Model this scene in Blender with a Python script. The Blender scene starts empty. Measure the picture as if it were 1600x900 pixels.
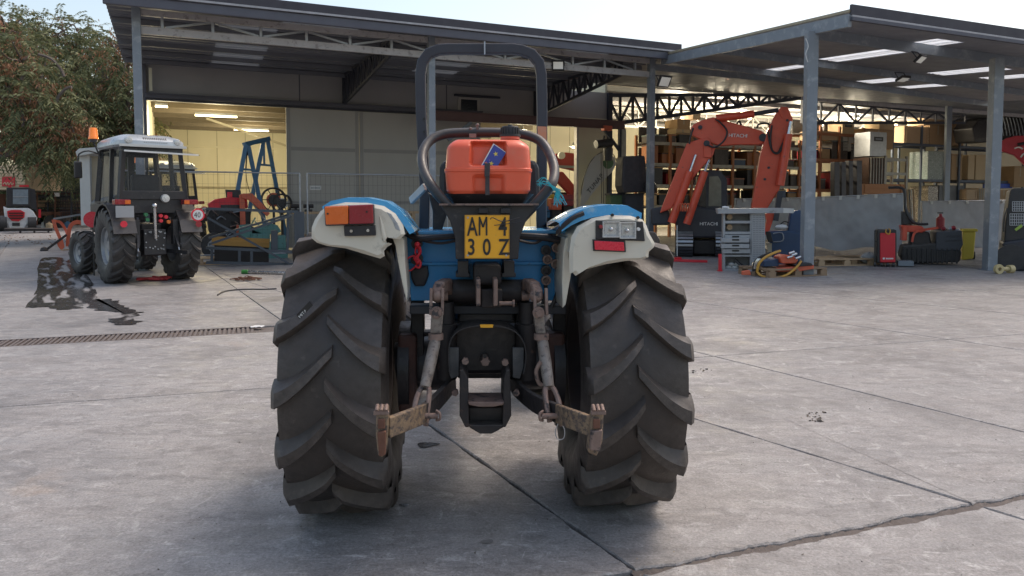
import bpy, math, random
from math import pi, sin, cos, radians as R, sqrt, atan2
from mathutils import Vector as V, Matrix, noise
random.seed(7)
S=bpy.context.scene; C=S.collection
# ---------------------------------------------------------------- camera, sky, sun, exposure
CAMZ=1.28; FPX=1150.; CX=800.; CY=382.; PIT=R(3.2)
cam=bpy.data.objects.new('camera',bpy.data.cameras.new('camera')); C.objects.link(cam)
cam.location=(0,0,CAMZ); cam.rotation_euler=(pi/2-PIT,0,0)
cam.data.sensor_width=36; cam.data.lens=FPX/1600*36; cam.data.shift_y=-(450-CY)/1600
cam.data.clip_end=3000; cam.data.clip_start=.05
S.camera=cam
SUN_EL=R(60); SUN_AZ=R(52)   # azimuth clockwise from +Y (towards +X)
w=bpy.data.worlds.new("World"); S.world=w; w.use_nodes=True
wn=w.node_tree.nodes; wl=w.node_tree.links
sky=wn.new('ShaderNodeTexSky'); sky.sky_type='NISHITA'; sky.sun_disc=False
sky.sun_elevation=SUN_EL; sky.sun_rotation=SUN_AZ; sky.air_density=1.3; sky.dust_density=3.0; sky.ozone_density=1.0; sky.altitude=0
wt=wn.new('ShaderNodeMix'); wt.data_type='RGBA'; wt.blend_type='MULTIPLY'; wt.inputs[0].default_value=1; wt.inputs[7].default_value=(1.0,.925,.855,1)   # the camera's white balance is on the warm side
wl.new(sky.outputs[0],wt.inputs[6]); wl.new(wt.outputs[2],wn['Background'].inputs[0]); wn['Background'].inputs[1].default_value=.12
sl=bpy.data.lights.new('sun','SUN'); sl.energy=.65; sl.angle=R(18); sl.color=(1,.92,.82)
so=bpy.data.objects.new('sun',sl); C.objects.link(so)
so.rotation_euler=V((-sin(SUN_AZ)*cos(SUN_EL),-cos(SUN_AZ)*cos(SUN_EL),-sin(SUN_EL))).to_track_quat('-Z','Y').to_euler()
S.view_settings.view_transform='Standard'; S.view_settings.look='None'; S.view_settings.exposure=1.08; S.view_settings.gamma=1
S.cycles.use_denoising=True; S.cycles.max_bounces=7; S.cycles.transparent_max_bounces=12
# ---------------------------------------------------------------- pixel <-> place helpers
def ray(px,py):
    a=(px-CX)/FPX;b=(CY-py)/FPX
    y=cos(PIT)+b*sin(PIT); z=-sin(PIT)+b*cos(PIT)
    return V((a/y,1.,z/y))
EYE=V((0,0,CAMZ))
def at(px,py,Y): return EYE+ray(px,py)*Y
def gnd(px,py,z=0.):
    d=ray(px,py); return EYE+d*((z-CAMZ)/d.z)
def onpl(px,py,P,n):
    d=ray(px,py); return EYE+d*((P-EYE).dot(n)/d.dot(n))
# ---------------------------------------------------------------- mesh builder
class MB:
    def __init__(s): s.v=[];s.f=[];s.sm=[]
    def add(s,vs,fs,smooth=False):
        o=len(s.v); s.v+=[V(p) for p in vs]; s.f+=[tuple(i+o for i in f) for f in fs]; s.sm+=[smooth]*len(fs); return s
    def box(s,c,d,M=None):
        c=V(c);x,y,z=[t/2 for t in d]
        vs=[V((a,b,e)) for a in(-x,x) for b in(-y,y) for e in(-z,z)]
        if M is not None: vs=[M@p for p in vs]
        return s.add([c+p for p in vs],[(0,1,3,2),(4,6,7,5),(0,4,5,1),(2,3,7,6),(0,2,6,4),(1,5,7,3)])
    def bx(s,x0,x1,y0,y1,z0,z1): return s.box(((x0+x1)/2,(y0+y1)/2,(z0+z1)/2),(abs(x1-x0),abs(y1-y0),abs(z1-z0)))
    def bar(s,p,q,w,h=None,up=(0,0,1)):
        p=V(p);q=V(q);h=h or w;d=(q-p).normalized();up=V(up)
        a=d.cross(up)
        if a.length<1e-3: a=d.cross(V((0,1,0)))
        a.normalize();b=a.cross(d); a*=w/2;b*=h/2
        return s.add([p-a-b,p+a-b,p+a+b,p-a+b,q-a-b,q+a-b,q+a+b,q-a+b],[(3,2,1,0),(4,5,6,7),(0,1,5,4),(1,2,6,5),(2,3,7,6),(3,0,4,7)])
    def cyl(s,p,q,r,r2=None,n=12,cap=True):
        p=V(p);q=V(q);r2=r if r2 is None else r2;d=(q-p).normalized()
        a=d.orthogonal().normalized();b=d.cross(a)
        vs=[p+(a*cos(t)+b*sin(t))*r for t in[2*pi*i/n for i in range(n)]]+[q+(a*cos(t)+b*sin(t))*r2 for t in[2*pi*i/n for i in range(n)]]
        s.add(vs,[(i,(i+1)%n,n+(i+1)%n,n+i) for i in range(n)],True)
        if cap: s.add(vs,[tuple(range(n-1,-1,-1)),tuple(range(n,2*n))])
        return s
    def tube(s,pts,r,n=8,closed=False,sub=0,sq=None):
        pts=[V(p) for p in pts]
        if sub: pts=smooth_path(pts,sub,closed)
        m=len(pts);vs=[];prev=None
        for i,p in enumerate(pts):
            if closed: d=pts[(i+1)%m]-pts[i-1]
            else: d=pts[min(i+1,m-1)]-pts[max(i-1,0)]
            if d.length<1e-9: d=V((0,0,1))
            d.normalize()
            if prev is None: a=d.orthogonal() if sq is None else d.cross(V(sq))
            else: a=prev-d*prev.dot(d)
            if a.length<1e-6: a=d.orthogonal()
            a.normalize();prev=a;b=d.cross(a)
            rr=r[i] if isinstance(r,(list,tuple)) else r
            for k in range(n):
                t=2*pi*(k+.5 if sq is not None else k)/n; vs.append(p+(a*cos(t)+b*sin(t))*rr)
        fs=[]
        for i in range(m if closed else m-1):
            j=(i+1)%m
            for k in range(n): fs.append((i*n+k,i*n+(k+1)%n,j*n+(k+1)%n,j*n+k))
        s.add(vs,fs,sq is None)
        if not closed: s.add(vs,[tuple(range(n-1,-1,-1)),tuple(range((m-1)*n,m*n))])
        return s
    def lathe(s,o,ax,prof,n=24,closed=False):
        o=V(o);ax=V(ax).normalized();a=ax.orthogonal().normalized();b=ax.cross(a);vs=[]
        for (r,h) in prof:
            for k in range(n):
                t=2*pi*k/n; vs.append(o+ax*h+(a*cos(t)+b*sin(t))*r)
        m=len(prof);fs=[]
        for i in range(m if closed else m-1):
            j=(i+1)%m
            for k in range(n): fs.append((i*n+k,i*n+(k+1)%n,j*n+(k+1)%n,j*n+k))
        return s.add(vs,fs,True)
    def prism(s,poly,d):
        poly=[V(p) for p in poly];d=V(d);n=len(poly)
        s.add(poly+[p+d for p in poly],[tuple(range(n)),tuple(range(2*n-1,n-1,-1))]+[(i,n+i,n+(i+1)%n,(i+1)%n) for i in range(n)]); return s
    def sphere(s,c,r,n=10,sc=(1,1,1)):
        c=V(c);vs=[];m=n//2+1
        for i in range(m):
            t=pi*i/(m-1)
            for k in range(n): vs.append(c+V((sin(t)*cos(2*pi*k/n)*r*sc[0],sin(t)*sin(2*pi*k/n)*r*sc[1],cos(t)*r*sc[2])))
        return s.add(vs,[(i*n+k,(i+1)*n+k,(i+1)*n+(k+1)%n,i*n+(k+1)%n) for i in range(m-1) for k in range(n)],True)
    def grid(s,fn,nu,nv,smooth=True,cu=False):
        vs=[fn(i/(nu if cu else nu-1),j/(nv-1)) for i in range(nu) for j in range(nv)]
        return s.add(vs,[(i*nv+j,((i+1)%nu)*nv+j,((i+1)%nu)*nv+j+1,i*nv+j+1) for i in range(nu if cu else nu-1) for j in range(nv-1)],smooth)
def smooth_path(p,sub,closed=False):
    m=len(p);out=[]
    rng=range(m if closed else m-1)
    for i in rng:
        if closed: a,b,c,d=p[i-1],p[i],p[(i+1)%m],p[(i+2)%m]
        else: a,b,c,d=p[max(i-1,0)],p[i],p[i+1],p[min(i+2,m-1)]
        for k in range(sub):
            t=k/sub; out.append(.5*((2*b)+(c-a)*t+(2*a-5*b+4*c-d)*t*t+(3*b-a-3*c+d)*t*t*t))
    if not closed: out.append(p[-1].copy())
    return out
FR={}
def mesh(name,mb,m):
    me=bpy.data.meshes.new(name); me.from_pydata([tuple(v) for v in mb.v],[],mb.f)
    ms=m if isinstance(m,list) else [m]
    for x in ms: me.materials.append(x)
    if any(mb.sm):
        me.polygons.foreach_set('use_smooth',mb.sm); 
        try: me.set_sharp_from_angle(angle=R(40))
        except Exception: pass
    me.update(); return me
def P(name,mb,m,parent=None,bev=0,seg=2,world=False,label=None,fix=False,ob=None):
    """link a mesh builder as ONE object, a part of parent"""
    if world and parent is not None:
        inv=FR[root(parent).name].inverted(); mb.v=[inv@v for v in mb.v]
    me=mesh(name,mb,m)
    if fix:
        import bmesh; b=bmesh.new(); b.from_mesh(me); bmesh.ops.recalc_face_normals(b,faces=b.faces); b.to_mesh(me); b.free()
    o=bpy.data.objects.new(name,me); C.objects.link(o)
    if parent is not None: o.parent=parent
    if bev:
        b=o.modifiers.new('bevel','BEVEL'); b.width=bev; b.segments=seg; b.limit_method='ANGLE'; b.angle_limit=R(35)
    if label: o['label']=label
    return o
def root(o):
    while o.parent is not None: o=o.parent
    return o
def T(name,label,cat,loc=(0,0,0),rz=0.,group=None):
    o=bpy.data.objects.new(name,None); C.objects.link(o); o.location=loc; o.rotation_euler=(0,0,rz)
    o['label']=label;o['category']=cat; o.empty_display_size=.2
    if group:o['group']=group
    FR[o.name]=Matrix.Translation(V(loc))@Matrix.Rotation(rz,4,'Z'); return o
def tag(o,label,cat,group=None,kind=None):
    o['label']=label
    if cat: o['category']=cat
    if group:o['group']=group
    if kind:o['kind']=kind
    FR[o.name]=Matrix.Identity(4)
    return o
def ST(name,mb,m,**k):
    o=P(name,mb,m,**k); o['kind']='structure'; FR[o.name]=Matrix.Identity(4); return o
def dup(o,loc=None,rz=None,label=None,parent=None,group=None):
    c=o.copy(); C.objects.link(c)
    if parent is not None: c.parent=parent
    if loc is not None: c.location=loc
    if rz is not None: c.rotation_euler=(0,0,rz)
    if label: c['label']=label
    if group: c['group']=group
    for ch in list(o.children): dup(ch,parent=c)
    if parent is None: FR[c.name]=Matrix.Translation(c.location)@Matrix.Rotation(c.rotation_euler.z,4,'Z')
    return c
def inst(o,parent,loc=None,rot=None,sc=None):
    c=o.copy(); C.objects.link(c); c.parent=parent
    if loc is not None: c.location=loc
    if rot is not None: c.rotation_euler=rot
    if sc is not None: c.scale=sc
    return c
class Fr:
    """local frame of a thing: x right, y away, z up; L() gives the local point seen at a photo pixel on the plane local y = ly"""
    def __init__(s,t): s.M=FR[t.name]; s.I=s.M.inverted(); s.o=s.I@EYE
    def L(s,px,py,ly):
        d=s.I.to_3x3()@ray(px,py); k=(ly-s.o.y)/d.y; return s.o+d*k
    def G(s,px,py,lz=0.):
        d=s.I.to_3x3()@ray(px,py); k=(lz-s.o.z)/d.z; return s.o+d*k
# ---------------------------------------------------------------- materials
MATS={}
def mat(name,col,rough=.6,metal=0.,col2=None,sc=6.,amt=.5,bump=0.,bsc=40.,col3=None,sc3=14.,th3=.6,w3=.05,rv=.12,emit=0.,alpha=None,trans=0.,coat=0.,spec=.5,stretch=None,dust=0.,edge=None):
    if name in MATS: return MATS[name]
    m=bpy.data.materials.new(name); m.use_nodes=True; N=m.node_tree.nodes; Lk=m.node_tree.links; b=N['Principled BSDF']
    tc=N.new('ShaderNodeTexCoord'); mp=N.new('ShaderNodeMapping'); Lk.new(tc.outputs['Object'],mp.inputs[0])
    if stretch: mp.inputs['Scale'].default_value=stretch
    def nz(scale,det=6,ro=.6,off=0):
        n=N.new('ShaderNodeTexNoise'); n.inputs['Scale'].default_value=scale; n.inputs['Detail'].default_value=det; n.inputs['Roughness'].default_value=ro
        if off:
            a=N.new('ShaderNodeVectorMath'); a.operation='ADD'; a.inputs[1].default_value=(off,off*.7,-off); Lk.new(mp.outputs[0],a.inputs[0]); Lk.new(a.outputs[0],n.inputs['Vector'])
        else: Lk.new(mp.outputs[0],n.inputs['Vector'])
        return n.outputs['Fac']
    def ramp(src,a,bb):
        r=N.new('ShaderNodeMapRange'); r.inputs[1].default_value=a; r.inputs[2].default_value=bb; Lk.new(src,r.inputs[0]); return r.outputs[0]
    def mix(fac,c1,c2):
        x=N.new('ShaderNodeMix'); x.data_type='RGBA'
        for i,c in((6,c1),(7,c2)):
            if isinstance(c,tuple): x.inputs[i].default_value=(*c,1)
            else: Lk.new(c,x.inputs[i])
        if isinstance(fac,float): x.inputs[0].default_value=fac
        else: Lk.new(fac,x.inputs[0])
        return x.outputs[2]
    n1=nz(sc)
    c2=col2 or tuple(x*.6 for x in col)
    f=ramp(n1,.5-amt*.5+.0,.5+amt*.5+.12) if amt>0 else 0.
    c=mix(f,col,c2)
    if col3: c=mix(ramp(nz(sc3,8,.65,3.3),th3-w3,th3+w3),c,col3)
    if dust:
        g=N.new('ShaderNodeNewGeometry'); sx=N.new('ShaderNodeSeparateXYZ'); Lk.new(g.outputs['Normal'],sx.inputs[0])
        mm=N.new('ShaderNodeMath'); mm.operation='MULTIPLY'; Lk.new(ramp(sx.outputs[2],.1,1.),mm.inputs[0]); mm.inputs[1].default_value=dust
        m2=N.new('ShaderNodeMath'); m2.operation='MULTIPLY'; Lk.new(mm.outputs[0],m2.inputs[0]); Lk.new(ramp(nz(9,6,.6,7.),.2,.7),m2.inputs[1])
        c=mix(m2.outputs[0],c,(.22,.19,.16))
    if edge:
        g2=N.new('ShaderNodeNewGeometry'); m3=N.new('ShaderNodeMath'); m3.operation='MULTIPLY'; L3=ramp(g2.outputs['Pointiness'],.505,.57); Lk.new(L3,m3.inputs[0]); Lk.new(ramp(nz(30,6,.7,5.),.35,.65),m3.inputs[1]); c=mix(m3.outputs[0],c,edge)
    if isinstance(c,tuple): b.inputs['Base Color'].default_value=(*c,1)
    else: Lk.new(c,b.inputs['Base Color'])
    n2=nz(sc*3.1,6,.6,1.7); r=N.new('ShaderNodeMapRange'); r.inputs[1].default_value=.3; r.inputs[2].default_value=.7; r.inputs[3].default_value=max(0,rough-rv); r.inputs[4].default_value=min(1,rough+rv)
    Lk.new(n2,r.inputs[0]); Lk.new(r.outputs[0],b.inputs['Roughness'])
    b.inputs['Metallic'].default_value=metal; b.inputs['Specular IOR Level'].default_value=spec
    if coat: b.inputs['Coat Weight'].default_value=coat
    if trans: b.inputs['Transmission Weight'].default_value=trans
    if alpha is not None: b.inputs['Alpha'].default_value=alpha
    if emit:
        b.inputs['Emission Color'].default_value=(*col,1); b.inputs['Emission Strength'].default_value=emit
    if bump:
        bp=N.new('ShaderNodeBump'); bp.inputs['Strength'].default_value=1.; bp.inputs['Distance'].default_value=bump
        Lk.new(nz(bsc,6,.65,.9),bp.inputs['Height']); Lk.new(bp.outputs[0],b.inputs['Normal'])
    MATS[name]=m; return m
blackp=mat('black_paint',(.018,.018,.021),.45,0,(.035,.033,.033),7,.5,.0008,60,col3=(.09,.08,.075),sc3=22,th3=.66,w3=.05,dust=.35)
blackm=mat('black_iron',(.014,.013,.015),.6,.1,(.035,.028,.026),9,.6,.0015,50,col3=(.10,.06,.045),sc3=16,th3=.66,w3=.06,dust=.4)
darkg=mat('dark_grease',(.010,.009,.011),.45,0,(.025,.02,.02),8,.6,.002,40,dust=.3)
steelg=mat('painted_steel_grey',(.20,.23,.26),.55,.0,(.15,.17,.19),3,.5,.0005,40,dust=.15)
steeld=mat('dark_steel',(.045,.048,.058),.6,0,(.03,.03,.036),3,.5)
galv=mat('galvanised_steel',(.42,.44,.46),.42,.6,(.30,.31,.33),9,.5)
rub=mat('tyre_rubber',(.022,.019,.018),.55,0,(.062,.047,.037),5,.6,.0015,70,col3=(.11,.09,.075),sc3=17,th3=.68,w3=.06,dust=.16,spec=.55,edge=(.085,.07,.06))
rub2=mat('clean_tyre_rubber',(.03,.028,.028),.62,0,(.05,.046,.042),6,.5,.001,60,dust=.5)
bluep=mat('blue_paint',(.02,.26,.56),.42,0,(.015,.20,.45),5,.6,.0006,30,col3=(.05,.06,.07),sc3=20,th3=.68,w3=.05,coat=.1)
bluel=mat('top_lit_blue_paint',(.08,.40,.70),.3,0,(.05,.28,.58),5,.5,coat=.4,col3=(.25,.45,.6),sc3=12,th3=.62)  # paler blue: light on the upward faces is put into the colour
cream=mat('aged_cream_plastic',(.66,.62,.52),.38,0,(.55,.51,.41),6,.6,.0008,12,col3=(.30,.27,.22),sc3=13,th3=.70,w3=.08,coat=.15)
redtank=mat('red_orange_plastic',(.80,.13,.06),.38,0,(.72,.10,.045),4,.5,.0004,60,col3=(.70,.16,.09),sc3=8,th3=.62,w3=.1)
mott=mat('worn_flaking_paint',(.25,.23,.205),.6,.2,(.14,.095,.07),22,.5,.002,60,col3=(.10,.085,.075),sc3=55,th3=.58,w3=.05)
mott2=mat('rusty_ochre_paint',(.17,.12,.085),.6,.2,(.33,.23,.13),30,.3,.002,70,col3=(.09,.07,.06),sc3=60,th3=.53,w3=.05)
rust=mat('rust',(.17,.075,.045),.8,.1,(.10,.045,.03),18,.5,.002,60)
rsteel=mat('rusty_steel',(.26,.19,.16),.6,.3,(.15,.09,.07),20,.5,.0015,60,col3=(.05,.045,.045),sc3=26,th3=.58,w3=.04)
amber=mat('amber_lens',(.75,.16,.02),.25,0,(.65,.12,.02),5,.5,coat=.5)
redl=mat('red_lens',(.30,.015,.025),.25,0,(.22,.012,.02),5,.5,coat=.5)
redr=mat('bright_red_reflector',(.72,.02,.05),.3,0,(.62,.02,.04),30,.5,coat=.5)
yelp=mat('yellow_plate',(.85,.42,.02),.4,0,(.78,.36,.015),6,.5,col3=(.45,.25,.04),sc3=30,th3=.70)
ink=mat('black_ink',(.015,.014,.014),.5,amt=0)
chrome=mat('bright_metal',(.7,.7,.7),.25,1.,amt=.3)
refl=mat('lamp_reflector',(.62,.62,.60),.3,.35,(.5,.5,.48),20,.5)
redw=mat('red_wire',(.75,.03,.05),.45)
whitep=mat('white_paint',(.72,.72,.70),.4,0,(.6,.6,.58),4,.5)
# ---------------------------------------------------------------- the yard: concrete slabs with open joints
def concrete():
    m=bpy.data.materials.new('worn_concrete'); m.use_nodes=True; N=m.node_tree.nodes; L=m.node_tree.links; b=N['Principled BSDF']
    g=N.new('ShaderNodeNewGeometry')
    oi=N.new('ShaderNodeObjectInfo'); vs_=N.new('ShaderNodeVectorMath'); vs_.operation='MULTIPLY_ADD'; cx3=N.new('ShaderNodeCombineXYZ')
    for q_ in range(3): L.new(oi.outputs['Random'],cx3.inputs[q_])
    vs_.inputs[1].default_value=(37,53,0); L.new(cx3.outputs[0],vs_.inputs[0]); L.new(g.outputs['Position'],vs_.inputs[2]); shift=vs_.outputs[0]
    def nz(scale,det,ro,st=(1,1,1),rot=0.,dis=0.):
        mp=N.new('ShaderNodeMapping'); mp.inputs['Scale'].default_value=st; mp.inputs['Rotation'].default_value=(0,0,rot); L.new(shift,mp.inputs[0])
        n=N.new('ShaderNodeTexNoise'); n.inputs['Scale'].default_value=scale; n.inputs['Detail'].default_value=det; n.inputs['Roughness'].default_value=ro; n.inputs['Distortion'].default_value=dis; L.new(mp.outputs[0],n.inputs['Vector']); return n.outputs['Fac']
    def mr(s,a,bb,c=0.,d=1.):
        r=N.new('ShaderNodeMapRange'); r.inputs[1].default_value=a; r.inputs[2].default_value=bb; r.inputs[3].default_value=c; r.inputs[4].default_value=d; L.new(s,r.inputs[0]); return r.outputs[0]
    def mix(f,a,c,mode='MIX'):
        x=N.new('ShaderNodeMix'); x.data_type='RGBA'; x.blend_type=mode
        for i,q in((6,a),(7,c)):
            if isinstance(q,tuple): x.inputs[i].default_value=(*q,1)
            else: L.new(q,x.inputs[i])
        if isinstance(f,float): x.inputs[0].default_value=f
        else: L.new(f,x.inputs[0])
        return x.outputs[2]
    def mul(a,c):
        x=N.new('ShaderNodeMath'); x.operation='MULTIPLY'
        for i,q in((0,a),(1,c)):
            if isinstance(q,float): x.inputs[i].default_value=q
            else: L.new(q,x.inputs[i])
        return x.outputs[0]
    base=mix(mr(nz(.55,7,.6,dis=.4),.35,.65),(.40,.38,.365),(.315,.303,.295))
    base=mix(mul(mr(nz(1.9,8,.65,(1,2.2,1),.3),.45,.72),.55),base,(.42,.385,.36))
    base=mix(mul(mr(nz(.8,6,.6,(1.6,1,1),-.4,.6),.56,.72),.5),base,(.19,.175,.17))         # worn dark patches
    base=mix(mul(mr(nz(2.6,8,.7,(.6,1.7,1),.25,1.2),.50,.64),.5),base,(.175,.16,.15))       # tyre and drag marks
    base=mix(mul(mr(nz(4,9,.7,(.6,1.4,1),-.5,1.4),.57,.68),.55),base,(.52,.49,.46))         # pale scrapes
    patch=mr(nz(.9,4,.5),.40,.56)
    base=mix(mul(mul(mr(nz(9,8,.7,(.4,1.8,1),.55,1.1),.585,.64),.75),patch),base,(.68,.66,.64))         # white scratches
    base=mix(mul(mul(mr(nz(13,8,.7,(1.8,.45,1),.25,.9),.605,.655),.7),patch),base,(.60,.58,.56))
    base=mix(mul(mr(nz(11,9,.75,(1,1.3,1),.2,.5),.50,.60),.50),base,(.20,.19,.18))
    base=mix(mul(mr(nz(7.3,9,.75,(1.2,1,1),1.2,.7),.55,.63),.6),base,(.56,.54,.52))
    base=mix(mul(mr(nz(1.3,9,.7,(1,1,1),2.2,.5),.50,.66),.6),base,(.19,.178,.17))
    base=mix(mul(mr(nz(.9,5,.6,(1,1,1),.9),.63,.72),.5),base,(.42,.31,.22))                 # rusty sand
    base=mix(mr(nz(85,7,.8),.36,.64),base,mix(1.,base,(.52,.51,.50),'MULTIPLY'))
    base=mix(mul(mr(nz(19,5,.7,dis=.3),.66,.72),.65),base,(.10,.09,.085))                    # oil specks
    hsv=N.new('ShaderNodeHueSaturation'); L.new(base,hsv.inputs['Color']); L.new(mr(oi.outputs['Random'],0,1,.90,1.08),hsv.inputs['Value'])
    L.new(hsv.outputs[0],b.inputs['Base Color'])
    L.new(mr(nz(2.3,7,.65,(1,1.8,1)),.35,.65,.42,.72),b.inputs['Roughness']); b.inputs['Specular IOR Level'].default_value=.4
    bp=N.new('ShaderNodeBump'); bp.inputs['Distance'].default_value=.004
    ad=N.new('ShaderNodeMath'); ad.operation='ADD'; L.new(nz(24,8,.7,(1,1.5,1)),ad.inputs[0]); L.new(mul(nz(2.2,7,.65,(.6,2.,1),.3),3.),ad.inputs[1])
    L.new(ad.outputs[0],bp.inputs['Height']); L.new(bp.outputs[0],b.inputs['Normal']); return m
conc=concrete()
jd=mat('joint_dirt',(.12,.10,.09),.95,0,(.17,.145,.125),14,.6,.012,30)
gmb=MB(); gmb.bx(-500,500,-60,900,-.4,-.018)
yard=ST('ground',gmb,jd)
lines=[] # (point, direction, gap, jitter)
def ln(a,b,gap,jit=.004): 
    A=gnd(*a);B=gnd(*b);lines.append((A,(B-A).normalized(),gap,jit))
ln((680,670),(1000,896),.011,.009); ln((1078,652),(1600,812),.009,.005); ln((1080,548),(1600,675),.010,.003)
ln((1070,470),(1590,546),.012,.003); ln((1070,438),(1600,492),.012,.003)
dA=V((cos(R(-57)),sin(R(-57)),0)); nA=V((sin(R(57)),cos(R(57)),0))
for k in range(1,7): lines.append((lines[4][0]+nA*2.4*k,dA,.014,.003))
for k in range(1,9): lines.append((lines[0][0]-nA*2.6*k,dA,.010,.003))
ln((1000,893),(1560,783),.040,.018); ln((0,636),(435,605),.010,.003); ln((0,536.5),(402,514.5),.40,.002)
iD=len(lines)-1
dB=V((cos(R(20)),sin(R(20)),0)); nB=V((-sin(R(20)),cos(R(20)),0))
for k in range(1,6): lines.append((lines[iD][0]+nB*2.75*k,dB,.014,.003))
lines.append((lines[iD-2][0]-nB*3.,dB,.012,.003))
polys=[[(V((-45,-3,0)),-1),(V((48,-3,0)),-1),(V((48,75,0)),-1),(V((-45,75,0)),-1)]]  # vertex, id of the edge that starts there
def cut(poly,i):
    p0,d,_,_=lines[i]; n=V((-d.y,d.x,0)); dist=[(v-p0).dot(n) for v,_ in poly]
    if max(dist)<.05 or min(dist)>-.05: return [poly]
    outs=[]
    for sgn in(1,-1):
        q=[];m=len(poly)
        for k in range(m):
            (v,e),(v2,_)=poly[k],poly[(k+1)%m]; a=dist[k]*sgn;b=dist[(k+1)%m]*sgn
            if a>=0:
                q.append((v,e))
                if b<0: t=a/(a-b); q.append((v.lerp(v2,t),i))
            elif b>=0:
                t=a/(a-b); q.append((v.lerp(v2,t),e))
        if len(q)>2: outs.append(q)
    return outs
for i in range(len(lines)):
    polys=[r for q in polys for r in cut(q,i)]
j3=lines[0]; j3n=V((-j3[1].y,j3[1].x,0))
def slab(poly):
    m=len(poly); cen=sum((v for v,_ in poly),V())/m; E=[]
    for k in range(m):
        v,e=poly[k];v2=poly[(k+1)%m][0]; d=(v2-v).normalized(); n=V((-d.y,d.x,0))
        if n.dot(cen-v)<0:n=-n
        g=0.;j=0.
        if e>=0:
            g,j=lines[e][2],lines[e][3]
            if e==iD and (((v+v2)/2-j3[0]).dot(j3n))>0: g=.012      # the channel only runs left of the diagonal joint
        E.append((v,d,n,g/2,j))
    cor=[]
    for k in range(m):
        v0,d0,n0,g0,_=E[k-1];v1,d1,n1,g1,_=E[k]; a=v0+n0*g0;b=v1+n1*g1
        den=d0.x*d1.y-d0.y*d1.x
        if abs(den)<1e-4: cor.append(b);continue
        t=((b-a).x*d1.y-(b-a).y*d1.x)/den; cor.append(a+d0*t)
    r1=[];r2=[]
    for k in range(m):
        a=cor[k];b=cor[(k+1)%m];n=E[k][2];j=E[k][4];ln_=(b-a).length;s=0.
        while s<ln_-1e-3:
            p=a+(b-a)*(s/ln_); dd=max(1.,(p-V((0,1.5,0))).length)
            ww=j*(noise.noise(p*6)*1.2+noise.noise(p*31)*.5+max(0,noise.noise(p*2.3))*1.3) if 0<s<ln_-.02 else 0
            p=p+n*ww; r1.append(p); r2.append(p+n*.004+n*abs(noise.noise(p*17))*j*.6)
            s+=max(.022,.012*dd*dd/2) if dd<9 else max(1.5,.3*dd)
    K=len(r1); mb=MB()
    mb.add([p+V((0,0,-.05)) for p in r1]+[p+V((0,0,-.006)) for p in r1]+[V((p.x,p.y,0)) for p in r2],
      [(k,(k+1)%K,K+(k+1)%K,K+k) for k in range(K)]+[(K+k,K+(k+1)%K,2*K+(k+1)%K,2*K+k) for k in range(K)]+[tuple(range(2*K,3*K))])
    return mb
for q in polys:
    A=0
    for k in range(len(q)): A+=q[k][0].x*q[(k+1)%len(q)][0].y-q[(k+1)%len(q)][0].x*q[k][0].y
    if A<0: q=[(q[-k][0],q[-k-1][1]) for k in range(len(q))]
    o=P('concrete_slab',slab(q),conc,yard)
# ---------------------------------------------------------------- wheels
def tyre_mb(rad,wd,rim,nl,lugh=.032,lugw=.05,sweep=.19,sign=1,seg=96,taper=.6,ls=12):
    """tyre round the x axis, centre at origin; lugs slope so that on the rear face their outer ends hang lower"""
    mb=MB(); h=wd/2
    prof=[(rim,-h*.80),(rim+.02,-h*.90),(rim+(rad-rim)*.35,-h*1.03),(rim+(rad-rim)*.65,-h*1.04),(rad-.045,-h*1.0),(rad-.012,-h*.95),(rad-.004,-h*.6),(rad,0)]
    prof=prof+[(r,-x) for r,x in prof[-2::-1]]
    mb.lathe((0,0,0),(1,0,0),prof,seg)
    def surf(x):  # radius of the carcass at half-width coordinate
        ax=abs(x)/h
        return rad-.004*ax-.16*max(0,ax-.94)
    for sd in(-1,1):
        for k in range(nl):
            a0=2*pi*(k+(.5 if sd>0 else 0))/nl
            rows=[]
            for i in range(ls+1):
                t=i/ls; x=sd*(-.012+ (h*1.035+.012)*t); dth=sweep/rad*(1-(1-t)**1.5)
                tw=lugw*(.62+.55*t)/rad/2; base=surf(x)-.012; top=surf(x)+lugh*(.55+.45*min(1,t*6)) 
                if t>.93: top-=.012
                # the leading flank is steep, the trailing one is undercut and longer
                sl=a0+dth
                rm_=.75*lugw/rad*(.6+.4*t); rows.append([(base-.004,sl-tw-rm_),(base+lugh*.55,sl-tw-rm_*.45),(top-.001,sl-tw*.8),(top,sl+tw*.85),(top-.005,sl+tw*1.0),(base-.01,sl+tw*1.06),x])
            # drop over the shoulder
            x=sd*h*1.06; last=rows[-1]
            rows.append([(min(r,surf(sd*h))-.075,a) for r,a in last[:6]]+[sd*h*1.03])
            vs=[]
            for rw in rows:
                for r,a in rw[:6]: vs.append(V((rw[6],-sin(a)*r*1.,cos(a)*r)) if False else V((rw[6],-cos(a)*r,-sin(a)*r)))
            n=6; fs=[]
            for i in range(len(rows)-1):
                for q in range(n-1):
                    f=(i*n+q,i*n+q+1,(i+1)*n+q+1,(i+1)*n+q); fs.append(f if sd>0 else f[::-1])
            fs.append(tuple(range(n)) if sd<0 else tuple(range(n-1,-1,-1))); e=(len(rows)-1)*n
            fs.append(tuple(range(e,e+n))[::-1 if sd<0 else 1])
            mb.add(vs,fs,False)
    return mb
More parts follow.
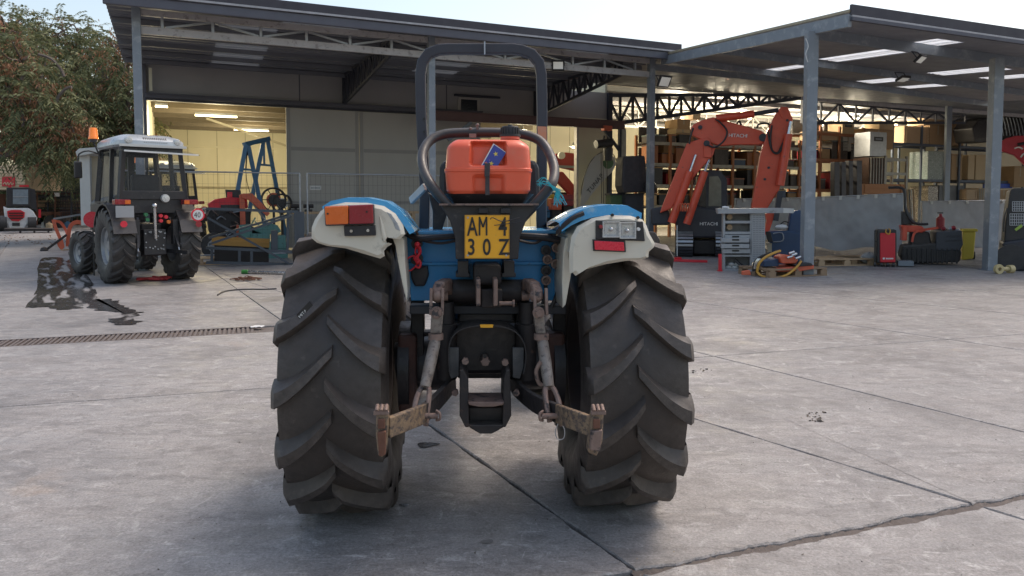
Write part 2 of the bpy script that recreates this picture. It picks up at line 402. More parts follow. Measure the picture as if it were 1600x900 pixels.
def rim_mb(rim,wd,off=0.,bolts=8,sd=1):
    mb=MB(); h=wd/2*.8
    mb.lathe((0,0,0),(1,0,0),[(rim*1.03,-h),(rim*.97,-h*.96),(rim*.90,-h*.5),(rim*.86,0),(rim*.90,h*.5),(rim*.97,h*.96),(rim*1.03,h)],40)
    mb.lathe((off,0,0),(sd,0,0),[(0,.05),(rim*.28,.05),(rim*.30,.0),(rim*.55,-.01),(rim*.62,.03),(rim*.88,.05),(rim*.88,.03),(rim*.5,-.03),(0,-.03)],40)
    for k in range(bolts):
        a=2*pi*k/bolts; c=V((off,cos(a)*rim*.42,sin(a)*rim*.42)); mb.cyl(c,c+V((sd*.025,0,0)),.013,n=6)
    return mb
def wheel(parent,loc,rad,wd,rim,nl,mt,mr_,sd=1,**k):
    ph=k.pop('phase',0.); rz=k.pop('rz',0.)
    wobj=P('wheel',rim_mb(rim,wd,sd*wd*.12,sd=sd),mr_,parent); wobj.location=loc; wobj.rotation_euler=(ph,0,rz)
    t=P('tyre',tyre_mb(rad,wd,rim,nl,**k),mt,wobj)
    return wobj
# ---------------------------------------------------------------- the blue tractor
YAW=R(4.0)
tr=T('blue_tractor','old blue orchard tractor seen from behind, with yellow number plate and red tank','tractor',(-.135,3.17,0),YAW)
F=Fr(tr); L=F.L
hubm=mat('dark_rim_paint',(.05,.05,.055),.6,0,(.09,.06,.05),9,.5)
wl_=wheel(tr,(-.558,0,.572),.545,.385,.31,15,rub,hubm,-1,phase=.10,lugh=.044,lugw=.052,sweep=.16,seg=128)
wr_=wheel(tr,(.572,0,.572),.545,.385,.31,15,rub,hubm,1,phase=.05,lugh=.044,lugw=.052,sweep=.16,seg=128)
# small pale maker's tag stuck on the left tyre
for sx in(-1,1):
    fw=wheel(tr,(sx*.47,1.75,.37),.345,.25,.21,14,rub,hubm,sx,phase=.3,lugh=.02,lugw=.05,sweep=.1,seg=64)
# chassis: gearbox, axle, engine, bonnet
gb=MB(); gb.bx(-.15,.15,-.22,.95,.585,.80); gb.bx(-.14,.14,.3,.95,.46,.584); gb.bx(-.13,.13,.9,1.9,.45,.85)
body=P('gearbox_housing',gb,darkg,tr,bev=.02)
for s in(-1,1):
    ax=MB(); ax.cyl((s*.12,0,.60),(s*.36,0,.575),.125,.105,20); ax.cyl((s*.30,0,.572),(s*.345,0,.572),.20,.20,28)
    P('rear_axle_housing',ax,darkg,tr)
for s in(-1,1):
    fd=MB(); fd.bx(s*.27,s*.345,-.16,.05,.42,.74)
    P('final_drive_case',fd,mat('rusty_drive_case',(.04,.022,.018),.7,0,(.12,.045,.03),8,.6,.002,30),tr,bev=.012)
fa=MB(); fa.bx(-.40,.40,1.70,1.80,.33,.43); fa.bx(-.10,.10,1.55,1.95,.40,.6)
P('front_axle',fa,darkg,tr,bev=.01)
bn=MB(); bn.prism([(-.24,.55,.80),(.24,.55,.80),(.24,.55,1.05),(.17,.55,1.10),(-.17,.55,1.10),(-.24,.55,1.05)],(0,1.45,-.08))
P('bonnet',bn,bluep,tr,bev=.015)
# blue rear panel, stepped, with the light on its upper edge painted paler
def poly(pts,ly): return [L(x,y,ly) for x,y in pts]
bp=MB(); bp.prism(poly([(633,371),(886,370),(887,414),(880,470),(642,470),(637,412)],-.17),(0,.03,0)); P('body_panel',bp,bluep,tr,bev=.004)
bp=MB(); bp.prism(poly([(636,410),(884,409),(882,414),(638,415)],-.185),(0,.02,0)); P('body_panel_crease',bp,bluep,tr,bev=.003)
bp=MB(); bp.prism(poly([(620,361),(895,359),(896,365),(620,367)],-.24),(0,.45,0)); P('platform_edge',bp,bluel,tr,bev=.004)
bp=MB(); bp.prism(poly([(640,478),(885,478),(885,491),(640,491)],-.20),(0,.10,0)); P('crossbar',bp,steeld,tr,bev=.004)
for a,b in((642,662),(865,884)):
    bp=MB(); bp.prism(poly([(a,470),(b,470),(b,600),(a,600)],-.10),(0,.04,0))
    P('side_plate',bp,blackm,tr,bev=.004)
# rubber lip and loom along the platform edge
hs=MB(); hs.tube([L(600,345,-.22),L(622,356,-.24),L(650,372,-.26),L(680,371,-.27),L(715,369,-.27)],.012,8,sub=4); P('rubber_lip',hs,mat('black_rubber',(.015,.014,.016),.5,0,(.03,.028,.03),9),tr)
hs=MB(); hs.tube([L(800,368,-.27),L(850,371,-.27),L(880,376,-.26),L(893,372,-.22)],.014,8,sub=4); P('rubber_lip',hs,MATS['black_rubber'],tr)
for pts in([(648,368),(662,376),(690,380),(720,374)],[(812,376),(835,380),(852,372),(872,372)]):
    hs=MB(); hs.tube([L(x,y,-.25) for x,y in pts],.006,6,sub=4); P('electric_cable',hs,MATS['black_rubber'],tr)
# fenders
def fender(out,side,depth0=-.50,dep=.62):
    n=len(out); secs=[]
    for i,(ly,ins,dz) in enumerate([(depth0,.0,0.),(depth0+.14,.006,.002),(depth0+.32,.010,-.004),(depth0+dep,.012,-.04)]):
        q=poly(out,depth0); c=sum(q,V())/n
        secs.append([p+(c-p).normalized()*ins+V((0,ly-depth0,dz)) for p in q])
    return secs
lo=[(487,372),(487,356),(492,343),(501,330),(512,322),(540,316),(575,317),(600,322),(618,334),(630,352),(633,366),(625,374),(613,372),(607,368),(603,375),(606,384),(613,381),(605,386),(600,392),(601,400),(594,404),(570,397),(540,388),(510,384),(495,379)]
def add_fender(out,notop,m,name='rear_fender'):
    secs=fender(out,0); n=len(out); mb=MB()
    q=secs[0]; c=sum(q,V())/n
    ins=[p+(c-p).normalized()*.014+V((0,-.012,0)) for p in q]
    mb.add(ins+q,[tuple(range(n))]+[(i,(i+1)%n,n+(i+1)%n,n+i) for i in range(n)],False)
    for a,b in zip(secs[:-1],secs[1:]):
        fs=[(i,n+i,n+(i+1)%n,(i+1)%n) for i in range(n) if i not in notop]
        mb.add(a+b,fs,True)
    return P(name,mb,m,tr,fix=False)
fl=add_fender(lo,set(range(11,24)),cream)
ro=[(890,428),(889,395),(893,370),(902,354),(925,341),(950,336),(985,337),(1004,343),(1010,352),(1015,366),(1023,380),(1022,386),(1014,393),(1013,402),(1004,405),(975,408),(945,413),(915,421),(899,431),(894,425)]
fr=add_fender(ro,{0,13,14,15,16,17,18,19},cream)
# inner cream flap hanging down beside the body on each side
m=MB(); m.prism(poly([(612,369),(621,366),(631,374),(633,410),(637,455),(636,474),(629,445),(622,410),(618,385)],-.42),(0,.16,0)); P('inner_flap',m,cream,fl,bev=.004)
m=MB(); m.prism(poly([(889,400),(893,425),(884,476),(879,482),(878,440),(880,395),(884,372),(890,370)],-.40),(0,.25,0)); P('inner_flap',m,cream,fr,bev=.004)
# moulded ridges on the left fender face
m=MB(); m.prism(poly([(593,335),(600,352),(605,372),(600,380),(595,360)],-.508),(0,-.012,0)); P('moulded_rib',m,cream,fl,bev=.006)
# blue caps over the fenders
def cap(pin,pout,par,ly0=-.49,dep=.72,steps=9):
    mb=MB(); n=len(pin); a0=poly(pin,ly0);b0=poly(pout,ly0)
    def sh(t): return V((0,t*dep,.008*sin(pi*min(1,t*1.1))-.06*t*t))
    vs=[]
    for s in range(steps):
        o=sh(s/(steps-1)); vs+=[p+o for p in b0]+[p+o for p in a0]
    fs=[]
    for s in range(steps-1):
        for i in range(n-1):
            A=s*2*n+i;B=(s+1)*2*n+i
            fs.append((A,A+1,B+1,B)); fs.append((A+n,B+n,B+n+1,A+n+1))
    fs+=[(i,n+i,n+i+1,i+1) for i in range(n-1)]
    mb.add(vs,fs,True); return P('blue_mudguard_cap',mb,bluel,par)
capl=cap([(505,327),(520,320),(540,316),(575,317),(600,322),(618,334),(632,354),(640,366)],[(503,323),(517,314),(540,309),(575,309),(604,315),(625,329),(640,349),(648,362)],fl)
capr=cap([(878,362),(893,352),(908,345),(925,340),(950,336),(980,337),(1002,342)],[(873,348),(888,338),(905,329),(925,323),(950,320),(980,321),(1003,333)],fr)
for px,py,ly in((550,306,-.2),(577,306,-.2)):
    pass
m=MB(); m.tube([L(871,365,-.47),L(880,353,-.49),(L(896,340,-.505)),L(912,333,-.505)],.009,6,sub=4); P('rubber_strip',m,MATS['black_rubber'],capr)
m=MB(); m.tube([L(596,319,-.46),L(615,330,-.47),L(632,346,-.47),L(640,358,-.46)],.010,6,sub=4); P('rubber_strip',m,MATS['black_rubber'],capl)
for px,py in((956,336),(996,340)):
    m=MB(); c=L(px,py,-.505); m.cyl(c,c+V((0,-.012,0)),.006,n=8); P('rubber_button',m,MATS['black_rubber'],capr)
# tears in the left fender with dark foam strips
for pts in([(604,331),(611,334),(622,350),(617,352)],[(613,345),(622,352),(626,361),(618,358)],):
    m=MB(); m.prism(poly(pts,-.513),(0,.006,0)); P('bare_metal_strip',m,galv,fl,bev=.001)
# left light cluster
tl=MB(); tl.prism(poly([(506,322),(584,319),(585,351),(508,353)],-.53),(0,.03,0)); tlo=P('tail_light',tl,blackp,tr,bev=.004)
for pts,mm,nm in(([(508,323),(545,321),(545,350),(510,351)],amber,'amber_lens'),([(546,321),(583,319),(584,349),(546,350)],redl,'red_lens')):
    m=MB(); m.prism(poly(pts,-.532),(0,-.014,0)); P(nm,m,mm,tlo,bev=.004)
for px,py in((512,334),(573,331)):
    m=MB(); c=L(px,py,-.547); m.cyl(c,c+V((0,-.002,0)),.0035,n=8); P('screw',m,ink,tlo)
rb=MB(); rb.prism(poly([(537,353),(586,352),(587,368),(538,369)],-.528),(0,.02,0)); rbo=P('rubber_block',rb,MATS['black_rubber'],tr,bev=.002)
for px,py in((549,361),(575,360)):
    m=MB(); c=L(px,py,-.529); m.cyl(c,c+V((0,-.004,0)),.0055,n=10); P('screw',m,chrome,rbo)
# right lamp recess without its lenses
rc=MB(); rc.prism(poly([(931,344),(1005,346),(1008,377),(931,374)],-.520),(0,.012,0)); rco=P('tail_light_base',rc,blackp,tr,bev=.003)
m=MB()
for a,b in(((942,346),(969,371)),((969,347),(994,373))):
    x0,y0=a;x1,y1=b
    O=[L(x,y,-.536) for x,y in((x0,y0),(x1,y0),(x1,y1),(x0,y1))]; c=sum(O,V())/4
    I=[p+(c-p)*.10 for p in O]; B=[p+(c-p)*.35+V((0,.014,0)) for p in O]
    Q=[p+V((0,.018,0)) for p in O]
    m.add(O+I,[(i,(i+1)%4,4+(i+1)%4,4+i) for i in range(4)]); m.add(I+B,[(i,(i+1)%4,4+(i+1)%4,4+i) for i in range(4)]+[(4,5,6,7)]); m.add(O+Q,[(i,4+i,4+(i+1)%4,(i+1)%4) for i in range(4)])
P('reflector_housing',m,refl,rco)
for px,py in((954,358),(979,360)):
    m=MB(); c=L(px,py,-.523); m.cyl(c,c+V((0,-.012,0)),.008,n=12); m.sphere(c+V((0,-.016,0)),.007); P('bulb',m,chrome,rco)
m=MB(); c=L(938,354,-.522); m.cyl(c,c+V((0,-.014,0)),.007,n=10); P('broken_lens_piece',m,redl,rco)
m=MB(); c=L(997,358,-.522); m.cyl(c,c+V((0,-.012,0)),.007,.006,n=10); P('screw_post',m,whitep,rco)
m=MB(); m.prism(poly([(928,376),(974,378),(975,392),(929,390)],-.520),(0,-.010,0)); rr=P('red_reflector',m,redr,tr,bev=.002)
m=MB(); m.prism(poly([(926,374),(977,376),(978,394),(927,392)],-.518),(0,.006,0)); P('reflector_base',m,MATS['black_rubber'],rr)
# roll bar
rp=MB(); Y=.03
pts=[(663,365),(664,290),(658,180),(657,120)]
cx=[(657,118),(660,98),(670,84),(686,78),(703,77)]; mid=[(757,77),(800,77)]; c2=[(815,79),(831,85),(842,98),(846,118)]
allp=pts+cx+mid+c2+[(847,180),(846,290),(846,365)]
rp.tube([L(x,y,Y) for x,y in allp],.031,4,sq=(0,1,0)); rbar=P('roll_bar',rp,steeld,tr,bev=.006)
m=MB(); c=L(757,77,Y); m.bar(c+V((0,-.027,.027)),c+V((0,-.027,-.027)),.006); P('weld_bead',m,galv,rbar)
for px,py in((663,206),(663,186),(668,290)): 
    m=MB(); c=L(px,py,Y-.026); m.cyl(c,c+V((0,-.006,0)),.006,n=8); P('pin_hole',m,ink,rbar)
m=MB(); m.prism(poly([(840,197),(854,198),(854,228),(841,228)],Y-.031),(0,.003,0)); P('orange_sticker',m,mat('orange_sticker',(.62,.22,.10),.6,0,(.55,.30,.2),60),rbar)
# hoop guard of flat tube round the tank
hp=MB(); G=-.38; GG=lambda y: -.38+.25*max(0,min(1,(292-y)/84))
hpts=[(742,372),(722,348),(700,322),(679,297),(664,272),(659,250),(663,232),(673,219),(690,211),(712,208),(757,207),(800,208),(822,211),(842,219),(856,235),(865,258),(866,275),(861,290),(848,306),(828,328),(808,350),(795,370)]
hp.tube([L(x,y,GG(y)) for x,y in hpts],.0195,10,sub=3); hoop=P('hoop_guard',hp,blackp,tr)
m=MB()
for px,py in((746,201),(735,207)): c=L(px,py,GG(207)-.01); m.cyl(c+V((0,0,-.012)),c+V((0,0,.016)),.006,n=8); m.sphere(c+V((0,0,.014)),.008)
m.bar(L(733,212,GG(210)-.02),L(744,212,GG(210)-.02),.02,.016); P('lamp_stud',m,rsteel,hoop)
# bracket under the tank
br=MB(); br.prism(poly([(688,319),(838,319),(836,324),(822,345),(812,372),(810,405),(712,405),(711,372),(703,345),(690,324)],-.40),(0,.05,0)); brk=P('plate_bracket',br,blackp,tr,bev=.004)
m=MB(); m.prism(poly([(686,318),(842,318),(842,321),(686,321)],-.43),(0,.10,0)); P('bracket_shelf',m,rsteel,brk)
for q_ in(748,783): m=MB(); m.prism(poly([(q_,325),(q_+15,325),(q_+15,334),(q_-1,334)],-.42),(0,.02,0)); P('rubber_mount',m,MATS['black_rubber'],brk,bev=.003)
# tray
ty=MB(); a=L(764,303,-.36); wx=(L(836,303,-.36)-L(690,303,-.36)).length/2; zt=a.z; zb=L(764,320,-.36).z
def trayf(u,v):
    t=2*pi*u; k=.80+.20*v; r=(abs(cos(t))**4+abs(sin(t))**4)**-.25
    return V((a.x+cos(t)*r*wx*k,-.25+sin(t)*r*.15*(.7+.3*v),zb+(zt-zb)*v))
ty.grid(trayf,40,5,cu=True); ty.add([trayf(i/40,0) for i in range(40)],[tuple(range(40))]); P('tank_tray',ty,blackp,tr)
# red tank
tk=MB(); Z0=L(764,303,-.40).z; Z1=L(764,217,-.40).z; cxk=L(764,260,-.40).x; hw=(L(834,268,-.40)-L(694,268,-.40)).length/2; cy=-.255
def tankf(u,v):
    z=Z0+(Z1-Z0)*v; t=2*pi*u
    # half width over height: foot, body, seam flange, tapered shoulders, rounded top
    if v<.06: k=.90+.05*(v/.06)
    elif v<.40: k=.95+.03*(v/.4)
    elif v<.47: k=1.0
    elif v<.8: k=.975-.03*(v-.47)/.33
    else: k=.945-.20*((v-.8)/.2)**2.2
    ky=k if v>.1 else k
    e=7; r=(abs(cos(t))**e+abs(sin(t))**e)**(-1/e)
    x=cos(t)*r*hw*k; y=sin(t)*r*.155*ky
    if sin(t)<-.35:
        px=x/hw
        def box01(p,lo_,hi,s): return max(0,min(1,(p-lo_)/s))*max(0,min(1,(hi-p)/s))
        d=box01(px,-.42,.40,.06)*box01(v,.505,.97,.05)*.038
        d+=box01(px,-.38,.36,.08)*box01(v,-.1,.36,.07)*.020
        y+=d
    return V((cxk+x,cy+y,z))
NU=220;tk.grid(tankf,NU,64,cu=True); tk.add([tankf(i/NU,1) for i in range(NU)]+[V((cxk,cy,Z1+.004))],[(i,(i+1)%NU,NU) for i in range(NU)],True)
tk.add([tankf(i/NU,0) for i in range(NU)],[tuple(range(NU))])
tko=P('fuel_tank',tk,redtank,tr,fix=True)
cp=MB(); c=L(797,214,cy-.06); cp.lathe(c,(0,0,1),[(.038,-.01),(.036,.004)],24); P('tank_neck',cp,redtank,tko)
cp=MB(); cp.lathe(c,(0,0,1),[(0,.0),(.041,.0),(.041,.008),(.034,.009),(.034,.034),(.030,.040),(.010,.041),(.009,.047),(0,.047)],28)
for k in range(20):
    an=2*pi*k/20; cp.bar(c+V((cos(an)*.0345,sin(an)*.0345,.010)),c+V((cos(an)*.0345,sin(an)*.0345,.035)),.005,.005,up=(cos(an),sin(an),0))
P('tank_cap',cp,blackp,tko)
st=MB(); yb=cy-.158; st.prism([L(757,255,yb),L(766,255,yb),L(765,276,yb),L(757,276,yb)],(0,-.004,0)); st.prism([L(758,274,yb+.012),L(765,274,yb+.012),L(765,305,yb+.012),L(758,305,yb+.012)],(0,-.004,0)); P('strap',st,mat('webbing',(.07,.06,.06),.8,0,(.04,.035,.035),60),tko,bev=.001)
st=MB(); st.tube([tankf(.75-.003+.0,v)+V((0,-.006,0)) for v in(.505,.52)],.003,6); 
# black seat back and levers behind the tank
se=MB(); se.prism(poly([(687,262),(692,250),(838,250),(843,262),(846,320),(686,320)],-.06),(0,.10,0)); P('seat_back',se,MATS['black_rubber'],tr,bev=.02)
se=MB(); se.bx(-.22,.22,-.02,.42,.93,1.02); P('seat_cushion',se,MATS['black_rubber'],tr,bev=.03)
sw=MB(); c=V((0,.78,1.28)); sw.tube([c+V((cos(q)*.17,sin(q)*.15,sin(q)*.08)) for q in[2*pi*i/24 for i in range(24)]],.012,8,closed=True); sw.tube([c,c+V((0,.2,-.3))],.02,8)
for q in(.5,2.6,4.7): sw.tube([c,c+V((cos(q)*.17,sin(q)*.15,sin(q)*.08))],.008,6)
P('steering_wheel',sw,blackp,tr)
lv=MB(); lv.bar(L(642,314,-.22),L(664,292,-.30),.014,.03); P('lever_arm',lv,galv,tr,bev=.003)
lv=MB(); lv.prism(poly([(668,300),(690,312),(700,330),(690,362),(676,362),(676,330)],-.12),(0,.03,0)); P('seat_frame',lv,blackp,tr,bev=.005)
# number plate
pl=MB(); pl.prism(poly([(726,336),(796,336),(796,404),(726,404)],-.452),(0,.0025,0)); plo=P('number_plate',pl,yelp,tr,bev=.0008)
m=MB(); fr4=poly([(726,336),(796,336),(796,404),(726,404)],-.4535); I=[p+(sum(fr4,V())/4-p)*.035 for p in fr4]; I2=[p+(sum(fr4,V())/4-p)*.015 for p in fr4]
m.add(I2+I,[(i,(i+1)%4,4+(i+1)%4,4+i) for i in range(4)]); P('plate_edge',m,mat('dull_yellow',(.45,.25,.03),.5),plo)
def letters(txt,size,parent,m,M,names='letter',ext=.0006,font_scale=(1,1),sp=1.0,shear=0,bold=0.):
    """flat printed characters, one object each, laid out by the text object and put in place by matrix M"""
    x=0.
    for ch in txt:
        cu=bpy.data.curves.new('t','FONT'); cu.body=ch if ch!=' ' else 'n'; cu.size=size; cu.extrude=ext; cu.offset=bold*size; cu.shear=shear
        to=bpy.data.objects.new('t',cu); C.objects.link(to); bpy.context.view_layer.update()
        me=bpy.data.meshes.new_from_object(to.evaluated_get(bpy.context.evaluated_depsgraph_get()))
        bpy.data.objects.remove(to); 
        wd_=max((v.co.x for v in me.vertices),default=size*.3)
        if ch!=' ':
            me.transform(M@Matrix.Translation((x,0,0))@Matrix.Diagonal((font_scale[0],font_scale[1],1,1))); me.materials.clear(); me.materials.append(m)
            o=bpy.data.objects.new(names,me); C.objects.link(o); o.parent=parent
        x+=(wd_+size*.10)*sp*font_scale[0]
MXZ=Matrix.Rotation(pi/2,4,'X')
for ch,px,py,h in(('A',730,368,29),('M',748,368,29),('4',779,368,29),('3',730,398,25),('0',754,398,25),('Z',779,398,25)):
    p=L(px,py,-.4545); s=h/ (FPX/2.72)/.70
    if ch=='M':
        m=MB(); w_=.026; h_=h/(FPX/2.72)
        for a_,b_ in(((0,0),(0,h_)),((w_,0),(w_,h_)),((0,h_),(w_/2,h_*.45)),((w_,h_),(w_/2,h_*.45))): m.bar(p+V((a_[0]+.003,0,a_[1])),p+V((b_[0]+.003,0,b_[1])),.0012,.0062,up=(0,1,0)) if False else m.bar(p+V((a_[0]+.003,0,a_[1])),p+V((b_[0]+.003,0,b_[1])),.0060,.0012,up=(0,1,0))
        P('letter',m,ink,plo); continue
    letters(ch,s,plo,ink,Matrix.Translation(p)@MXZ,font_scale=({'M':.47,'A':.58,'4':.66}.get(ch,.74),1),bold=.012)
for px,py in((731,340),(731,399),(791,399)):
    m=MB(); c=L(px,py,-.4535); m.cyl(c,c+V((0,-.003,0)),.004,n=8); P('plate_rivet',m,galv,plo)
wr=MB(); wr.tube([L(x,y,-.475) for x,y in((766,343),(770,340),(786,346),(812,340))],.0018,5,sub=4); wr.tube([L(x,y,-.47) for x,y in((772,352),(790,350),(818,346))],.0016,5,sub=4); P('loose_wire',wr,MATS['black_rubber'],tr)
# hydraulic lift
lf=MB(); lf.prism(poly([(740,414),(783,414),(784,446),(740,446)],-.34),(0,.3,0)); lf.prism(poly([(700,440),(818,440),(820,470),(698,470)],-.20),(0,.2,0)); P('lift_housing',lf,blackm,tr,bev=.012)
sh=MB(); sh.cyl(L(690,455,-.22),L(826,455,-.22),.048,n=24); P('rockshaft',sh,blackm,tr)
for a,b in(((715,408),(732,433)),((787,408),(804,433))):
    m=MB(); m.prism(poly([(a[0],a[1]),(b[0],a[1]),(b[0],b[1]-6),(b[0]+2,b[1]-6),(b[0]+2,b[1]),(a[0]-3,b[1]),(a[0]-3,b[1]-6),(a[0],b[1]-6)],-.30),(0,.12,0)); P('mounting_block',m,blackp,tr,bev=.003)
tb=MB(); tb.prism(poly([(751,452),(785,452),(785,480),(752,482)],-.36),(0,.14,0)); tbo=P('top_link_bracket',tb,blackm,tr,bev=.006)
for a in(744,771):
    m=MB(); m.prism(poly([(a,436),(a+7,436),(a+7,478),(a,479)],-.43),(0,.10,0)); P('bracket_ear',m,rsteel,tbo,bev=.005)
m=MB(); m.cyl(L(780,474,-.40),L(804,474,-.40),.008,n=10); m.cyl(L(801,474,-.40),L(804,474,-.40),.014,n=8); P('top_link_pin',m,rsteel,tbo)
def side(sx):
    """right-hand side is a mirror image: photo columns are given for the left and for the right"""
    X=(lambda a,b:a) if sx<0 else (lambda a,b:b)
    nm=[]
    la=MB(); pts=[(X(702,818),455,-.22),(X(697,826),444,-.30),(X(686,836),450,-.40),(X(682,840),462,-.46)]
    for i in range(3): la.bar(L(*pts[i]),L(*pts[i+1]),.040,.055-.006*i,up=(0,0,1))
    la.sphere(L(X(684,838),462,-.45),.028); lao=P('lift_arm',la,rsteel,tr,bev=.008)
    m=MB(); c=L(X(700,815),462,-.30); m.cyl(c,c+V((sx*.03,0,0)),.020,n=12); m.cyl(c+V((sx*.03,0,0)),c+V((sx*.045,0,0)),.012,n=6); P('arm_bolt',m,rsteel,lao)
    yo=MB()
    for dx in(-9,9): 
        a=L(X(684,841)+dx+X(-1,3),450,-.46);b=L(X(682,845)+dx,492,-.47); yo.bar(a,b,.011,.026,up=(0,1,0))
    lr=P('lift_rod',yo,rsteel,tr,bev=.002)
    m=MB(); c=L(X(682,841),488,-.485); m.cyl(c,c+V((0,-.03,0)),.017 if sx<0 else .012,n=16); m.cyl(c,c+V((0,-.012,0)),.022,n=16); P('pivot_bolt',m,rsteel,lr)
    m=MB(); m.prism(poly([(X(674,833),488),(X(693,850),486),(X(690,853),522),(X(672,838),522)],-.485),(0,.03,0)); P('rod_block',m,mott,lr,bev=.005)
    m=MB(); c=L(X(681,846),526,-.475); m.cyl(c+V((0,0,.012)),c-V((0,0,.010)),.028,n=20); P('rod_collar',m,rsteel,lr,bev=.003)
    m=MB(); pA=L(X(681,847),528,-.475);pB=L(X(664,858),606,-.60); m.tube([pA,pA.lerp(pB,.12),pA.lerp(pB,.5),pB],[.017,.021,.022,.019],16); P('rod_tube',m,mott,lr)
    m=MB(); d=(pB-pA).normalized(); top=pB-d*.01; end=L(X(655,868),650,-.68)
    o=V((.022,0,0))
    m.tube([end-o*.9+V((0,0,-.02)),top.lerp(end,.55)-o,top.lerp(end,.15)-o*.7,top,top.lerp(end,.15)+o*.7,top.lerp(end,.55)+o,end+o+V((0,0,-.035))],.0095,8,sub=4); P('clevis_fork',m,rsteel,lr)
    m=MB(); c=L(X(668,862),650,-.69); m.cyl(c-V((.035,0,0)),c+V((.035,0,0)),.010,n=10); m.tube([c+V((-sx*.03,0,-.015)),c+V((-sx*.042,-.01,-.008)),c+V((-sx*.042,-.01,.012)),c+V((-sx*.03,0,.018))],.005,6,sub=3); P('clevis_pin',m,rsteel,lr)
    # lower link: flat bar curving outwards to the hook
    ll=MB(); path=[L(X(708,797),596,-.12),L(X(702,806),606,-.25),L(X(680,836),630,-.50),L(X(662,872),646,-.68),L(X(640,895),655,-.80),L(X(606,930),668,-.88)]
    pth=smooth_path(path,4); 
    for a,b in zip(pth[:-1],pth[1:]): pass
    hh=.033; ww=.010; vs=[];n=len(pth)
    for i,p in enumerate(pth):
        d=(pth[min(i+1,n-1)]-pth[max(0,i-1)]).normalized(); s=d.cross(V((0,0,1))).normalized()*ww; u=V((0,0,1))*hh*(1.0 if i>3 else .8)
        vs+=[p-s-u,p+s-u,p+s+u,p-s+u]
    fs=[]
    for i in range(n-1):
        for k in range(4): fs.append((i*4+k,i*4+(k+1)%4,(i+1)*4+(k+1)%4,(i+1)*4+k))
    fs+=[(3,2,1,0),tuple(range(4*n-4,4*n))]
    k=12; front=MB(); front.add(vs[:4*k+4],[f for f in fs if max(f)<4*k+4]); rear=MB(); rear.add(vs[4*k:],[tuple(q-4*k for q in f) for f in fs if min(f)>=4*k])
    lo_=P('lower_link',front,blackm,tr,fix=True,bev=.003)
    P('link_end',rear,mott2,lo_,fix=True,bev=.004)
    # hook
    hx=X(596,931); e=V((-sx,0,0))
    hk=MB(); 
    if sx<0: pp=[(587,638),(606,636),(607,668),(604,700),(598,716),(590,712),(587,680)]
    else: pp=[(926,640),(944,640),(943,668),(942,690),(933,714),(919,708),(922,670)]
    hk.prism(poly(pp,-.90),(0,.045,0)); hko=P('hook',hk,mott2,lo_,bev=.007,seg=3)
    m=MB(); q=[(589,676),(603,674),(602,712),(592,714)] if sx<0 else [(924,674),(942,672),(938,706),(922,704)]
    m.prism(poly(q,-.915),(0,.03,0)); P('hook_jaw',m,rust if sx<0 else rsteel,hko,bev=.004)
    m=MB(); c=L(X(596,935),642,-.90)
    for dx in(-.014,.0,.014): m.cyl(c+V((dx,-.006,0)),c+V((dx,.02,.012)),.007,n=8)
    m.bar(c+V((-.024,0,-.006)),c+V((.024,0,-.006)),.012,.012); P('hook_latch',m,rsteel,hko,bev=.002)
    m=MB(); c=L(X(596,932),662,-.908); m.box(c,(.022,.012,.03)); P('latch_pin',m,rust,hko,bev=.003)
    return lr,lo_
lrl,lll=side(-1); lrr,llr=side(1)
m=MB(); q=[L(x,y,-.55) for x,y in((845,565),(838,580),(842,598),(852,604))]; m.tube(q,.008,8,sub=4); P('crank_handle',m,rsteel,lrr)
m=MB(); c=L(872,662,-.70); m.tube([c,c+V((-.01,0,-.03)),c+V((.0,0,-.055)),c+V((.02,0,-.05)),c+V((.022,0,-.02)),c+V((.01,0,0))],.0018,5,sub=3); P('wire_tie',m,galv,lrr)
# PTO plate, guard and drawbar
pt=MB(); pt.prism(poly([(717,488),(803,488),(808,520),(806,592),(714,592),(712,520)],-.18),(0,.12,0)); pto=P('pto_housing',pt,darkg,tr,bev=.01)
gd=MB(); arc=[(703,585),(701,560),(703,535),(713,520),(730,512),(757,509),(790,512),(808,521),(819,537),(822,560),(818,585)]
ap=smooth_path([L(x,y,-.36) for x,y in arc],4)
for a,b in zip(ap[:-1],ap[1:]): gd.bar(a+V((0,.07,0)),b+V((0,.07,0)),.14,.004,up=(b-a).cross(V((0,1,0))))
P('pto_guard',gd,blackp,pto)
m=MB(); m.prism(poly([(750,507),(771,507),(770,512),(751,512)],-.368),(0,.003,0)); P('warning_sticker',m,yelp,pto)
for q_ in([(702,543),(717,543),(717,588),(705,592),(701,580)],[(801,543),(819,543),(818,575),(812,592),(801,590)]):
    m=MB(); m.prism(poly(q_,-.33),(0,.012,0)); P('guard_side_plate',m,mat('scuffed_plate',(.05,.055,.06),.5,.2,(.12,.12,.12),20,.5,col3=(.3,.3,.3),sc3=30,th3=.68),pto,bev=.002)
m=MB(); c=L(757,556,-.185); m.lathe(c,(0,-1,0),[(.0,.0),(.034,.0),(.034,.012),(.024,.014),(.024,.03),(.021,.03)],24); m.cyl(c,c+V((0,-.11,-.002)),.0155,n=20)
for k in range(6):
    an=2*pi*k/6; m.bar(c+V((cos(an)*.0155,-.04,sin(an)*.0155)),c+V((cos(an)*.0155,-.108,sin(an)*.0155)),.006,.006)
P('pto_shaft',m,rsteel,pto)
m=MB(); c=L(757,556,-.297); m.cyl(c,c+V((0,-.003,0)),.008,n=12); P('shaft_centre',m,ink,pto)
for px,py in((740,540),(773,540),(738,580),(776,580)):
    m=MB(); c=L(px,py,-.185); m.cyl(c,c+V((0,-.012,0)),.010,n=6); P('housing_bolt',m,rsteel,pto)
db=MB()
for s,xx in((-1,(718,718,724,732,733,727,722)),(1,(797,797,791,783,782,788,793))):
    pass
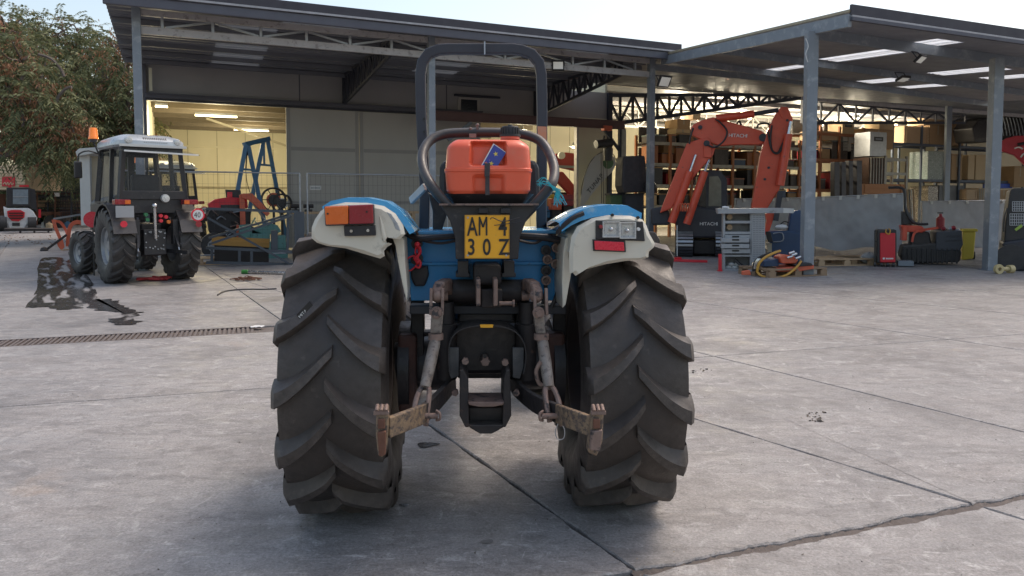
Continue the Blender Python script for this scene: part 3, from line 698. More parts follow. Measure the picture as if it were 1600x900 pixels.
db.prism(poly([(718,578),(724,578),(732,593),(733,668),(727,668),(718,650)],-.42),(0,.16,0)); dbo=P('drawbar_frame',db,blackm,tr,bev=.004)
db=MB(); db.prism(poly([(797,578),(791,578),(787,593),(785,668),(790,668),(799,650)],-.42),(0,.16,0)); dbo=P('drawbar_frame',db,blackm,tr,bev=.004)
m=MB(); m.prism(poly([(731,628),(788,628),(786,633),(770,636),(748,636),(733,633)],-.44),(0,.14,0)); P('drawbar_plate',m,rsteel,dbo,bev=.003)
m=MB(); m.prism(poly([(732,637),(787,637),(787,668),(768,678),(750,678),(733,668)],-.36),(0,.12,0)); P('drawbar_box',m,darkg,dbo,bev=.004)
m=MB(); m.prism(poly([(732,664),(787,664),(780,672),(768,678),(750,678),(740,672)],-.42),(0,.06,0)); P('drawbar_foot',m,blackm,dbo,bev=.003)
for px,py in((727,563),(789,565),(711,612),(806,612)):
    m=MB(); c=L(px,py,-.36); m.cyl(c,c+V((0,-.02,0)),.014,n=6); P('frame_bolt',m,rsteel,dbo)
for a,b in((699,711),(806,818)):
    m=MB(); m.prism(poly([(a,488),(b,488),(b,600),(a,600)],-.15),(0,.2,0)); P('stay_plate',m,darkg,tr,bev=.004)
# lift cylinders beside the housing
for cx_ in(698,822):
    m=MB(); m.cyl(L(cx_,472,-.26),L(cx_,505,-.26),.030,n=18); m.cyl(L(cx_,505,-.26),L(cx_,590,-.24),.042,n=18); P('lift_cylinder',m,blackm,tr)
# hydraulic couplers on the panel
def coupler(px,py,r=.017,cap_=False):
    m=MB(); c=L(px,py,-.18); m.lathe(c,(0,-1,0),[(0,0),(r*.9,0),(r*.9,.03),(r*1.15,.032),(r*1.15,.055),(r*.75,.056),(r*.7,.04),(0,.04)],20); return P('hydraulic_coupler',m,rsteel if not cap_ else MATS['black_rubber'],tr)
for px,py in((867,386),(853,404),(866,411),(851,436)): coupler(px,py)
for px,py in((851,390),(851,421)): coupler(px,py,.018,True)
for pts,rr in(([(870,415),(873,430),(872,455),(862,480)],.009),([(852,442),(853,455),(848,475)],.008)):
    m=MB(); m.tube([L(x,y,-.21) for x,y in pts],rr,8,sub=4); P('hydraulic_hose',m,MATS['black_rubber'],tr)
m=MB(); m.prism(poly([(641,420),(668,415),(670,430),(664,447),(648,448),(642,435)],-.20),(0,.05,0)); P('rubber_boot',m,MATS['black_rubber'],tr,bev=.008)
m=MB(); m.tube([L(*q,-.24) for q in((640,356),(650,362),(653,370),(652,378))],.005,6,sub=4); sk=P('socket_cable',m,rsteel,tr)
m=MB(); c=L(652,380,-.21); m.cyl(c,c+V((0,-.04,0)),.022,n=14); c=L(652,404,-.21); m.cyl(c,c+V((0,-.04,0)),.024,n=14); so_=P('trailer_socket',m,MATS['black_rubber'],tr,bev=.003)
m=MB()
m.tube([L(*q,-.27) for q in((651,383),(649,395),(655,407),(650,415),(640,423),(633,414),(637,404),(647,400),(652,408),(654,394),(652,384))],.0032,6,sub=5,closed=True)
m.tube([L(*q,-.28) for q in((655,385),(657,394),(652,402),(657,410),(655,418),(649,416))],.005,6,sub=4)
for px,py in((652,382),(653,409),(650,404)): c=L(px,py,-.27); m.sphere(c,.012)
P('red_cable',m,redw,so_)
# things lying in or on the tractor
lt=MB(); lc=[L(752,258,cy-.135),L(771,224,cy-.125),L(791,238,cy-.13),L(776,262,cy-.14)]
lt.prism(lc,(0,-.002,0)); lto=P('leaflet',lt,mat('leaflet_blue',(.02,.025,.22),.35,0,(.03,.04,.30),30,coat=.5)); tagM=FR[tr.name]; lto.matrix_world=tagM
tag(lto,'dark blue leaflet with yellow stars tucked in the top recess of the red tank','leaflet'); FR[lto.name]=tagM
mE=MB(); mE.prism([lc[0],lc[1],lc[1].lerp(lc[2],.07),lc[0].lerp(lc[3],.07)],(0,-.0026,0)); mE.prism([lc[1],lc[2],lc[2]+V((0,0,-.003)),lc[1]+V((0,0,-.003))],(0,-.0026,0)); P('white_margin',mE,whitep,lto)
def star(c,r,ang,m,nm):
    q=[c+V((cos(ang+pi*k/5)*r*(1 if k%2==0 else .42),-.0032,sin(ang+pi*k/5)*r*(1 if k%2==0 else .42))) for k in range(10)]
    b=MB(); b.add(q+[c+V((0,-.0032,0))],[(k,(k+1)%10,10) for k in range(10)]); P(nm,b,m,lto)
ste=mat('printed_yellow',(.80,.62,.12),.5); sto=mat('printed_orange',(.80,.16,.03),.5)
star(lc[0].lerp(lc[2],.62)+V((-.004,0,.012)),.010,.5,ste,'printed_star'); star(lc[0].lerp(lc[2],.60)+V((.006,0,-.012)),.009,.2,sto,'printed_star'); star(lc[0].lerp(lc[2],.40)+V((-.002,0,-.008)),.011,.9,sto,'printed_patch'); star(lc[0].lerp(lc[3],.62)+V((.002,0,.012)),.010,.1,ste,'printed_patch'); star(lc[0].lerp(lc[3],.3)+V((0,0,.01)),.007,.1,sto,'printed_patch')
tw=MB(); rnd=random.Random(3); tg=FR[tr.name]
for k in range(16):
    a=L(836+rnd.random()*10,282+rnd.random()*10,G-.03); b=L(862,287+rnd.random()*6,G-.03); c=L(866+rnd.random()*10,296+rnd.random()*8,G-.02); d=L(864+rnd.random()*22,312+rnd.random()*12,G-.02)
    pts_=[a,L(850,275+rnd.random()*14,G-.035),b,c,d] if k<8 else [b,c,L(867+rnd.random()*12,305,G-.02),d]
    tw.tube(pts_,.0014,4,sub=4)
two=P('twine',tw,mat('cyan_twine',(.03,.42,.48),.6,0,(.04,.30,.36),60)); two.matrix_world=tg; tag(two,'cyan plastic twine knotted round the hoop beside the red tank','twine'); FR[two.name]=tg
# pale maker's tag on the left tyre
tgm=MB(); a=L(463,492,-.598);b=L(484,470,-.602);c=L(489,477,-.602);d=L(468,499,-.598)
tgm.prism([a,b,c,d],(0,.004,0)); tgo=P('tyre_sticker',tgm,ink,tr)
ang=atan2(b.z-a.z,b.x-a.x); letters('SUMMIT'[:0]+'MITAS',.017,tgo,whitep,Matrix.Translation(d+V((.002,-.0015,.004)))@Matrix.Rotation(-ang,4,'Y')@MXZ,font_scale=(.95,.8),sp=.9)
# ---------------------------------------------------------------- the building: local frame x along the facade, y into it
BZ=R(24.6); A0=V((-7.04,14.0,0))
BM=Matrix.Translation(A0)@Matrix.Rotation(BZ,4,'Z')
def bt(name,label,cat,x,y,z=0,group=None,rz=0.):
    """a thing standing at building coordinates"""
    return T(name,label,cat,BM@V((x,y,z)),BZ+rz,group)
wallm=mat('grey_wall_panel',(.33,.32,.31),.6,0,(.28,.27,.265),.8,.6,.001,8)
doorm=mat('grey_sliding_panel',(.44,.42,.375),.6,0,(.38,.36,.33),.7,.6,stretch=(1.5,1,.5))
creamw=mat('cream_wall_panel',(.62,.58,.42),.55,0,(.56,.52,.38),1.3,.5,stretch=(1,1,.4))
roofu=mat('roof_sheet_grey',(.17,.175,.195),.55,.1,(.13,.135,.15),1.2,.6,dust=0)
roofr=mat('canopy_soffit_grey',(.30,.295,.305),.5,.1,(.25,.245,.26),.9,.6)
trm=mat('truss_grey',(.46,.44,.43),.55,.1,(.34,.32,.31),5,.5,col3=(.26,.24,.23),sc3=8,th3=.6)
trd=mat('truss_dark',(.04,.045,.06),.6,.1,(.03,.03,.04),5)
postm=mat('post_grey_blue',(.23,.26,.285),.5,.1,(.19,.21,.235),2.5,.6,col3=(.36,.38,.40),sc3=5,th3=.62,w3=.1)
fasc=mat('fascia_dark',(.055,.05,.06),.5,.2,(.04,.038,.045),2)
fascl=mat('fascia_edge',(.42,.41,.42),.45,.3)
gutm=mat('gutter_grey',(.10,.10,.12),.5,.2,(.085,.085,.1),2)
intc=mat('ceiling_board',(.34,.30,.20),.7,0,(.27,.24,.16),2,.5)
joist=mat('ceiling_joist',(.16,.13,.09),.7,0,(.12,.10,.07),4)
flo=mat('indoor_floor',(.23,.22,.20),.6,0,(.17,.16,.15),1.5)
def skylm():
    m=bpy.data.materials.new('skylight_sheet'); m.use_nodes=True; N=m.node_tree.nodes; L_=m.node_tree.links
    t=N.new('ShaderNodeBsdfTranslucent'); t.inputs[0].default_value=(.92,.93,.93,1); b=N['Principled BSDF']; b.inputs['Base Color'].default_value=(.5,.52,.55,1); b.inputs['Roughness'].default_value=.6
    x=N.new('ShaderNodeMixShader'); n=N.new('ShaderNodeTexNoise'); n.inputs['Scale'].default_value=7; r=N.new('ShaderNodeMapRange'); r.inputs[3].default_value=1.; r.inputs[4].default_value=.65
    L_.new(n.outputs[0],r.inputs[0]); L_.new(r.outputs[0],x.inputs[0]); L_.new(b.outputs[0],x.inputs[1]); L_.new(t.outputs[0],x.inputs[2]); L_.new(x.outputs[0],N['Material Output'].inputs[0]); return m
skym=skylm()
skyd=skym.copy(); skyd.name='dark_skylight_sheet'; [setattr(n.inputs[0],'default_value',(.30,.31,.32,1)) for n in skyd.node_tree.nodes if n.type=='BSDF_TRANSLUCENT']; [setattr(n.inputs['Base Color'],'default_value',(.30,.31,.33,1)) for n in skyd.node_tree.nodes if n.type=='BSDF_PRINCIPLED']  # darker copy of the skylight sheet, for the long canopy
class BF(Fr):
    def __init__(s): s.M=BM; s.I=BM.inverted(); s.o=s.I@EYE
B=BF()
# left canopy (long one)
cn=T('long_canopy','long dark canopy with a pale lattice girder in front of the grey workshop wall','canopy',A0,BZ)
po=MB(); po.bx(-.075,.075,-.075,.075,0,5.0)
for z in(4.25,4.5,4.75): po.bx(-.078,.078,-.03,.03,z,z+.02)
p0=P('post',po,postm,cn,bev=.006)
for x in(5.78,11.62): inst(p0,cn,(x,0,0))
ch=MB(); ch.bx(.08,11.54,-.035,.035,4.80,4.92); P('girder_top_chord',ch,trm,cn)
ch=MB(); ch.bx(.08,11.54,-.035,.035,4.46,4.60); P('girder_bottom_chord',ch,trm,cn)
vb=MB(); vb.bx(-.025,.025,-.03,.03,.0,.198); v0=P('web_post',vb,galv,cn); v0.location=(.44,0,4.601)
xs=[.44+.89*k for k in range(1,13) if abs(.44+.89*k-5.78)>.2]
for x in xs: inst(v0,cn,(x,0,4.601))
dg=MB(); dg.bar((0,0,.01),(.80,0,.188),.04,.03,up=(0,1,0)); d0=P('web_diagonal',dg,galv,cn); d0.location=(.50,.0,4.601)
for k in range(6):
    x=.44+.89*(2*k+1)
    if k>0: inst(d0,cn,(x-.84,0,4.601))
    if x<11.: inst(d0,cn,(x+.84,0,4.601),sc=(-1,1,1))
# corrugated roof: ribs run along the facade
def roofz(y): return 5.0-.03*y
def corr(x0,x1,y0,y1,pitch=.25,dz=0):
    mb=MB(); pts=[];y=y0
    while y<y1-1e-3:
        for dy,h in((0,0),(pitch*.45,0),(pitch*.55,-.045),(pitch*.9,-.045)):
            if y+dy<y1: pts.append((y+dy,roofz(y+dy)+h+dz))
        y+=pitch
    pts.append((y1,roofz(y1)+dz))
    for (a,za),(b,zb) in zip(pts[:-1],pts[1:]):
        mb.add([(x0,a,za),(x1,a,za),(x1,b,zb),(x0,b,zb),(x0,a,za+.012),(x1,a,za+.012),(x1,b,zb+.012),(x0,b,zb+.012)],[(0,1,2,3),(7,6,5,4),(0,3,7,4),(1,5,6,2)])
    return mb
def span(x0,x1,segs):
    """roof sheets between x0 and x1; segs: y ranges of the sheet that are skylight"""
    y=-.60
    for a,b in segs+[(5.1,5.1)]:
        if a>y+.01: P('roof_sheet',corr(x0,x1,y,a),roofu,cn)
        if b>a: P('skylight',corr(x0,x1,a,b),skyd,cn)
        y=b
for x0,x1,sg in[(-.5,1.5,[]),(1.5,2.65,[(.6,4.6)]),(2.65,3.2,[(-.35,.15)]),(3.2,4.2,[(-.35,.15)]),(4.2,6.5,[]),(6.5,7.7,[(1.4,4.2)]),(7.7,9.2,[]),(9.2,10.4,[(-.35,.15)]),(10.4,12.0,[])]: span(x0,x1,sg)
pu=MB(); pu.bx(-.45,11.95,0,.06,0,.10); q0=P('purlin',pu,roofu,cn); q0.location=(0,.9,4.82)
for k in range(1,5): inst(q0,cn,(0,.9+k*.95,4.83-.03*k))
fa_=MB(); fa_.bx(-.5,12.05,-.66,-.60,5.03,5.20); P('fascia_board',fa_,fasc,cn)
fa_=MB(); fa_.bx(-.5,12.0,-.70,-.662,4.99,5.028); P('drip_edge',fa_,fascl,cn)
fa_=MB(); fa_.bx(-.5,12.0,-.66,-.601,4.80,4.985); P('gutter',fa_,gutm,cn,bev=.02)
def cross(x,y0,y1,zt0,zb0,zt1,zb1,n,nm='cross_truss',par=cn,mt=None,along='y',w=.06):
    mt=mt or trd
    def pt(t,z): return V((x,y0+(y1-y0)*t,z)) if along=='y' else V((x+(y1-y0)*t,y0,z))
    zt=lambda t: zt0+(zt1-zt0)*t
    zb=lambda t: zb0+(zb1-zb0)*t
    m=MB(); m.bar(pt(0,zt0),pt(1,zt1),w,w*1.2); m.bar(pt(0,zb0),pt(1,zb1),w,w*1.2); m.bar(pt(0,zb0),pt(0,zt0),w*1.3,w*1.3,up=(1,0,0)); o=P(nm,m,mt,par)
    for k in range(1,n+1):
        t=k/n; t0=(k-1)/n
        if zt(t)-zb(t)<.06: continue
        m=MB(); m.bar(pt(t,zb(t)),pt(t,zt(t)),w*.7,w*.7,up=(1,0,0)); P('truss_post',m,mt,o)
        m=MB(); m.bar(pt(t0,zt(t0)) if k%2 else pt(t0,zb(t0)),pt(t,zb(t)) if k%2 else pt(t,zt(t)),w*.7,w*.7,up=(1,0,0)); P('truss_diagonal',m,mt,o)
    return o
cross(4.9,4.95,.1,4.78,4.02,4.82,4.50,16)
cross(10.8,4.95,.1,4.78,3.95,4.82,4.50,16)
# the workshop: wall plane at y=5
wk=T('workshop_building','grey panelled workshop with a yellow lit interior and a half open sliding door','workshop',BM@V((0,5,0)),BZ)
WX=13.42
m=MB(); m.bx(0,WX,0,.12,4.02,4.86); P('upper_wall',m,wallm,wk)
for x in(3.7,7.9,10.9):
    m=MB(); m.bx(x,x+.03,-.006,-.001,4.03,4.85); P('panel_joint',m,gutm,wk)
m=MB(); m.bx(-.02,9.0,-.16,.0-.003,3.90,4.02); m.bx(-.02,9.0,-.20,-.161,3.99,4.02); P('door_track',m,gutm,wk,bev=.004)
m=MB(); m.bx(-.02,9.0,-.13,-.02,3.84,3.895); P('track_rail',m,trd,wk)
m=MB(); m.bx(-.12,0.,-.1,.1,0,4.8); P('corner_post',m,gutm,wk)
m=MB(); m.bx(.07,.14,-.22,-.165,4.06,4.62); P('bolt_strip',m,creamw,wk)
# sliding panel in three leaves
for k,(a,b) in enumerate(((3.33,5.3),(5.3,7.2),(7.2,8.95))):
    m=MB(); m.bx(a+.006,b-.006,-.11,-.06,.08,3.83); dl=P('sliding_door_leaf',m,doorm,wk)
    for x in(a+.06,b-.06):
        f=MB(); f.bx(x-.05,x+.05,-.118,-.111,.09,3.82); P('leaf_stile_shadow',f,mat('door_frame_shade',(.33,.32,.30),.6,0,(.28,.27,.25),2),dl)  # frame's shadow showing through the translucent leaf, laid on as thin darker strips
    for z in(2.70,1.25):
        f=MB(); f.bx(a+.12,b-.12,-.117,-.111,z,z+.10); P('leaf_rail_shadow',f,MATS['door_frame_shade'],dl)
m=MB(); q=B.L(484,290,4.87);q2=B.L(502,297,4.87); m.bx(q.x,q2.x,-.13,-.119,q2.z,q.z); sg=P('door_notice',m,whitep,wk)
m=MB()
for k in range(7): m.bx(q.x+.03+k*.035,q.x+.052+k*.035,-.1325,-.1305,(q.z+q2.z)/2-.02,(q.z+q2.z)/2+.015)
P('notice_print',m,steelg,sg)
m=MB(); m.bx(8.36,8.87,-.03,-.003,3.98,4.36); wi=P('ventilation_window',m,mat('dark_pane',(.02,.024,.035),.2,0,amt=.2),wk)
m=MB(); m.bx(8.28,8.95,-.04,-.003,4.363,4.41); m.bx(8.26,8.355,-.04,-.003,3.95,4.36); m.bx(8.875,8.95,-.04,-.003,3.95,4.36); P('window_frame',m,doorm,wi)
m=MB(); m.bx(8.15,9.6,-.10,-.003,4.44,4.50); P('conduit',m,trd,wk)
m=MB(); m.bx(12.35,13.42,-.02,.10,0,4.018); P('front_wall_panel',m,creamw,wk)
m=MB(); m.bx(12.28,12.348,-.05,.12,0,4.018); P('door_jamb',m,trm,wk)
m=MB(); m.bx(9.0,12.28,-.03,.08,3.80,4.018); P('lintel',m,wallm,wk)
m=MB(); m.bx(13.424,13.58,-.10,.10,0,4.86); P('corner_post',m,trd,wk)
# shell
D=12.
m=MB(); m.bx(-.1,0,.13,D,0,4.9); P('side_wall',m,creamw,wk)
m=MB(); m.bx(0,46,D,D+.12,0,5.6); bw=P('back_wall',m,creamw,wk)
k=0
for x in [1.1*i for i in range(0,30)]:
    f=MB(); f.bx(x,x+.025,D-.012,D-.002,0,5.5); P('wall_panel_joint',f,mat('panel_seam',(.38,.35,.24),.6),bw)
for z in(1.9,3.55):
    f=MB(); f.bx(0.02,30,D-.06,D-.013,z,z+.07); P('wall_rail',f,creamw if z>3 else mat('panel_seam'if 0 else 'rail_shade',(.36,.32,.22),.6),bw)
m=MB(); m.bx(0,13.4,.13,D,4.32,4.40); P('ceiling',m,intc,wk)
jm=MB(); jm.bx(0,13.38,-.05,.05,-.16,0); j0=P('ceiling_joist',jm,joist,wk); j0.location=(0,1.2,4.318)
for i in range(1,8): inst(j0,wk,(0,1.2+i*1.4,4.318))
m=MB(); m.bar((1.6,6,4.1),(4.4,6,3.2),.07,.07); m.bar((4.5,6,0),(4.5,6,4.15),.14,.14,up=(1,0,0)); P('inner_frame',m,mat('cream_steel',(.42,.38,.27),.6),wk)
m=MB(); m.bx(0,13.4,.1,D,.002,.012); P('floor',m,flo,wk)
m=MB(); m.bx(13.5,46,-.4,D,5.45,5.55); m.prism([(12.0,-5.6,4.97),(26.,-5.6,4.97),(46.,-4.,5.2),(46,-.4,5.45),(13.5,-.4,5.45),(12.0,-.4,5.05)],(0,0,.06)); P('warehouse_roof',m,roofu,wk)
m=MB(); m.bx(13.42,13.5,.11,D,4.32,5.45); P('gable_infill',m,creamw,wk)
m=MB(); m.bx(46,46.1,-1,D,0,5.6); P('side_wall',m,wallm,wk)
jm=MB(); jm.bx(13.6,45.9,-.04,.04,-.15,0); j1=P('roof_purlin',jm,trm,wk); j1.location=(0,1.,5.448)
for i in range(1,6): inst(j1,wk,(0,1.+i*2.1,5.448))
cross(13.5,.1,8.5,4.80,3.85,5.32,5.20,17,'front_truss',wk,trd,'x',.10)
cross(23.2,1.2,11.,5.35,4.45,5.25,4.9,10,'inner_truss',wk,trd,'x',.09)
cross(16,6,26.,5.3,4.55,5.3,4.55,22,'rear_truss',wk,mat('pale_truss',(.34,.33,.30),.5),'x',.09)
m=MB(); a=B.L(1480,180,5);b=B.L(1488,180,5); m.bx(a.x,b.x,0,.10,0,5.4); P('steel_column',m,steelg,wk)
# lamps that are lit
lampm=mat('lit_lamp',(1,.86,.55),.5,emit=7.,amt=0)
def lamp(x,y,z,e,nm,label,group=None,tubel=0,c=(1,.86,.56),sz=.35):
    t=bt(nm,label,'lamp',x,y,z,group)
    m=MB(); m.lathe((0,0,0),(0,0,1),[(.0,.16),(.05,.16),(.07,.06),(.20,.0),(.19,0),(.06,.05)],16) if not tubel else m.bx(-tubel/2,tubel/2,-.06,.06,.0,.06)
    P('lamp_housing',m,galv,t)
    m=MB(); m.sphere((0,0,-.01),.10,12,(1,1,.6)) if not tubel else m.cyl((-tubel/2,0,-.03),(tubel/2,0,-.03),.025)
    P('bulb',m,lampm if not tubel else mat('lit_tube',(1,.86,.55),.5,emit=2.6,amt=0),t)
    if e:
        l=bpy.data.lights.new('lamp_light','POINT'); l.energy=e; l.color=c; l.shadow_soft_size=sz; o=bpy.data.objects.new('lamp_light',l); C.objects.link(o); o.parent=t; o.location=(0,0,-.45)
    return t
LE=1.
lamp(1.8,8.8,3.98,125*LE,'tube_lamp','strip lamp deep in the yellow bay seen through the door above the cab tractor',tubel=1.2)
lamp(3.2,13.0,3.98,120*LE,'tube_lamp','strip lamp near the back wall of the yellow bay behind the blue gantry',tubel=1.2)
lamp(.32,6.0,3.86,45*LE,'tube_lamp','short lit strip lamp tucked in the top corner of the bay opening',tubel=.3)
a=B.L(815,203,6.4); lamp(a.x,6.4,a.z,70*LE,'work_lamp','bright lit work lamp seen just above the cap of the red tank')
a=B.L(897,229,9.); lamp(a.x,9.,a.z,120*LE,'bell_lamp','lit bell lamp hanging in the opening left of the teardrop flag')
for i,(px,py,ly) in enumerate(((1058,152,8),(1092,157,8),(1122,151,8),(1147,143,10),(1160,166,8),(1172,152,10),(1254,173,8),(1275,165,9),(1283,175,11),(1304,168,10),(1332,172,9),(1341,163,8),(1400,169,9))):
    a=B.L(px,py,ly+.8); lamp(a.x,a.y,min(a.z,5.2),(250 if i%2==0 else 0)*LE,'hall_lamp','small bright lamp under the warehouse roof, %s from the left'%['first','second','third','fourth','fifth','sixth','seventh','eighth','ninth','tenth','eleventh','twelfth','last'][i],'lamps under the warehouse roof',c=(1,.87,.64))
# floodlights on the canopy
def flood(px,py,Y,label,tilt,face=(0,-1,0),yaw=0.,sz=.24,lit=0):
    p=at(px,py,Y); t=T('floodlight',label,'floodlight',p,yaw)
    M_=Matrix.Rotation(tilt,4,'X')
    m=MB(); m.box((0,0,0),(sz*1.2,.05,sz),M_.to_3x3()); P('housing',m,blackp,t,bev=.008)
    m=MB(); c=M_@V((0,-.028,0)); m.box(c,(sz*.95,.006,sz*.75),M_.to_3x3()); P('glass_front',m,mat('flood_glass',(.62,.60,.55),.3,0,(.5,.5,.46),60,.4,emit=.12) ,t)
    m=MB(); m.bar((-sz*.62,0,0),(-sz*.62,.1,.14),.015); m.bar((sz*.62,0,0),(sz*.62,.1,.14),.015); m.bar((-sz*.63,.1,.14),(sz*.63,.1,.14),.02); P('bracket',m,trd,t)
flood(872,103,17.6,'small black floodlight clipped to the pale girder over the red tank',R(-15))
flood(1038,127,18.2,'grey floodlight turned sideways beside the junction of both canopies',R(30),yaw=R(30),sz=.30)
flood(1438,92,13.6,'pale floodlight hanging from the right canopy near its front edge',R(50),yaw=R(35),sz=.18)
flood(1411,123,15.5,'black floodlight hanging below the middle skylights of the right canopy',R(70),yaw=R(20),sz=.2)
# right canopy
P1=gnd(1260,430); P2=gnd(1546,422)
rcn=T('corner_canopy','grey canopy with white roof lights on two square posts over the excavator','canopy',P1,0)
def c3(x,y,z): return V((x,y,z))
FLc=c3(5.52,12.2,4.36); BLc=c3(3.75,18.6,4.93); uu=V((.9705,.2411,0))
def rp_(a,b,dz=0.):
    f=FLc+uu*a+V((0,0,-.0595*a)); k=BLc+V((cos(BZ),sin(BZ),0))*a*1.02+V((0,0,-.035*a)); p=f.lerp(k,b); p.z+=dz; return p
def inv_rp(px,py):
    """roof coordinates under a photo pixel"""
    best=None
    a,b=5.,.5
    for _ in range(40):
        p=rp_(a,b); n=(rp_(a+.1,b)-p).cross(rp_(a,b+.01)-p).normalized(); h=onpl(px,py,p,n); dA=(rp_(a+.1,b)-p)/.1; dB=(rp_(a,b+.01)-p)/.01; r=h-p
        # least squares in the two directions
        aa=dA.dot(dA);bb=dB.dot(dB);ab=dA.dot(dB);det=aa*bb-ab*ab; ra=r.dot(dA);rb=r.dot(dB)
        a+=(ra*bb-rb*ab)/det; b+=(rb*aa-ra*ab)/det
        a=max(-2,min(20,a)); b=max(-1,min(2,b))
    return a,b
sk=[]
for q in([(1283,93),(1375,76),(1420,80),(1320,98)],[(1425,67),(1462,60),(1505,66),(1465,73)],[(1185,112),(1240,100),(1256,104),(1210,114)],[(1345,128),(1410,118),(1442,123),(1380,131)],[(1455,115),(1540,103),(1580,108),(1490,118)],[(1410,137),(1480,127),(1520,130),(1440,139)],[(1540,122),(1600,114),(1640,117),(1560,126)]):
    ab=[inv_rp(*p) for p in q]; sk.append((sum(x[0] for x in ab[:1]+ab[1:2])/2,sum(x[0] for x in ab[2:])/2,min(x[1] for x in ab),max(x[1] for x in ab)))
print('SKY',[tuple(round(t,2) for t in s) for s in sk])
AW=12.
def rquad(a0,a1,b0,b1,name,m,par,rib=False):
    mb=MB(); n=max(1,int(round((a1-a0)/.24))) if rib else 1
    for i in range(n):
        x0=a0+(a1-a0)*i/n;x1=a0+(a1-a0)*(i+1)/n;xm=x0+(x1-x0)*.7
        for (s,e,d0,d1) in(((x0,xm,0,0),(xm,x1,.035,.035)) if rib else ((x0,x1,0,0),)):
            v=[rp_(s,b0,d0),rp_(e,b0,d0),rp_(e,b1,d1),rp_(s,b1,d1)]; t=[p+V((0,0,.025)) for p in v]
            mb.add(v+t,[(0,1,2,3),(7,6,5,4),(0,4,5,1),(1,5,6,2),(2,6,7,3),(3,7,4,0)])
    P(name,mb,m,par,world=True)
cuts=sorted(set([0.,AW]+[x for s in sk for x in(s[0],s[1]) if 0<x<AW]))
cols=[c for c in cuts]
for a0,a1 in zip(cols[:-1],cols[1:]):
    if a1-a0<.02: continue
    am=(a0+a1)/2; bs=sorted([(max(0,s[2]),min(1,s[3])) for s in sk if s[0]<am<s[1]])
    b=0.
    for s,e in bs+[(1.,1.)]:
        if s>b+.005: rquad(a0,a1,b,s,'soffit_sheet',roofr,rcn)
        if e>max(s,b)+.005: rquad(a0,a1,max(s,b),e,'skylight',skym,rcn,True)
        b=max(b,e)
def rbar(a0,b0,a1,b1,w,h,nm,m,dz):
    mb=MB(); mb.bar(rp_(a0,b0,dz),rp_(a1,b1,dz),w,h); return P(nm,mb,m,rcn,world=True,bev=.004)
pa,pb=inv_rp(1262,50); 
rbar(0.,-.0,0.,1.,.07,.20,'verge_beam',postm,-.105)
ea,eb=inv_rp(1270,52)
for b_,h in((.20,.19),(.635,.16),(.955,.16)): rbar(.04,b_,AW,b_,.07,h,'purlin',postm,-h/2-.002)
rbar(0,0,AW,0,.05,.17,'front_fascia',fasc,.075); rbar(0,-.006,AW,-.006,.03,.03,'drip_edge',fascl,-.03); rbar(0,-.004,AW,-.004,.06,.06,'gutter_edge',gutm,-.075)
rbar(0.,-.0,0.,1.,.05,.05,'verge_flashing',mat('ochre_flashing',(.42,.36,.24),.5),.055)
pm=MB(); 
def post(p,h,w,nm='post'):
    m=MB(); m.bx(p.x-w/2,p.x+w/2,p.y-w/2,p.y+w/2,0,h); m.bx(p.x-w/2-.05,p.x+w/2+.05,p.y-w/2-.05,p.y+w/2+.05,.002,.015); return P(nm,m,postm,rcn,world=True,bev=.008)
post(P1,4.28,.185); post(P2,4.02,.185)
a=at(1262,60,P1.y);
m=MB(); pp=[at(1259,60,P1.y-.10),at(1263,72,P1.y-.10),at(1259,84,P1.y-.10),at(1262,97,P1.y-.10)]; m.tube(pp,.008,6,sub=4); P('loose_cable',m,whitep,rcn,world=True)
# a plain beam linking both canopies
m=MB(); m.bar(BM@V((11.62,0,4.72)),rp_(6.,1.,-.1),.07,.16); P('rear_beam',m,postm,rcn,world=True)
# ---------------------------------------------------------------- colours for the things around
silv=mat('silver_roof_paint',(.50,.53,.55),.35,.3,(.42,.45,.47),4)
glassd=mat('cab_glass',(.10,.12,.13),.03,0,amt=0,alpha=.2)
hred=mat('excavator_red',(.66,.085,.038),.42,0,(.55,.065,.03),3,.5,col3=(.30,.07,.05),sc3=9,th3=.66,coat=.15)
oran=mat('orange_red_paint',(.62,.13,.06),.5,0,(.50,.10,.05),5,col3=(.25,.1,.07),sc3=12,th3=.66)
teal=mat('teal_paint',(.10,.25,.22),.5,0,(.08,.19,.17),4,col3=(.05,.07,.07),sc3=9,th3=.62)
gblue=mat('gantry_blue',(.07,.18,.30),.5,0,(.05,.13,.22),4,col3=(.12,.13,.14),sc3=12,th3=.66)
yelb=mat('ochre_beam',(.46,.26,.06),.6,0,(.38,.2,.05),6)
wood=mat('raw_wood',(.50,.36,.22),.75,0,(.38,.25,.15),5,.6,.001,30,stretch=(1,6,6))
woodd=mat('old_pallet_wood',(.30,.20,.12),.8,0,(.20,.14,.09),8,.6)
card=mat('cardboard',(.40,.26,.14),.8,0,(.33,.21,.11),3,.5)
cardp=mat('pale_cardboard',(.56,.42,.26),.8,0,(.50,.37,.22),3,.5)
wrapm=mat('stretch_wrapped_goods',(.20,.25,.24),.3,0,(.10,.13,.13),10,.5,.004,18,col3=(.45,.48,.47),sc3=24,th3=.62)
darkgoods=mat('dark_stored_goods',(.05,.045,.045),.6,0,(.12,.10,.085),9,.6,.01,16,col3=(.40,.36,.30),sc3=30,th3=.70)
rackm=mat('rack_upright',(.09,.11,.15),.5,.1,(.06,.08,.11),5)
racko=mat('rack_orange',(.36,.14,.06),.55,0,(.28,.11,.05),5)
rackp=mat('rack_pale',(.42,.40,.34),.5,.1)
tarpm=mat('grey_tarpaulin',(.36,.365,.37),.5,0,(.29,.295,.30),2.5,.6,.004,12,col3=(.36,.37,.38),sc3=3,th3=.62,w3=.15)
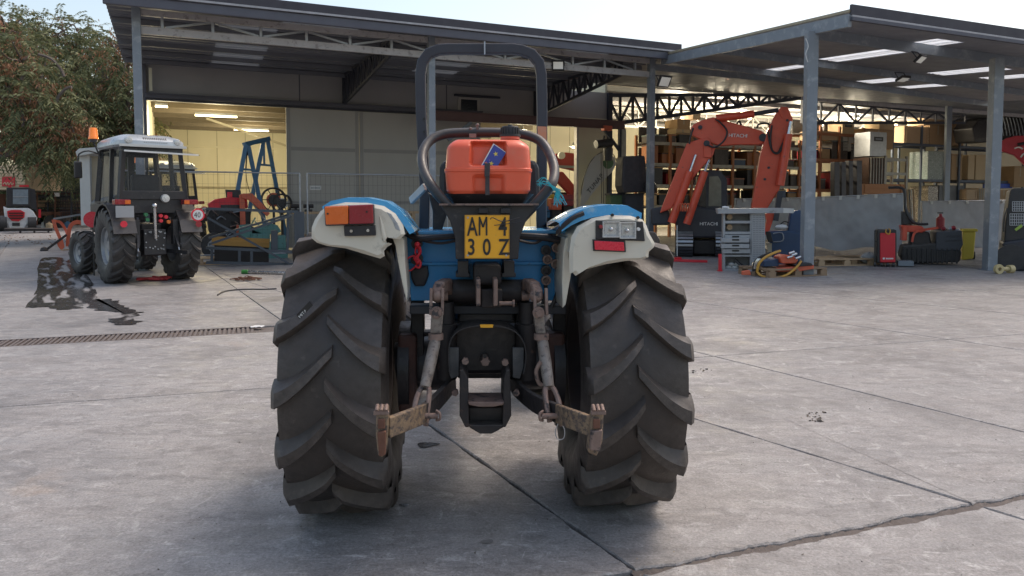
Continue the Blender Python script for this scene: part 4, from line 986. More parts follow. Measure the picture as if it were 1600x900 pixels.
navy=mat('navy_blue_plastic',(.03,.065,.14),.45,0,(.025,.05,.10),4)
redb=mat('red_panel',(.60,.02,.035),.4,0,(.55,.02,.03),3)
ybin=mat('yellow_bin_plastic',(.55,.42,.05),.5,0,(.48,.36,.05),4)
greyc=mat('grey_cabinet_steel',(.36,.37,.38),.45,.1,(.30,.31,.32),3,col3=(.22,.22,.22),sc3=8,th3=.64)
whiteb=mat('site_cabin_white',(.60,.60,.57),.5,0,(.5,.5,.47),3)
beige=mat('beige_curtain',(.42,.37,.28),.8,0,(.36,.31,.23),3)
creamb=mat('cream_boards',(.66,.50,.32),.7,0,(.6,.45,.28),6)
print_w=mat('white_lettering',(.75,.75,.72),.5,amt=0)
def PX(par,F_,pts,ly,dep,name,m,bev=0,**k):
    """prism from a photo outline on the plane local y = ly, dep metres thick"""
    b=MB(); b.prism([F_.L(x,y,ly) for x,y in pts],(0,dep,0)); return P(name,b,m,par,bev=bev,**k)
def RC(par,F_,x0,y0,x1,y1,ly,dep,name,m,bev=0,**k): return PX(par,F_,[(x0,y0),(x1,y0),(x1,y1),(x0,y1)],ly,dep,name,m,bev,**k)
def TB(par,F_,pts,r,name,m,sub=4,n=6):
    b=MB(); b.tube([F_.L(*p) for p in pts],r,n,sub=sub); return P(name,b,m,par)
def BR(par,F_,a,b_,w_,h_,name,m,bev=0):
    b=MB(); b.bar(F_.L(*a),F_.L(*b_),w_,h_,up=(0,1,0)); return P(name,b,m,par,bev=bev)
# ---------------------------------------------------------------- cab tractor
ct=T('cab_tractor','black cab tractor with silver roof, amber beacon and round 40 disc beside the steel frame','tractor',(-6.02,12.15,0),R(42))
F2=Fr(ct)
rimg=mat('grey_rim_paint',(.30,.31,.32),.4,.3,(.24,.25,.26),5)
for s in(-1,1):
    wheel(ct,(s*.50,0,.60),.575,.33,.30,18,rub2,rimg,s,lugh=.03,lugw=.055,sweep=.17,seg=72,ls=8,phase=.1*s)
    wheel(ct,(s*.50,2.1,.39),.37,.26,.20,16,rub2,rimg,s,lugh=.024,lugw=.04,sweep=.12,seg=56,ls=7,rz=R(8))
m=MB(); m.bx(-.16,.16,-.22,1.3,.42,.95); m.bx(-.2,.2,1.2,2.5,.55,.95); P('chassis',m,darkg,ct,bev=.02)
m=MB(); m.prism([(-.27,1.0,.95),(.27,1.0,.95),(.27,1.0,1.36),(.20,1.0,1.44),(-.20,1.0,1.44),(-.27,1.0,1.36)],(0,1.6,-.08)); P('bonnet',m,blackp,ct,bev=.03)
m=MB(); m.bx(-.46,.46,2.05,2.15,.36,.44); P('front_axle',m,darkg,ct)
for s in(-1,1):
    m=MB(); 
    for i in range(8):
        a0=R(18+i*18);a1=R(18+(i+1)*18); r=.66
        p=[V((s*.33,-cos(a)*r,.60+sin(a)*r)) for a in(a0,a1)]; q=[V((s*.66,-cos(a)*r,.60+sin(a)*r)) for a in(a0,a1)]
        t=[V((0,-cos(a)*.03,sin(a)*.03)) for a in(a0,a1)]
        m.add([p[0],q[0],q[1],p[1],p[0]+t[0],q[0]+t[0],q[1]+t[1],p[1]+t[1]],[(3,2,1,0),(4,5,6,7),(0,1,5,4),(1,2,6,5),(2,3,7,6),(3,0,4,7)])
    fo=P('mudguard',m,blackp,ct)
    m=MB(); m.bx(s*.40,s*.62,-.60,-.42,1.26,1.34); P('tail_light',m,redl,fo,bev=.01)
    m=MB(); m.bx(s*.40,s*.48,-.605,-.60,1.27,1.33); P('amber_lens',m,amber,fo)
    m=MB(); m.bar((s*.62,-.1,1.30),(s*.62,.6,1.30),.02,.02); P('grab_rail',m,blackp,fo)
m=MB(); m.bx(-.62,-.36,-.62,-.61,1.06,1.24); P('blank_plate',m,greyc,ct,bev=.004)
for (x,z) in((-.52,.96),(.60,.94)):
    m=MB(); m.cyl((x,-.66,z),(x,-.65,z),.05,n=20); P('round_reflector',m,redl if x>0 else redr,ct)
m=MB(); m.cyl((.60,-.63,1.09),(.60,-.62,1.09),.108,n=36); dsc=P('speed_disc',m,redr,ct)
m=MB(); m.cyl((.60,-.634,1.09),(.60,-.629,1.09),.082,n=36); P('white_face',m,whitep,dsc)
letters('40',.12,dsc,ink,Matrix.Translation((.535,-.6365,1.05))@MXZ,font_scale=(.85,1),sp=.95)
# cab
pil=[(-.46,-.36),(.46,-.36),(.46,.95),(-.46,.95)]
for i,(x,y) in enumerate(pil):
    m=MB(); s=-1 if x<0 else 1; m.bar((x+s*.04,y+(-.03 if y<0 else .05),1.28),(x*.93,y*1.0,2.16),.06,.07); P('cab_pillar',m,blackp,ct)
for s in(-1,1):
    m=MB(); m.bar((s*.49,.20,1.25),(s*.445,.20,2.16),.05,.06); P('door_post',m,blackp,ct)
    m=MB(); m.add([(s*.478,-.34,1.3),(s*.478,.18,1.3),(s*.432,.18,2.14),(s*.432,-.34,2.14)],[(0,1,2,3)]); P('quarter_window',m,glassd,ct)
    m=MB(); m.add([(s*.485,.23,1.0),(s*.485,.93,1.0),(s*.434,.93,2.14),(s*.434,.23,2.14)],[(0,1,2,3)]); P('door_glass',m,glassd,ct)
    m=MB(); m.bx(s*.46,s*.50,.2,.95,.86,1.02); P('door_sill',m,blackp,ct)
m=MB(); m.bx(-.46,.46,-.40,-.34,2.08,2.18); m.bx(-.46,.46,.92,.98,2.08,2.18); P('cab_header',m,blackp,ct)
m=MB(); m.bx(-.50,.50,-.41,-.35,1.34,1.48); P('rear_sill',m,blackp,ct,bev=.01)
m=MB(); m.bx(-.44,.44,-.38,-.36,1.12,1.40); P('rear_panel',m,blackp,ct,bev=.02)
m=MB(); m.add([(-.44,-.37,1.48),(.44,-.37,1.48),(.42,-.365,2.08),(-.42,-.365,2.08)],[(0,1,2,3)]); P('rear_window',m,glassd,ct)
m=MB(); m.add([(-.43,.955,1.3),(.43,.955,1.3),(.42,.955,2.1),(-.42,.955,2.1)],[(0,1,2,3)]); P('windscreen',m,glassd,ct)
m=MB(); m.prism([(-.50,-.42,2.12),(.50,-.42,2.12),(.62,-.72,2.05),(-.52,-.72,2.08)],(0,0,.012)); P('raised_window_flap',m,glassd,ct)
m=MB(); m.bar((-.50,-.72,2.085),(.60,-.72,2.06),.02,.025); P('flap_edge',m,whitep,ct)
m=MB(); m.bx(-.23,.23,.05,.5,1.1,1.25); m.bx(-.22,.22,-.02,.10,1.2,1.75); P('seat',m,MATS['black_rubber'],ct,bev=.04)
m=MB(); m.bar((.02,.93,1.2),(.02,.93,2.1),.10,.05); m.bar((.2,.7,1.2),(.25,.8,1.9),.03); P('dashboard_column',m,MATS['black_rubber'],ct)
rf=MB(); secs=[]
for z,k in((2.17,1.0),(2.20,1.08),(2.27,1.07),(2.33,.96),(2.38,.72),(2.395,.4)):
    row=[]
    for i in range(32):
        t=2*pi*i/32; e=6; r=(abs(cos(t))**e+abs(sin(t))**e)**(-1/e); row.append(V((cos(t)*r*.50*k,.29+sin(t)*r*.70*k,z)))
    secs.append(row)
vs=[p for r_ in secs for p in r_]; rf.add(vs,[(j*32+i,j*32+(i+1)%32,(j+1)*32+(i+1)%32,(j+1)*32+i) for j in range(5) for i in range(32)]+[tuple(range(160,192))],True)
ro_=P('cab_roof',rf,silv,ct)
for k in range(13):
    m=MB(); x=-.14+k*.028; m.bar((x,-.462,2.24),(x,-.40,2.325),.012,.012); P('vent_slot',m,blackp,ro_)
for s in(-1,1):
    m=MB(); m.lathe((s*.36,-.44,2.27),(0,-1,0),[(0,.03),(.045,.025),(.06,.0),(.06,-.05)],20); P('work_light',m,refl,ro_)
m=MB(); m.bx(-.5,.5,-.47,-.44,2.17,2.21); P('roof_lip',m,whiteb,ro_)
m=MB(); m.cyl((-.47,.72,1.95),(-.58,.78,2.30),.012); m.cyl((-.58,.78,2.30),(-.58,.78,2.35),.06); P('beacon_stalk',m,blackp,ct)
m=MB(); m.lathe((-.58,.78,2.35),(0,0,1),[(.075,0),(.075,.03),(.068,.04),(.062,.16),(.05,.185),(0,.19)],20); P('beacon',m,mat('lit_amber',(.85,.22,.02),.3,0,(.75,.16,.01),12,emit=.15,coat=.5),ct)
m=MB(); m.tube([(-.46,.9,2.1),(-.62,.95,2.16),(-.76,.98,2.10),(-.78,.98,1.95)],.012,6,sub=3); P('mirror_arm',m,blackp,ct)
m=MB(); m.bx(-.84,-.72,.95,1.0,1.70,1.98); P('mirror',m,blackp,ct,bev=.02)
# rear linkage
m=MB(); m.bx(-.17,.17,-.40,-.2,.45,.86); P('hitch_block',m,blackp,ct,bev=.01)
rnd=random.Random(5)
for k in range(22):
    m=MB(); x=-.15+.3*rnd.random(); z=.5+.34*rnd.random(); m.cyl((x,-.40,z),(x,-.425,z),.012,n=6); P('bolt_head',m,galv,ct)
m=MB(); m.cyl((-.02,-.50,.72),(-.04,-.55,1.22),.026); m.sphere((-.04,-.55,1.24),.045); P('top_link',m,chrome,ct)
for s in(-1,1):
    m=MB(); m.bar((s*.24,-.35,1.05),(s*.30,-.58,.58),.03); P('lift_link',m,blackp,ct)
    m=MB(); m.bar((s*.20,-.2,.50),(s*.36,-.85,.50),.03,.06); P('lower_arm',m,blackp,ct)
    m=MB(); m.bx(s*.25,s*.33,-.50,-.38,.62,1.02); P('linkage_cover',m,blackp,ct)
    m=MB(); m.tube([(s*.3,-.55,.62),(s*.31,-.6,.5),(s*.33,-.62,.45)],.012,5); P('check_chain',m,galv,ct)
for x,z,cm in((-.14,1.10,mat('green_cap',(.05,.25,.10),.5)),(-.12,1.02,MATS['green_cap']),(.08,1.08,redr),(.08,1.0,redr),(.16,1.06,redr),(.2,.98,mat('orange_cap',(.8,.2,.03),.5))):
    m=MB(); m.cyl((x,-.40,z),(x,-.46,z),.03,n=12); P('coupler_cap',m,cm,ct)
m=MB(); m.lathe((.16,-.42,1.36),(0,-1,0),[(0,.05),(.06,.045),(.07,.0),(.05,-.03)],20); P('rear_lamp',m,refl,ct)
c2=dup(ct,V((-8.95,19.4,0)),R(44),'second cab tractor half hidden behind the first, just inside the yellow bay')
# ---------------------------------------------------------------- white compact loader far off by the trees
sk_=T('compact_loader','white and black compact loader with a red grille parked far back under the trees','loader',gnd(31,361),R(34)); f=Fr(sk_)
PX(sk_,f,[(5,322),(10,325),(45,325),(52,330),(58,340),(57,346),(48,344),(42,352),(38,357),(14,357),(8,345)],0,1.2,'rear_body',whitep,.05)
RC(sk_,f,10,293,47,323,.0,.9,'cab',blackp,.03)
RC(sk_,f,20,296,44,319,-.02,.015,'rear_glass',mat('pale_glass',(.22,.27,.30),.15),.0)
RC(sk_,f,20,307,44,308,-.04,.015,'glass_bar',galv)
PX(sk_,f,[(47,294),(55,296),(58,330),(47,324)],.05,1.1,'side_frame',blackp)
g_=PX(sk_,f,[(11,330),(18,328),(32,328),(39,332),(38,340),(29,346),(18,345),(12,338)],-.06,.05,'grille_surround',redb,.01)
for z in(333,337,341): BR(g_,f,(14,z,-.08),(36,z,-.08),.05,.04,'grille_bar',ink)
RC(sk_,f,19,348,31,353,-.05,.03,'rear_plate',blackp)
for px_ in(4,50):
    m=MB(); c=f.L(px_,349,.2); m.cyl(c-V((.17,0,0)),c+V((.17,0,0)),.36,n=24); P('wheel',m,rub2,sk_,bev=.03)
RC(sk_,f,13,290,18,293,.1,.1,'roof_lamp',redb); RC(sk_,f,30,289,45,292,.1,.1,'roof_lamp',redb)
RC(sk_,f,60,327,64,340,.3,.1,'marker_light',redb)
# low trailer bed behind and before it
lb=T('low_ramp','long dark steel ramp lying on the ground before the far loader','ramp',gnd(70,364),R(28)); f=Fr(lb)
RC(lb,f,6,357,82,361,0,1.0,'deck',blackm,.01)
for x in(30,52,74): RC(lb,f,x,361,x+3,366,0,.1,'foot',blackm)
ld=T('flatbed_trailer','dark flatbed trailer loaded with rusty beams below the trees','trailer',gnd(95,356),R(33)); f=Fr(ld)
for i,(y,y2,mm) in enumerate(((301,304,rust),(306,309,steeld),(313,316,woodd),(318,324,woodd),(327,330,rust))): RC(ld,f,55 if i else 58,y,128,y2,.2+.1*i,.25,'beam',mm,.02)
RC(ld,f,-30,303,8,332,.6,1.,'crate_side',rust,.02)
for x in(57,85,120): RC(ld,f,x,300,x+2,352,.1,.15,'upright',rust)
RC(ld,f,-20,331,125,337,.2,1.5,'bed',rust,.02); m=MB(); c=f.L(84,348,.3); m.cyl(c-V((0,.1,0)),c+V((0,.2,0)),.45,n=24); P('wheel',m,rub2,ld)
m=MB(); c=f.L(89,304,.15); m.box(c,(.22,.2,.2)); P('white_box',m,whitep,ld)
for i,(x,y,mm,lab) in enumerate(((70,352,whitep,'white plastic can standing on the ground left of the orange implement'),(77,354,creamb,'small cream can beside the white one near the trailer'),(106,352,gblue,'blue drum standing below the flatbed trailer'))):
    o=T('plastic_can' if i<2 else 'drum',lab,'can' if i<2 else 'drum',gnd(x,y+4)); m=MB(); m.lathe((0,0,0),(0,0,1),[(0,0),(.14,0),(.15,.02),(.15,.26),(.10,.30),(.05,.31),(.05,.36),(0,.36)],14); P('shell',m,mm,o)
    m=MB(); m.cyl((0,0,.36),(0,0,.39),.045); P('lid',m,blackp,o)
# cream boarded cabin with red sign
cb=T('boarded_cabin','cream boarded cabin with a red square sign showing above the far loader','cabin',at(18,318,40)*1.0*V((1,1,0)) if False else V((at(18,318,35).x,35,0)),R(0)); f=Fr(cb)
RC(cb,f,-60,258,38,297,.05,3.,'cabin_body',mat('cabin_seam',(.40,.30,.18),.8),.02)
for k in range(9): RC(cb,f,-60,258.2+k*4.3,38.4,258.2+k*4.3+3.7,0,.045,'board',creamb,.008)
s_=RC(cb,f,3,276,23,291,-.04,.03,'red_sign',redb); TB(s_,f,[(5,288,-.05),(8,285,-.05),(10,289,-.05),(12,285,-.05),(14,289,-.05),(17,285,-.05),(19,289,-.05),(21,286,-.05)],.02,'script_stroke',creamb)
# booth beside the cab tractor
bo=T('gate_booth','narrow white booth with beige curtain standing behind the cab tractor','booth',V((at(140,330,16.8).x,16.8,0)),R(25)); f=Fr(bo)
PX(bo,f,[(118,237),(124,232),(166,229),(168,236),(120,244)],-.25,1.2,'roof_slab',whiteb,.01)
for x in(128,136): BR(bo,f,(x,243,0),(x+3,352,0),.10,.08,'corner_post',whiteb)
RC(bo,f,141,244,190,352,.12,.03,'curtain',beige); RC(bo,f,137,246,143,350,.1,.05,'steel_post',galv)
# wire fence under the trees
wf=T('wire_fence','dark wire mesh fence standing under the trees behind the trailer','fence',V((at(90,330,40).x,38.5,0)),R(10)); f=Fr(wf)
for x in(42,75,112,150,190): BR(wf,f,(x,240,0),(x,345,0),.08,.08,'fence_post',steeld)
m=MB()
for k in range(60): 
    a=f.L(40+k*2.6,246,0.);b=f.L(40+k*2.6,340,0.); m.bar(a,b,.02,.02)
for k in range(20): m.bar(f.L(38,246+k*4.6,.03),f.L(200,246+k*4.6,.03),.02,.02)
o=P('mesh_wires',m,steeld,wf); o['kind']='stuff'
# orange implement in front of the cab tractor
im=T('orange_implement','faded orange implement frame with curved arms lying ahead of the cab tractor','implement',gnd(104,391),R(30)); f=Fr(im)
TB(im,f,[(83,343,0),(87,356,0),(92,368,0),(97,380,0)],.055,'curved_arm',oran,4,4); TB(im,f,[(85,345,.3),(95,348,.3),(103,360,.3),(106,368,.2)],.05,'curved_arm',oran,4,4)
TB(im,f,[(106,385,.2),(108,360,.2),(113,350,.2),(122,347,.2),(130,350,.2)],.07,'curved_arm',oran,4,4)
PX(im,f,[(88,376),(98,374),(101,386),(96,392),(90,384)],-.05,.1,'foot_plate',oran,.01)
BR(im,f,(70,392,-.1),(104,367,0),.06,.06,'drawbar',blackm); BR(im,f,(84,342,.1),(128,335,.6),.05,.05,'push_rod',steelg); 
m=MB(); c=f.L(69,391,-.1); m.sphere(c,.10,8); P('hitch_ball',m,blackm,im); BR(im,f,(96,391,-.1),(108,391,.1),.05,.04,'skid',wood)
o=T('red_disc','round red disc fixed upright behind the front wheel of the cab tractor','reflector',V((at(144,343,13.0).x,13.0,0)),0.3); m=MB(); c=Fr(o).L(144,343,0); m.cyl(c,c+V((0,.02,0)),.14,n=24); P('disc',m,redr,o); m=MB(); m.bar((c.x,.03,0),(c.x,.03,c.z),.02); P('stake',m,blackp,o)
# mobile fence
def mfence(x0,x1,y,label):
    t=bt('mobile_fence',label,'fence',x0,y,0,'wire site fence panels'); L_=x1-x0
    for x in(.02,L_-.02): m=MB(); m.cyl((x,0,.02),(x,0,1.97),.021); P('fence_post',m,galv,t)
    for z in(.16,1.955): m=MB(); m.cyl((.02,0,z),(L_-.02,0,z),.016); P('fence_rail',m,galv,t)
    m=MB()
    for k in range(int(L_/.11)): m.bar((.1+k*.11,0,.17),(.1+k*.11,0,1.95),.003,.003)
    for k in range(9): m.bar((.02,.0,.3+k*.2),(L_-.02,0,.3+k*.2),.003,.003)
    o=P('mesh_wires',m,steeld,t); o['kind']='stuff'
    for x in(.02,L_-.02): m=MB(); m.bx(x-.1,x+.1,-.28,.28,.0,.12); P('concrete_foot',m,conc,t,bev=.02)
mfence(-.4,3.18,1.5,'site fence panel with a thin top rail before the yellow bay'); mfence(3.30,6.7,1.5,'site fence panel with a thin top rail before the grey sliding door')
# steel lattice frame lying in front
lf=bt('lattice_frame','dark grey welded steel frame with crossed braces standing in front of the blue gantry','steel frame',1.9,.25); f=Fr(lf)
gm=mat('blue_grey_steel',(.07,.085,.10),.5,.2,(.055,.065,.08),4)
for a,b in(((322,326,0),(466,331,0)),((322,387,0),(466,394,0)),((322,410,0),(466,413,0))): BR(lf,f,a,b,.055,.055,'rail',gm)
for a,b in(((461,330,0),(463,413,0)),((450,331,0),(449,396,0)),((331,388,.0),(331,412,.0)),((374,391,0),(374,412,0)),((393,392,0),(393,412,0))): BR(lf,f,a,b,.05,.05,'upright',gm)
for a,b in(((324,340,-.05),(452,412,-.05)),((326,382,-.11),(455,337,-.11)),((326,372,.05),(448,336,.05))): BR(lf,f,a,b,.045,.045,'brace',gm)
RC(lf,f,424,360,434,393,.1,.1,'gusset_plate',gm,.004)
m=MB(); a=f.L(466,331,0); m.bx(a.x-.04,a.x+.12,0,.05,.0,a.z); P('end_plate',m,gm,lf)
# blue gantry
ga=bt('blue_gantry','blue A frame gantry with a chain hoist standing in front of the yellow bay','gantry',2.6,3.6); f=Fr(ga)
for a,b in(((384,226,0),(358,372,-.3)),((388,228,.0),(418,372,.3)),((412,219,.9),(381,372,.8)),((418,219,.9),(447,372,1.2))): BR(ga,f,a,b,.10,.10,'leg',gblue)
BR(ga,f,(382,226,.02),(420,217,.85),.11,.11,'top_beam',gblue); BR(ga,f,(375,264,0),(398,266,0),.05,.05,'tie_bar',gblue); BR(ga,f,(404,257,.9),(428,259,.9),.05,.05,'tie_bar',gblue); BR(ga,f,(412,222,.85),(413,257,.85),.05,.05,'strut',gblue)
m=MB(); c=f.L(386,238,.1); m.cyl(c-V((0,.07,0)),c+V((0,.07,0)),.07,n=14); m.bar(c,f.L(384,266,.1),.03,.03); ho=P('chain_hoist',m,blackm,ga); m=MB(); m.tube([f.L(384,266,.1),f.L(386,285,.1),f.L(392,305,.1)],.008,5,sub=3); P('hoist_chain',m,blackm,ho)
# red tractor, orange loader, teal machine behind the frame
rt=bt('small_red_tractor','small red tractor with dark engine parked behind the crossed steel frame','tractor',1.3,2.7); f=Fr(rt)
PX(rt,f,[(325,318),(336,311),(358,308),(386,310),(388,325),(350,327),(327,326)],0,.5,'bonnet',redb,.03)
RC(rt,f,345,320,378,326,-.03,.05,'side_grille',blackp,.01); PX(rt,f,[(322,326),(392,326),(392,362),(380,385),(340,385),(326,360)],.1,.4,'engine',darkg,.03)
for x,y,r in((335,372,.30),(385,366,.38)):
    m=MB(); c=f.L(x,y,-.1); c.z=r; m.cyl(c,c+V((0,.24,0)),r,n=28); wv=P('wheel',m,rub2,rt,bev=.04); m=MB(); m.cyl(c+V((0,-.02,0)),c,r*.5,n=20); P('rim',m,rimg,wv)
PX(rt,f,[(352,296),(376,297),(378,312),(354,312)],.3,.1,'seat_guard',blackp,.01); RC(rt,f,355,300,363,309,.25,.05,'red_lamp',redr,.01)
rnd=random.Random(9)
for k in range(14):
    m=MB(); c=f.L(325+rnd.random()*60,328+rnd.random()*40,.05); m.tube([c,c+V((rnd.uniform(-.15,.15),-.05,rnd.uniform(-.1,.1))),c+V((rnd.uniform(-.2,.2),-.02,rnd.uniform(-.15,.15)))],.014,6,sub=3); P('engine_pipe',m,[galv,blackm,rsteel][k%3],rt)
ol=bt('orange_loader_arm','orange loader arm bent over the teal machine in front of the yellow bay','loader arm',2.4,2.5); f=Fr(ol)
PX(ol,f,[(374,305),(382,302),(384,352),(376,352)],0,.12,'mast',oran,.01); PX(ol,f,[(376,303),(394,302),(410,318),(422,334),(417,338),(402,324),(388,312),(378,310)],-.03,.12,'boom',oran,.01); m=MB(); m.cyl(f.L(396,318,.06),f.L(420,352,.1),.03); P('ram',m,galv,ol)
RC(ol,f,370,352,390,392,0,.3,'foot',oran,.01)
tm=bt('teal_machine','teal painted machine with levers and housings sitting behind the steel frame','machine',2.95,2.2); f=Fr(tm)
RC(tm,f,392,365,422,380,0,.5,'housing',teal,.02); RC(tm,f,432,368,447,389,0,.4,'housing',teal,.02); PX(tm,f,[(375,352),(392,350),(396,378),(374,378)],.05,.4,'housing',teal,.02)
PX(tm,f,[(396,360),(420,348),(434,352),(440,362),(430,366),(410,366)],.1,.3,'hopper',teal,.02); RC(tm,f,372,378,450,406,.02,.5,'base',teal,.02)
for a,b in(((392,352,.0),(399,340,.0)),((405,352,0),(398,346,0)),((418,350,0),(427,344,0))): BR(tm,f,a,b,.03,.03,'lever',teal)
yb_=bt('ochre_beam','ochre yellow beam lying behind the crossed steel frame','beam',1.9,.75); f=Fr(yb_); o=PX(yb_,f,[(331,375),(421,379),(421,387),(331,383)],0,.12,'web',yelb,.004); BR(yb_,f,(331,375,.06),(421,379,.06),.16,.02,'flange',yelb); RC(yb_,f,335,383,420,410,.02,.05,'trestle',darkg)
def pallet(label,loc,rz,w_=1.2,d_=.8,mt=woodd,grp=None):
    t=T('pallet',label,'pallet',loc,rz,grp)
    for k in range(5):
        m=MB(); y=-d_/2+.05+k*(d_-.1)/4; m.bx(-w_/2,w_/2,y-.045,y+.045,.122,.144); P('deck_board',m,mt,t)
    for k in range(3):
        for j in range(3):
            m=MB(); x=(-1+j)*(w_/2-.07); y=(-1+k)*(d_/2-.05); m.bx(x-.07,x+.07,y-.045,y+.045,.022,.10); P('block',m,mt,t)
        m=MB(); y=(-1+k)*(d_/2-.05); m.bx(-w_/2,w_/2,y-.05,y+.05,0,.021); P('base_board',m,mt,t)
        m=MB(); x=(-1+k)*(w_/2-.07); m.bx(x-.05,x+.05,-d_/2,d_/2,.101,.1215); P('cross_board',m,mt,t)
    return t
pallet('wooden pallet lying behind the bottom rail of the steel frame',BM@V((1.35,1.1,0)),BZ,.8,.6,wood)
wb=bt('wooden_workbench','long raw wood workbench partly hidden behind the blue tractor left fender','workbench',4.7,3.2); f=Fr(wb)
m=MB(); a=f.L(462,331,0);b=f.L(655,337,0); m.bx(a.x,b.x,0,.7,a.z-.06,a.z); P('bench_top',m,wood,wb,bev=.004)
for x in(a.x+.1,(a.x+b.x)/2,b.x-.2): m=MB(); m.bx(x,x+.1,.02,.12,0,a.z-.062); P('bench_leg',m,wood,wb)
m=MB(); m.bx(a.x,b.x,.1,.14,.25,.5); P('bench_rail',m,woodd,wb)
for i,(x,nm) in enumerate(((462,'grinder'),(482,'vice'),(577,'clamp_tool'))):
    o=bt(nm,('dark bench grinder on the wooden workbench by the fence post','dark bench vice on the wooden workbench right of the fence posts','small ring clamp showing above the left blue fender')[i],nm.replace('_',' '),0,3.4); ff=Fr(o); c=ff.L(x,327,0); o.location=o.location; 
    m=MB(); m.bx(c.x-.09,c.x+.09,-.06,.06,a.z+.002,a.z+.06); P('base',m,blackp,o,bev=.01)
    m=MB(); m.cyl((c.x-.12,0,a.z+.14),(c.x+.12,0,a.z+.14),.05,n=14) if i<2 else m.tube([V((c.x+cos(q)*.09,0,a.z+.2+sin(q)*.14)) for q in[2*pi*k/16 for k in range(16)]],.025,6,closed=True); P('head',m,blackm,o)
    m=MB(); m.bar((c.x,0,a.z+.05),(c.x,0,a.z+.15),.06); P('neck',m,blackm,o)
rl=bt('cable_reels','two dark wire reels standing beside the right leg of the blue gantry','reel',3.4,4.3); f=Fr(rl)
for (x,y,r) in((428,312,.30),(441,318,.24)):
    c=f.L(x,y,0); m=MB(); 
    for dy in(0,.16): m.tube([c+V((cos(q)*r,dy,sin(q)*r)) for q in[2*pi*k/24 for k in range(24)]],.022,6,closed=True)
    for k in range(6): q=pi*k/3; m.bar(c+V((0,0,0)),c+V((cos(q)*r,0,sin(q)*r)),.02)
    m.cyl(c,c+V((0,.16,0)),r*.45,n=16); P('reel',m,blackp,rl)
    m=MB(); m.bx(c.x-.03,c.x+.03,.05,.1,0,c.z); P('stand',m,blackp,rl)
    m=MB(); m.cyl(c+V((0,.03,0)),c+V((0,.13,0)),r*.6,n=18); P('coiled_wire',m,oran if x<435 else galv,rl)
# ---------------------------------------------------------------- under the opening: rail crane, hoist, flag
cr=bt('rail_crane','rust red overhead crane beam running across the workshop opening to a pale post','crane',0,4.); f=Fr(cr)
m=MB(); a=f.L(655,176,0);b=f.L(976,205,0); m.bar((a.x,0,3.72),(b.x,0,3.72),.03,.22,up=(0,0,1)); m.bar((a.x,0,3.84),(b.x,0,3.84),.14,.02); m.bar((a.x,0,3.60),(b.x,0,3.60),.14,.02); P('crane_beam',m,mat('red_brown_paint',(.13,.07,.065),.6,0,(.10,.055,.05),3),cr)
m=MB(); m.bx(b.x-.14,b.x+.02,-.06,.06,0,3.585); P('end_post',m,rackp,cr); m=MB(); m.bx(b.x-.22,b.x-.142,-.05,.05,0,3.585); P('post_web',m,trd,cr)
m=MB(); m.bar((b.x-.75,0,3.56),(b.x-.2,0,2.95),.08); P('knee_brace',m,trd,cr)
m=MB(); m.bar((7.6,0,3.05),(8.3,0,3.58),.09); P('knee_brace',m,steelg,cr)
ch_=bt('chain_hoist','electric chain hoist with orange trolley hanging from the end of the crane beam','hoist',0,4.); f=Fr(ch_); c=f.L(948,206,0)
m=MB(); m.box((c.x,0,3.60),(.30,.22,.16)); P('trolley',m,oran,ch_,bev=.03)
m=MB(); c=f.L(944,225,0); m.cyl(c-V((.30,0,.02)),c+V((.26,0,.05)),.13,n=16); P('motor',m,blackp,ch_,bev=.02)
m=MB(); c=f.L(950,242,0); m.cyl(c+V((0,0,.2)),c-V((0,0,.18)),.16,.14,n=14); P('chain_bucket',m,blackp,ch_,bev=.02); m=MB(); m.bar(f.L(944,212,0),f.L(942,222,0),.05); P('hook_arm',m,blackp,ch_)
for x in(939,942,948): m=MB(); m.bar(f.L(x,235,0),f.L(x+1,318,0),.015); P('load_chain',m,blackm,ch_)
fg=bt('teardrop_flag','pale teardrop flag lettered TUNAP with a round green emblem beside the crane post','flag',13.3,4.6); f=Fr(fg)
out_=[(911,322),(906,322),(909,300),(914,275),(922,255),(931,243),(942,238),(953,239),(960,246),(963,256),(957,268),(942,283),(926,302)]
PX(fg,f,out_,0,.01,'flag_cloth',mat('flag_cloth',(.52,.51,.48),.8,0,(.45,.44,.42),3)); TB(fg,f,[(911,328,.02),(908,300,.02),(914,272,.02),(925,250,.02),(942,237,.02),(957,240,.02),(963,252,.02)],.014,'pole',blackp)
m=MB(); c=f.L(950,254,-.012); m.cyl(c,c+V((0,-.004,0)),.20,n=24); P('round_emblem',m,mat('emblem_green',(.12,.22,.12),.7),fg)
m=MB(); m.cyl((f.L(911,328,.02).x,.02,0),(f.L(911,328,.02).x,.02,1.2),.02); m.bx(f.L(911,328,.02).x-.25,f.L(911,328,.02).x+.25,-.2,.2,0,.04); P('stand',m,blackp,fg)
p_=f.L(921,303,-.01);q_=f.L(942,277,-.01); an=atan2(q_.z-p_.z,q_.x-p_.x); letters('TUNAP',.22,fg,steeld,Matrix.Translation(p_+V((0,-.004,0)))@Matrix.Rotation(-an,4,'Y')@MXZ)
bk=at(994,275,19.4); bg=T('covered_load','dark covered load hanging beside the canopy post right of the flag','covered load',V((bk.x,19.4,0)),.2); f=Fr(bg)
PX(bg,f,[(974,244),(1008,243),(1011,272),(1010,300),(976,302),(972,290)],0,.6,'black_cover',mat('black_cover',(.03,.027,.03),.7,0,(.05,.04,.04),3,bump=.01,bsc=6),.04); 
m=MB(); c=f.L(1016,292,-.1); m.sphere(c,.17,12); P('rubber_wheel',m,MATS['black_rubber'],bg); RC(bg,f,978,302,1006,420,.2,.3,'leg_frame',steeld)
gc=T('green_cabinet','low green and grey cabinet under the dark covered load','cabinet',V((at(980,330,19.9).x,19.9,0)),.2); f=Fr(gc)
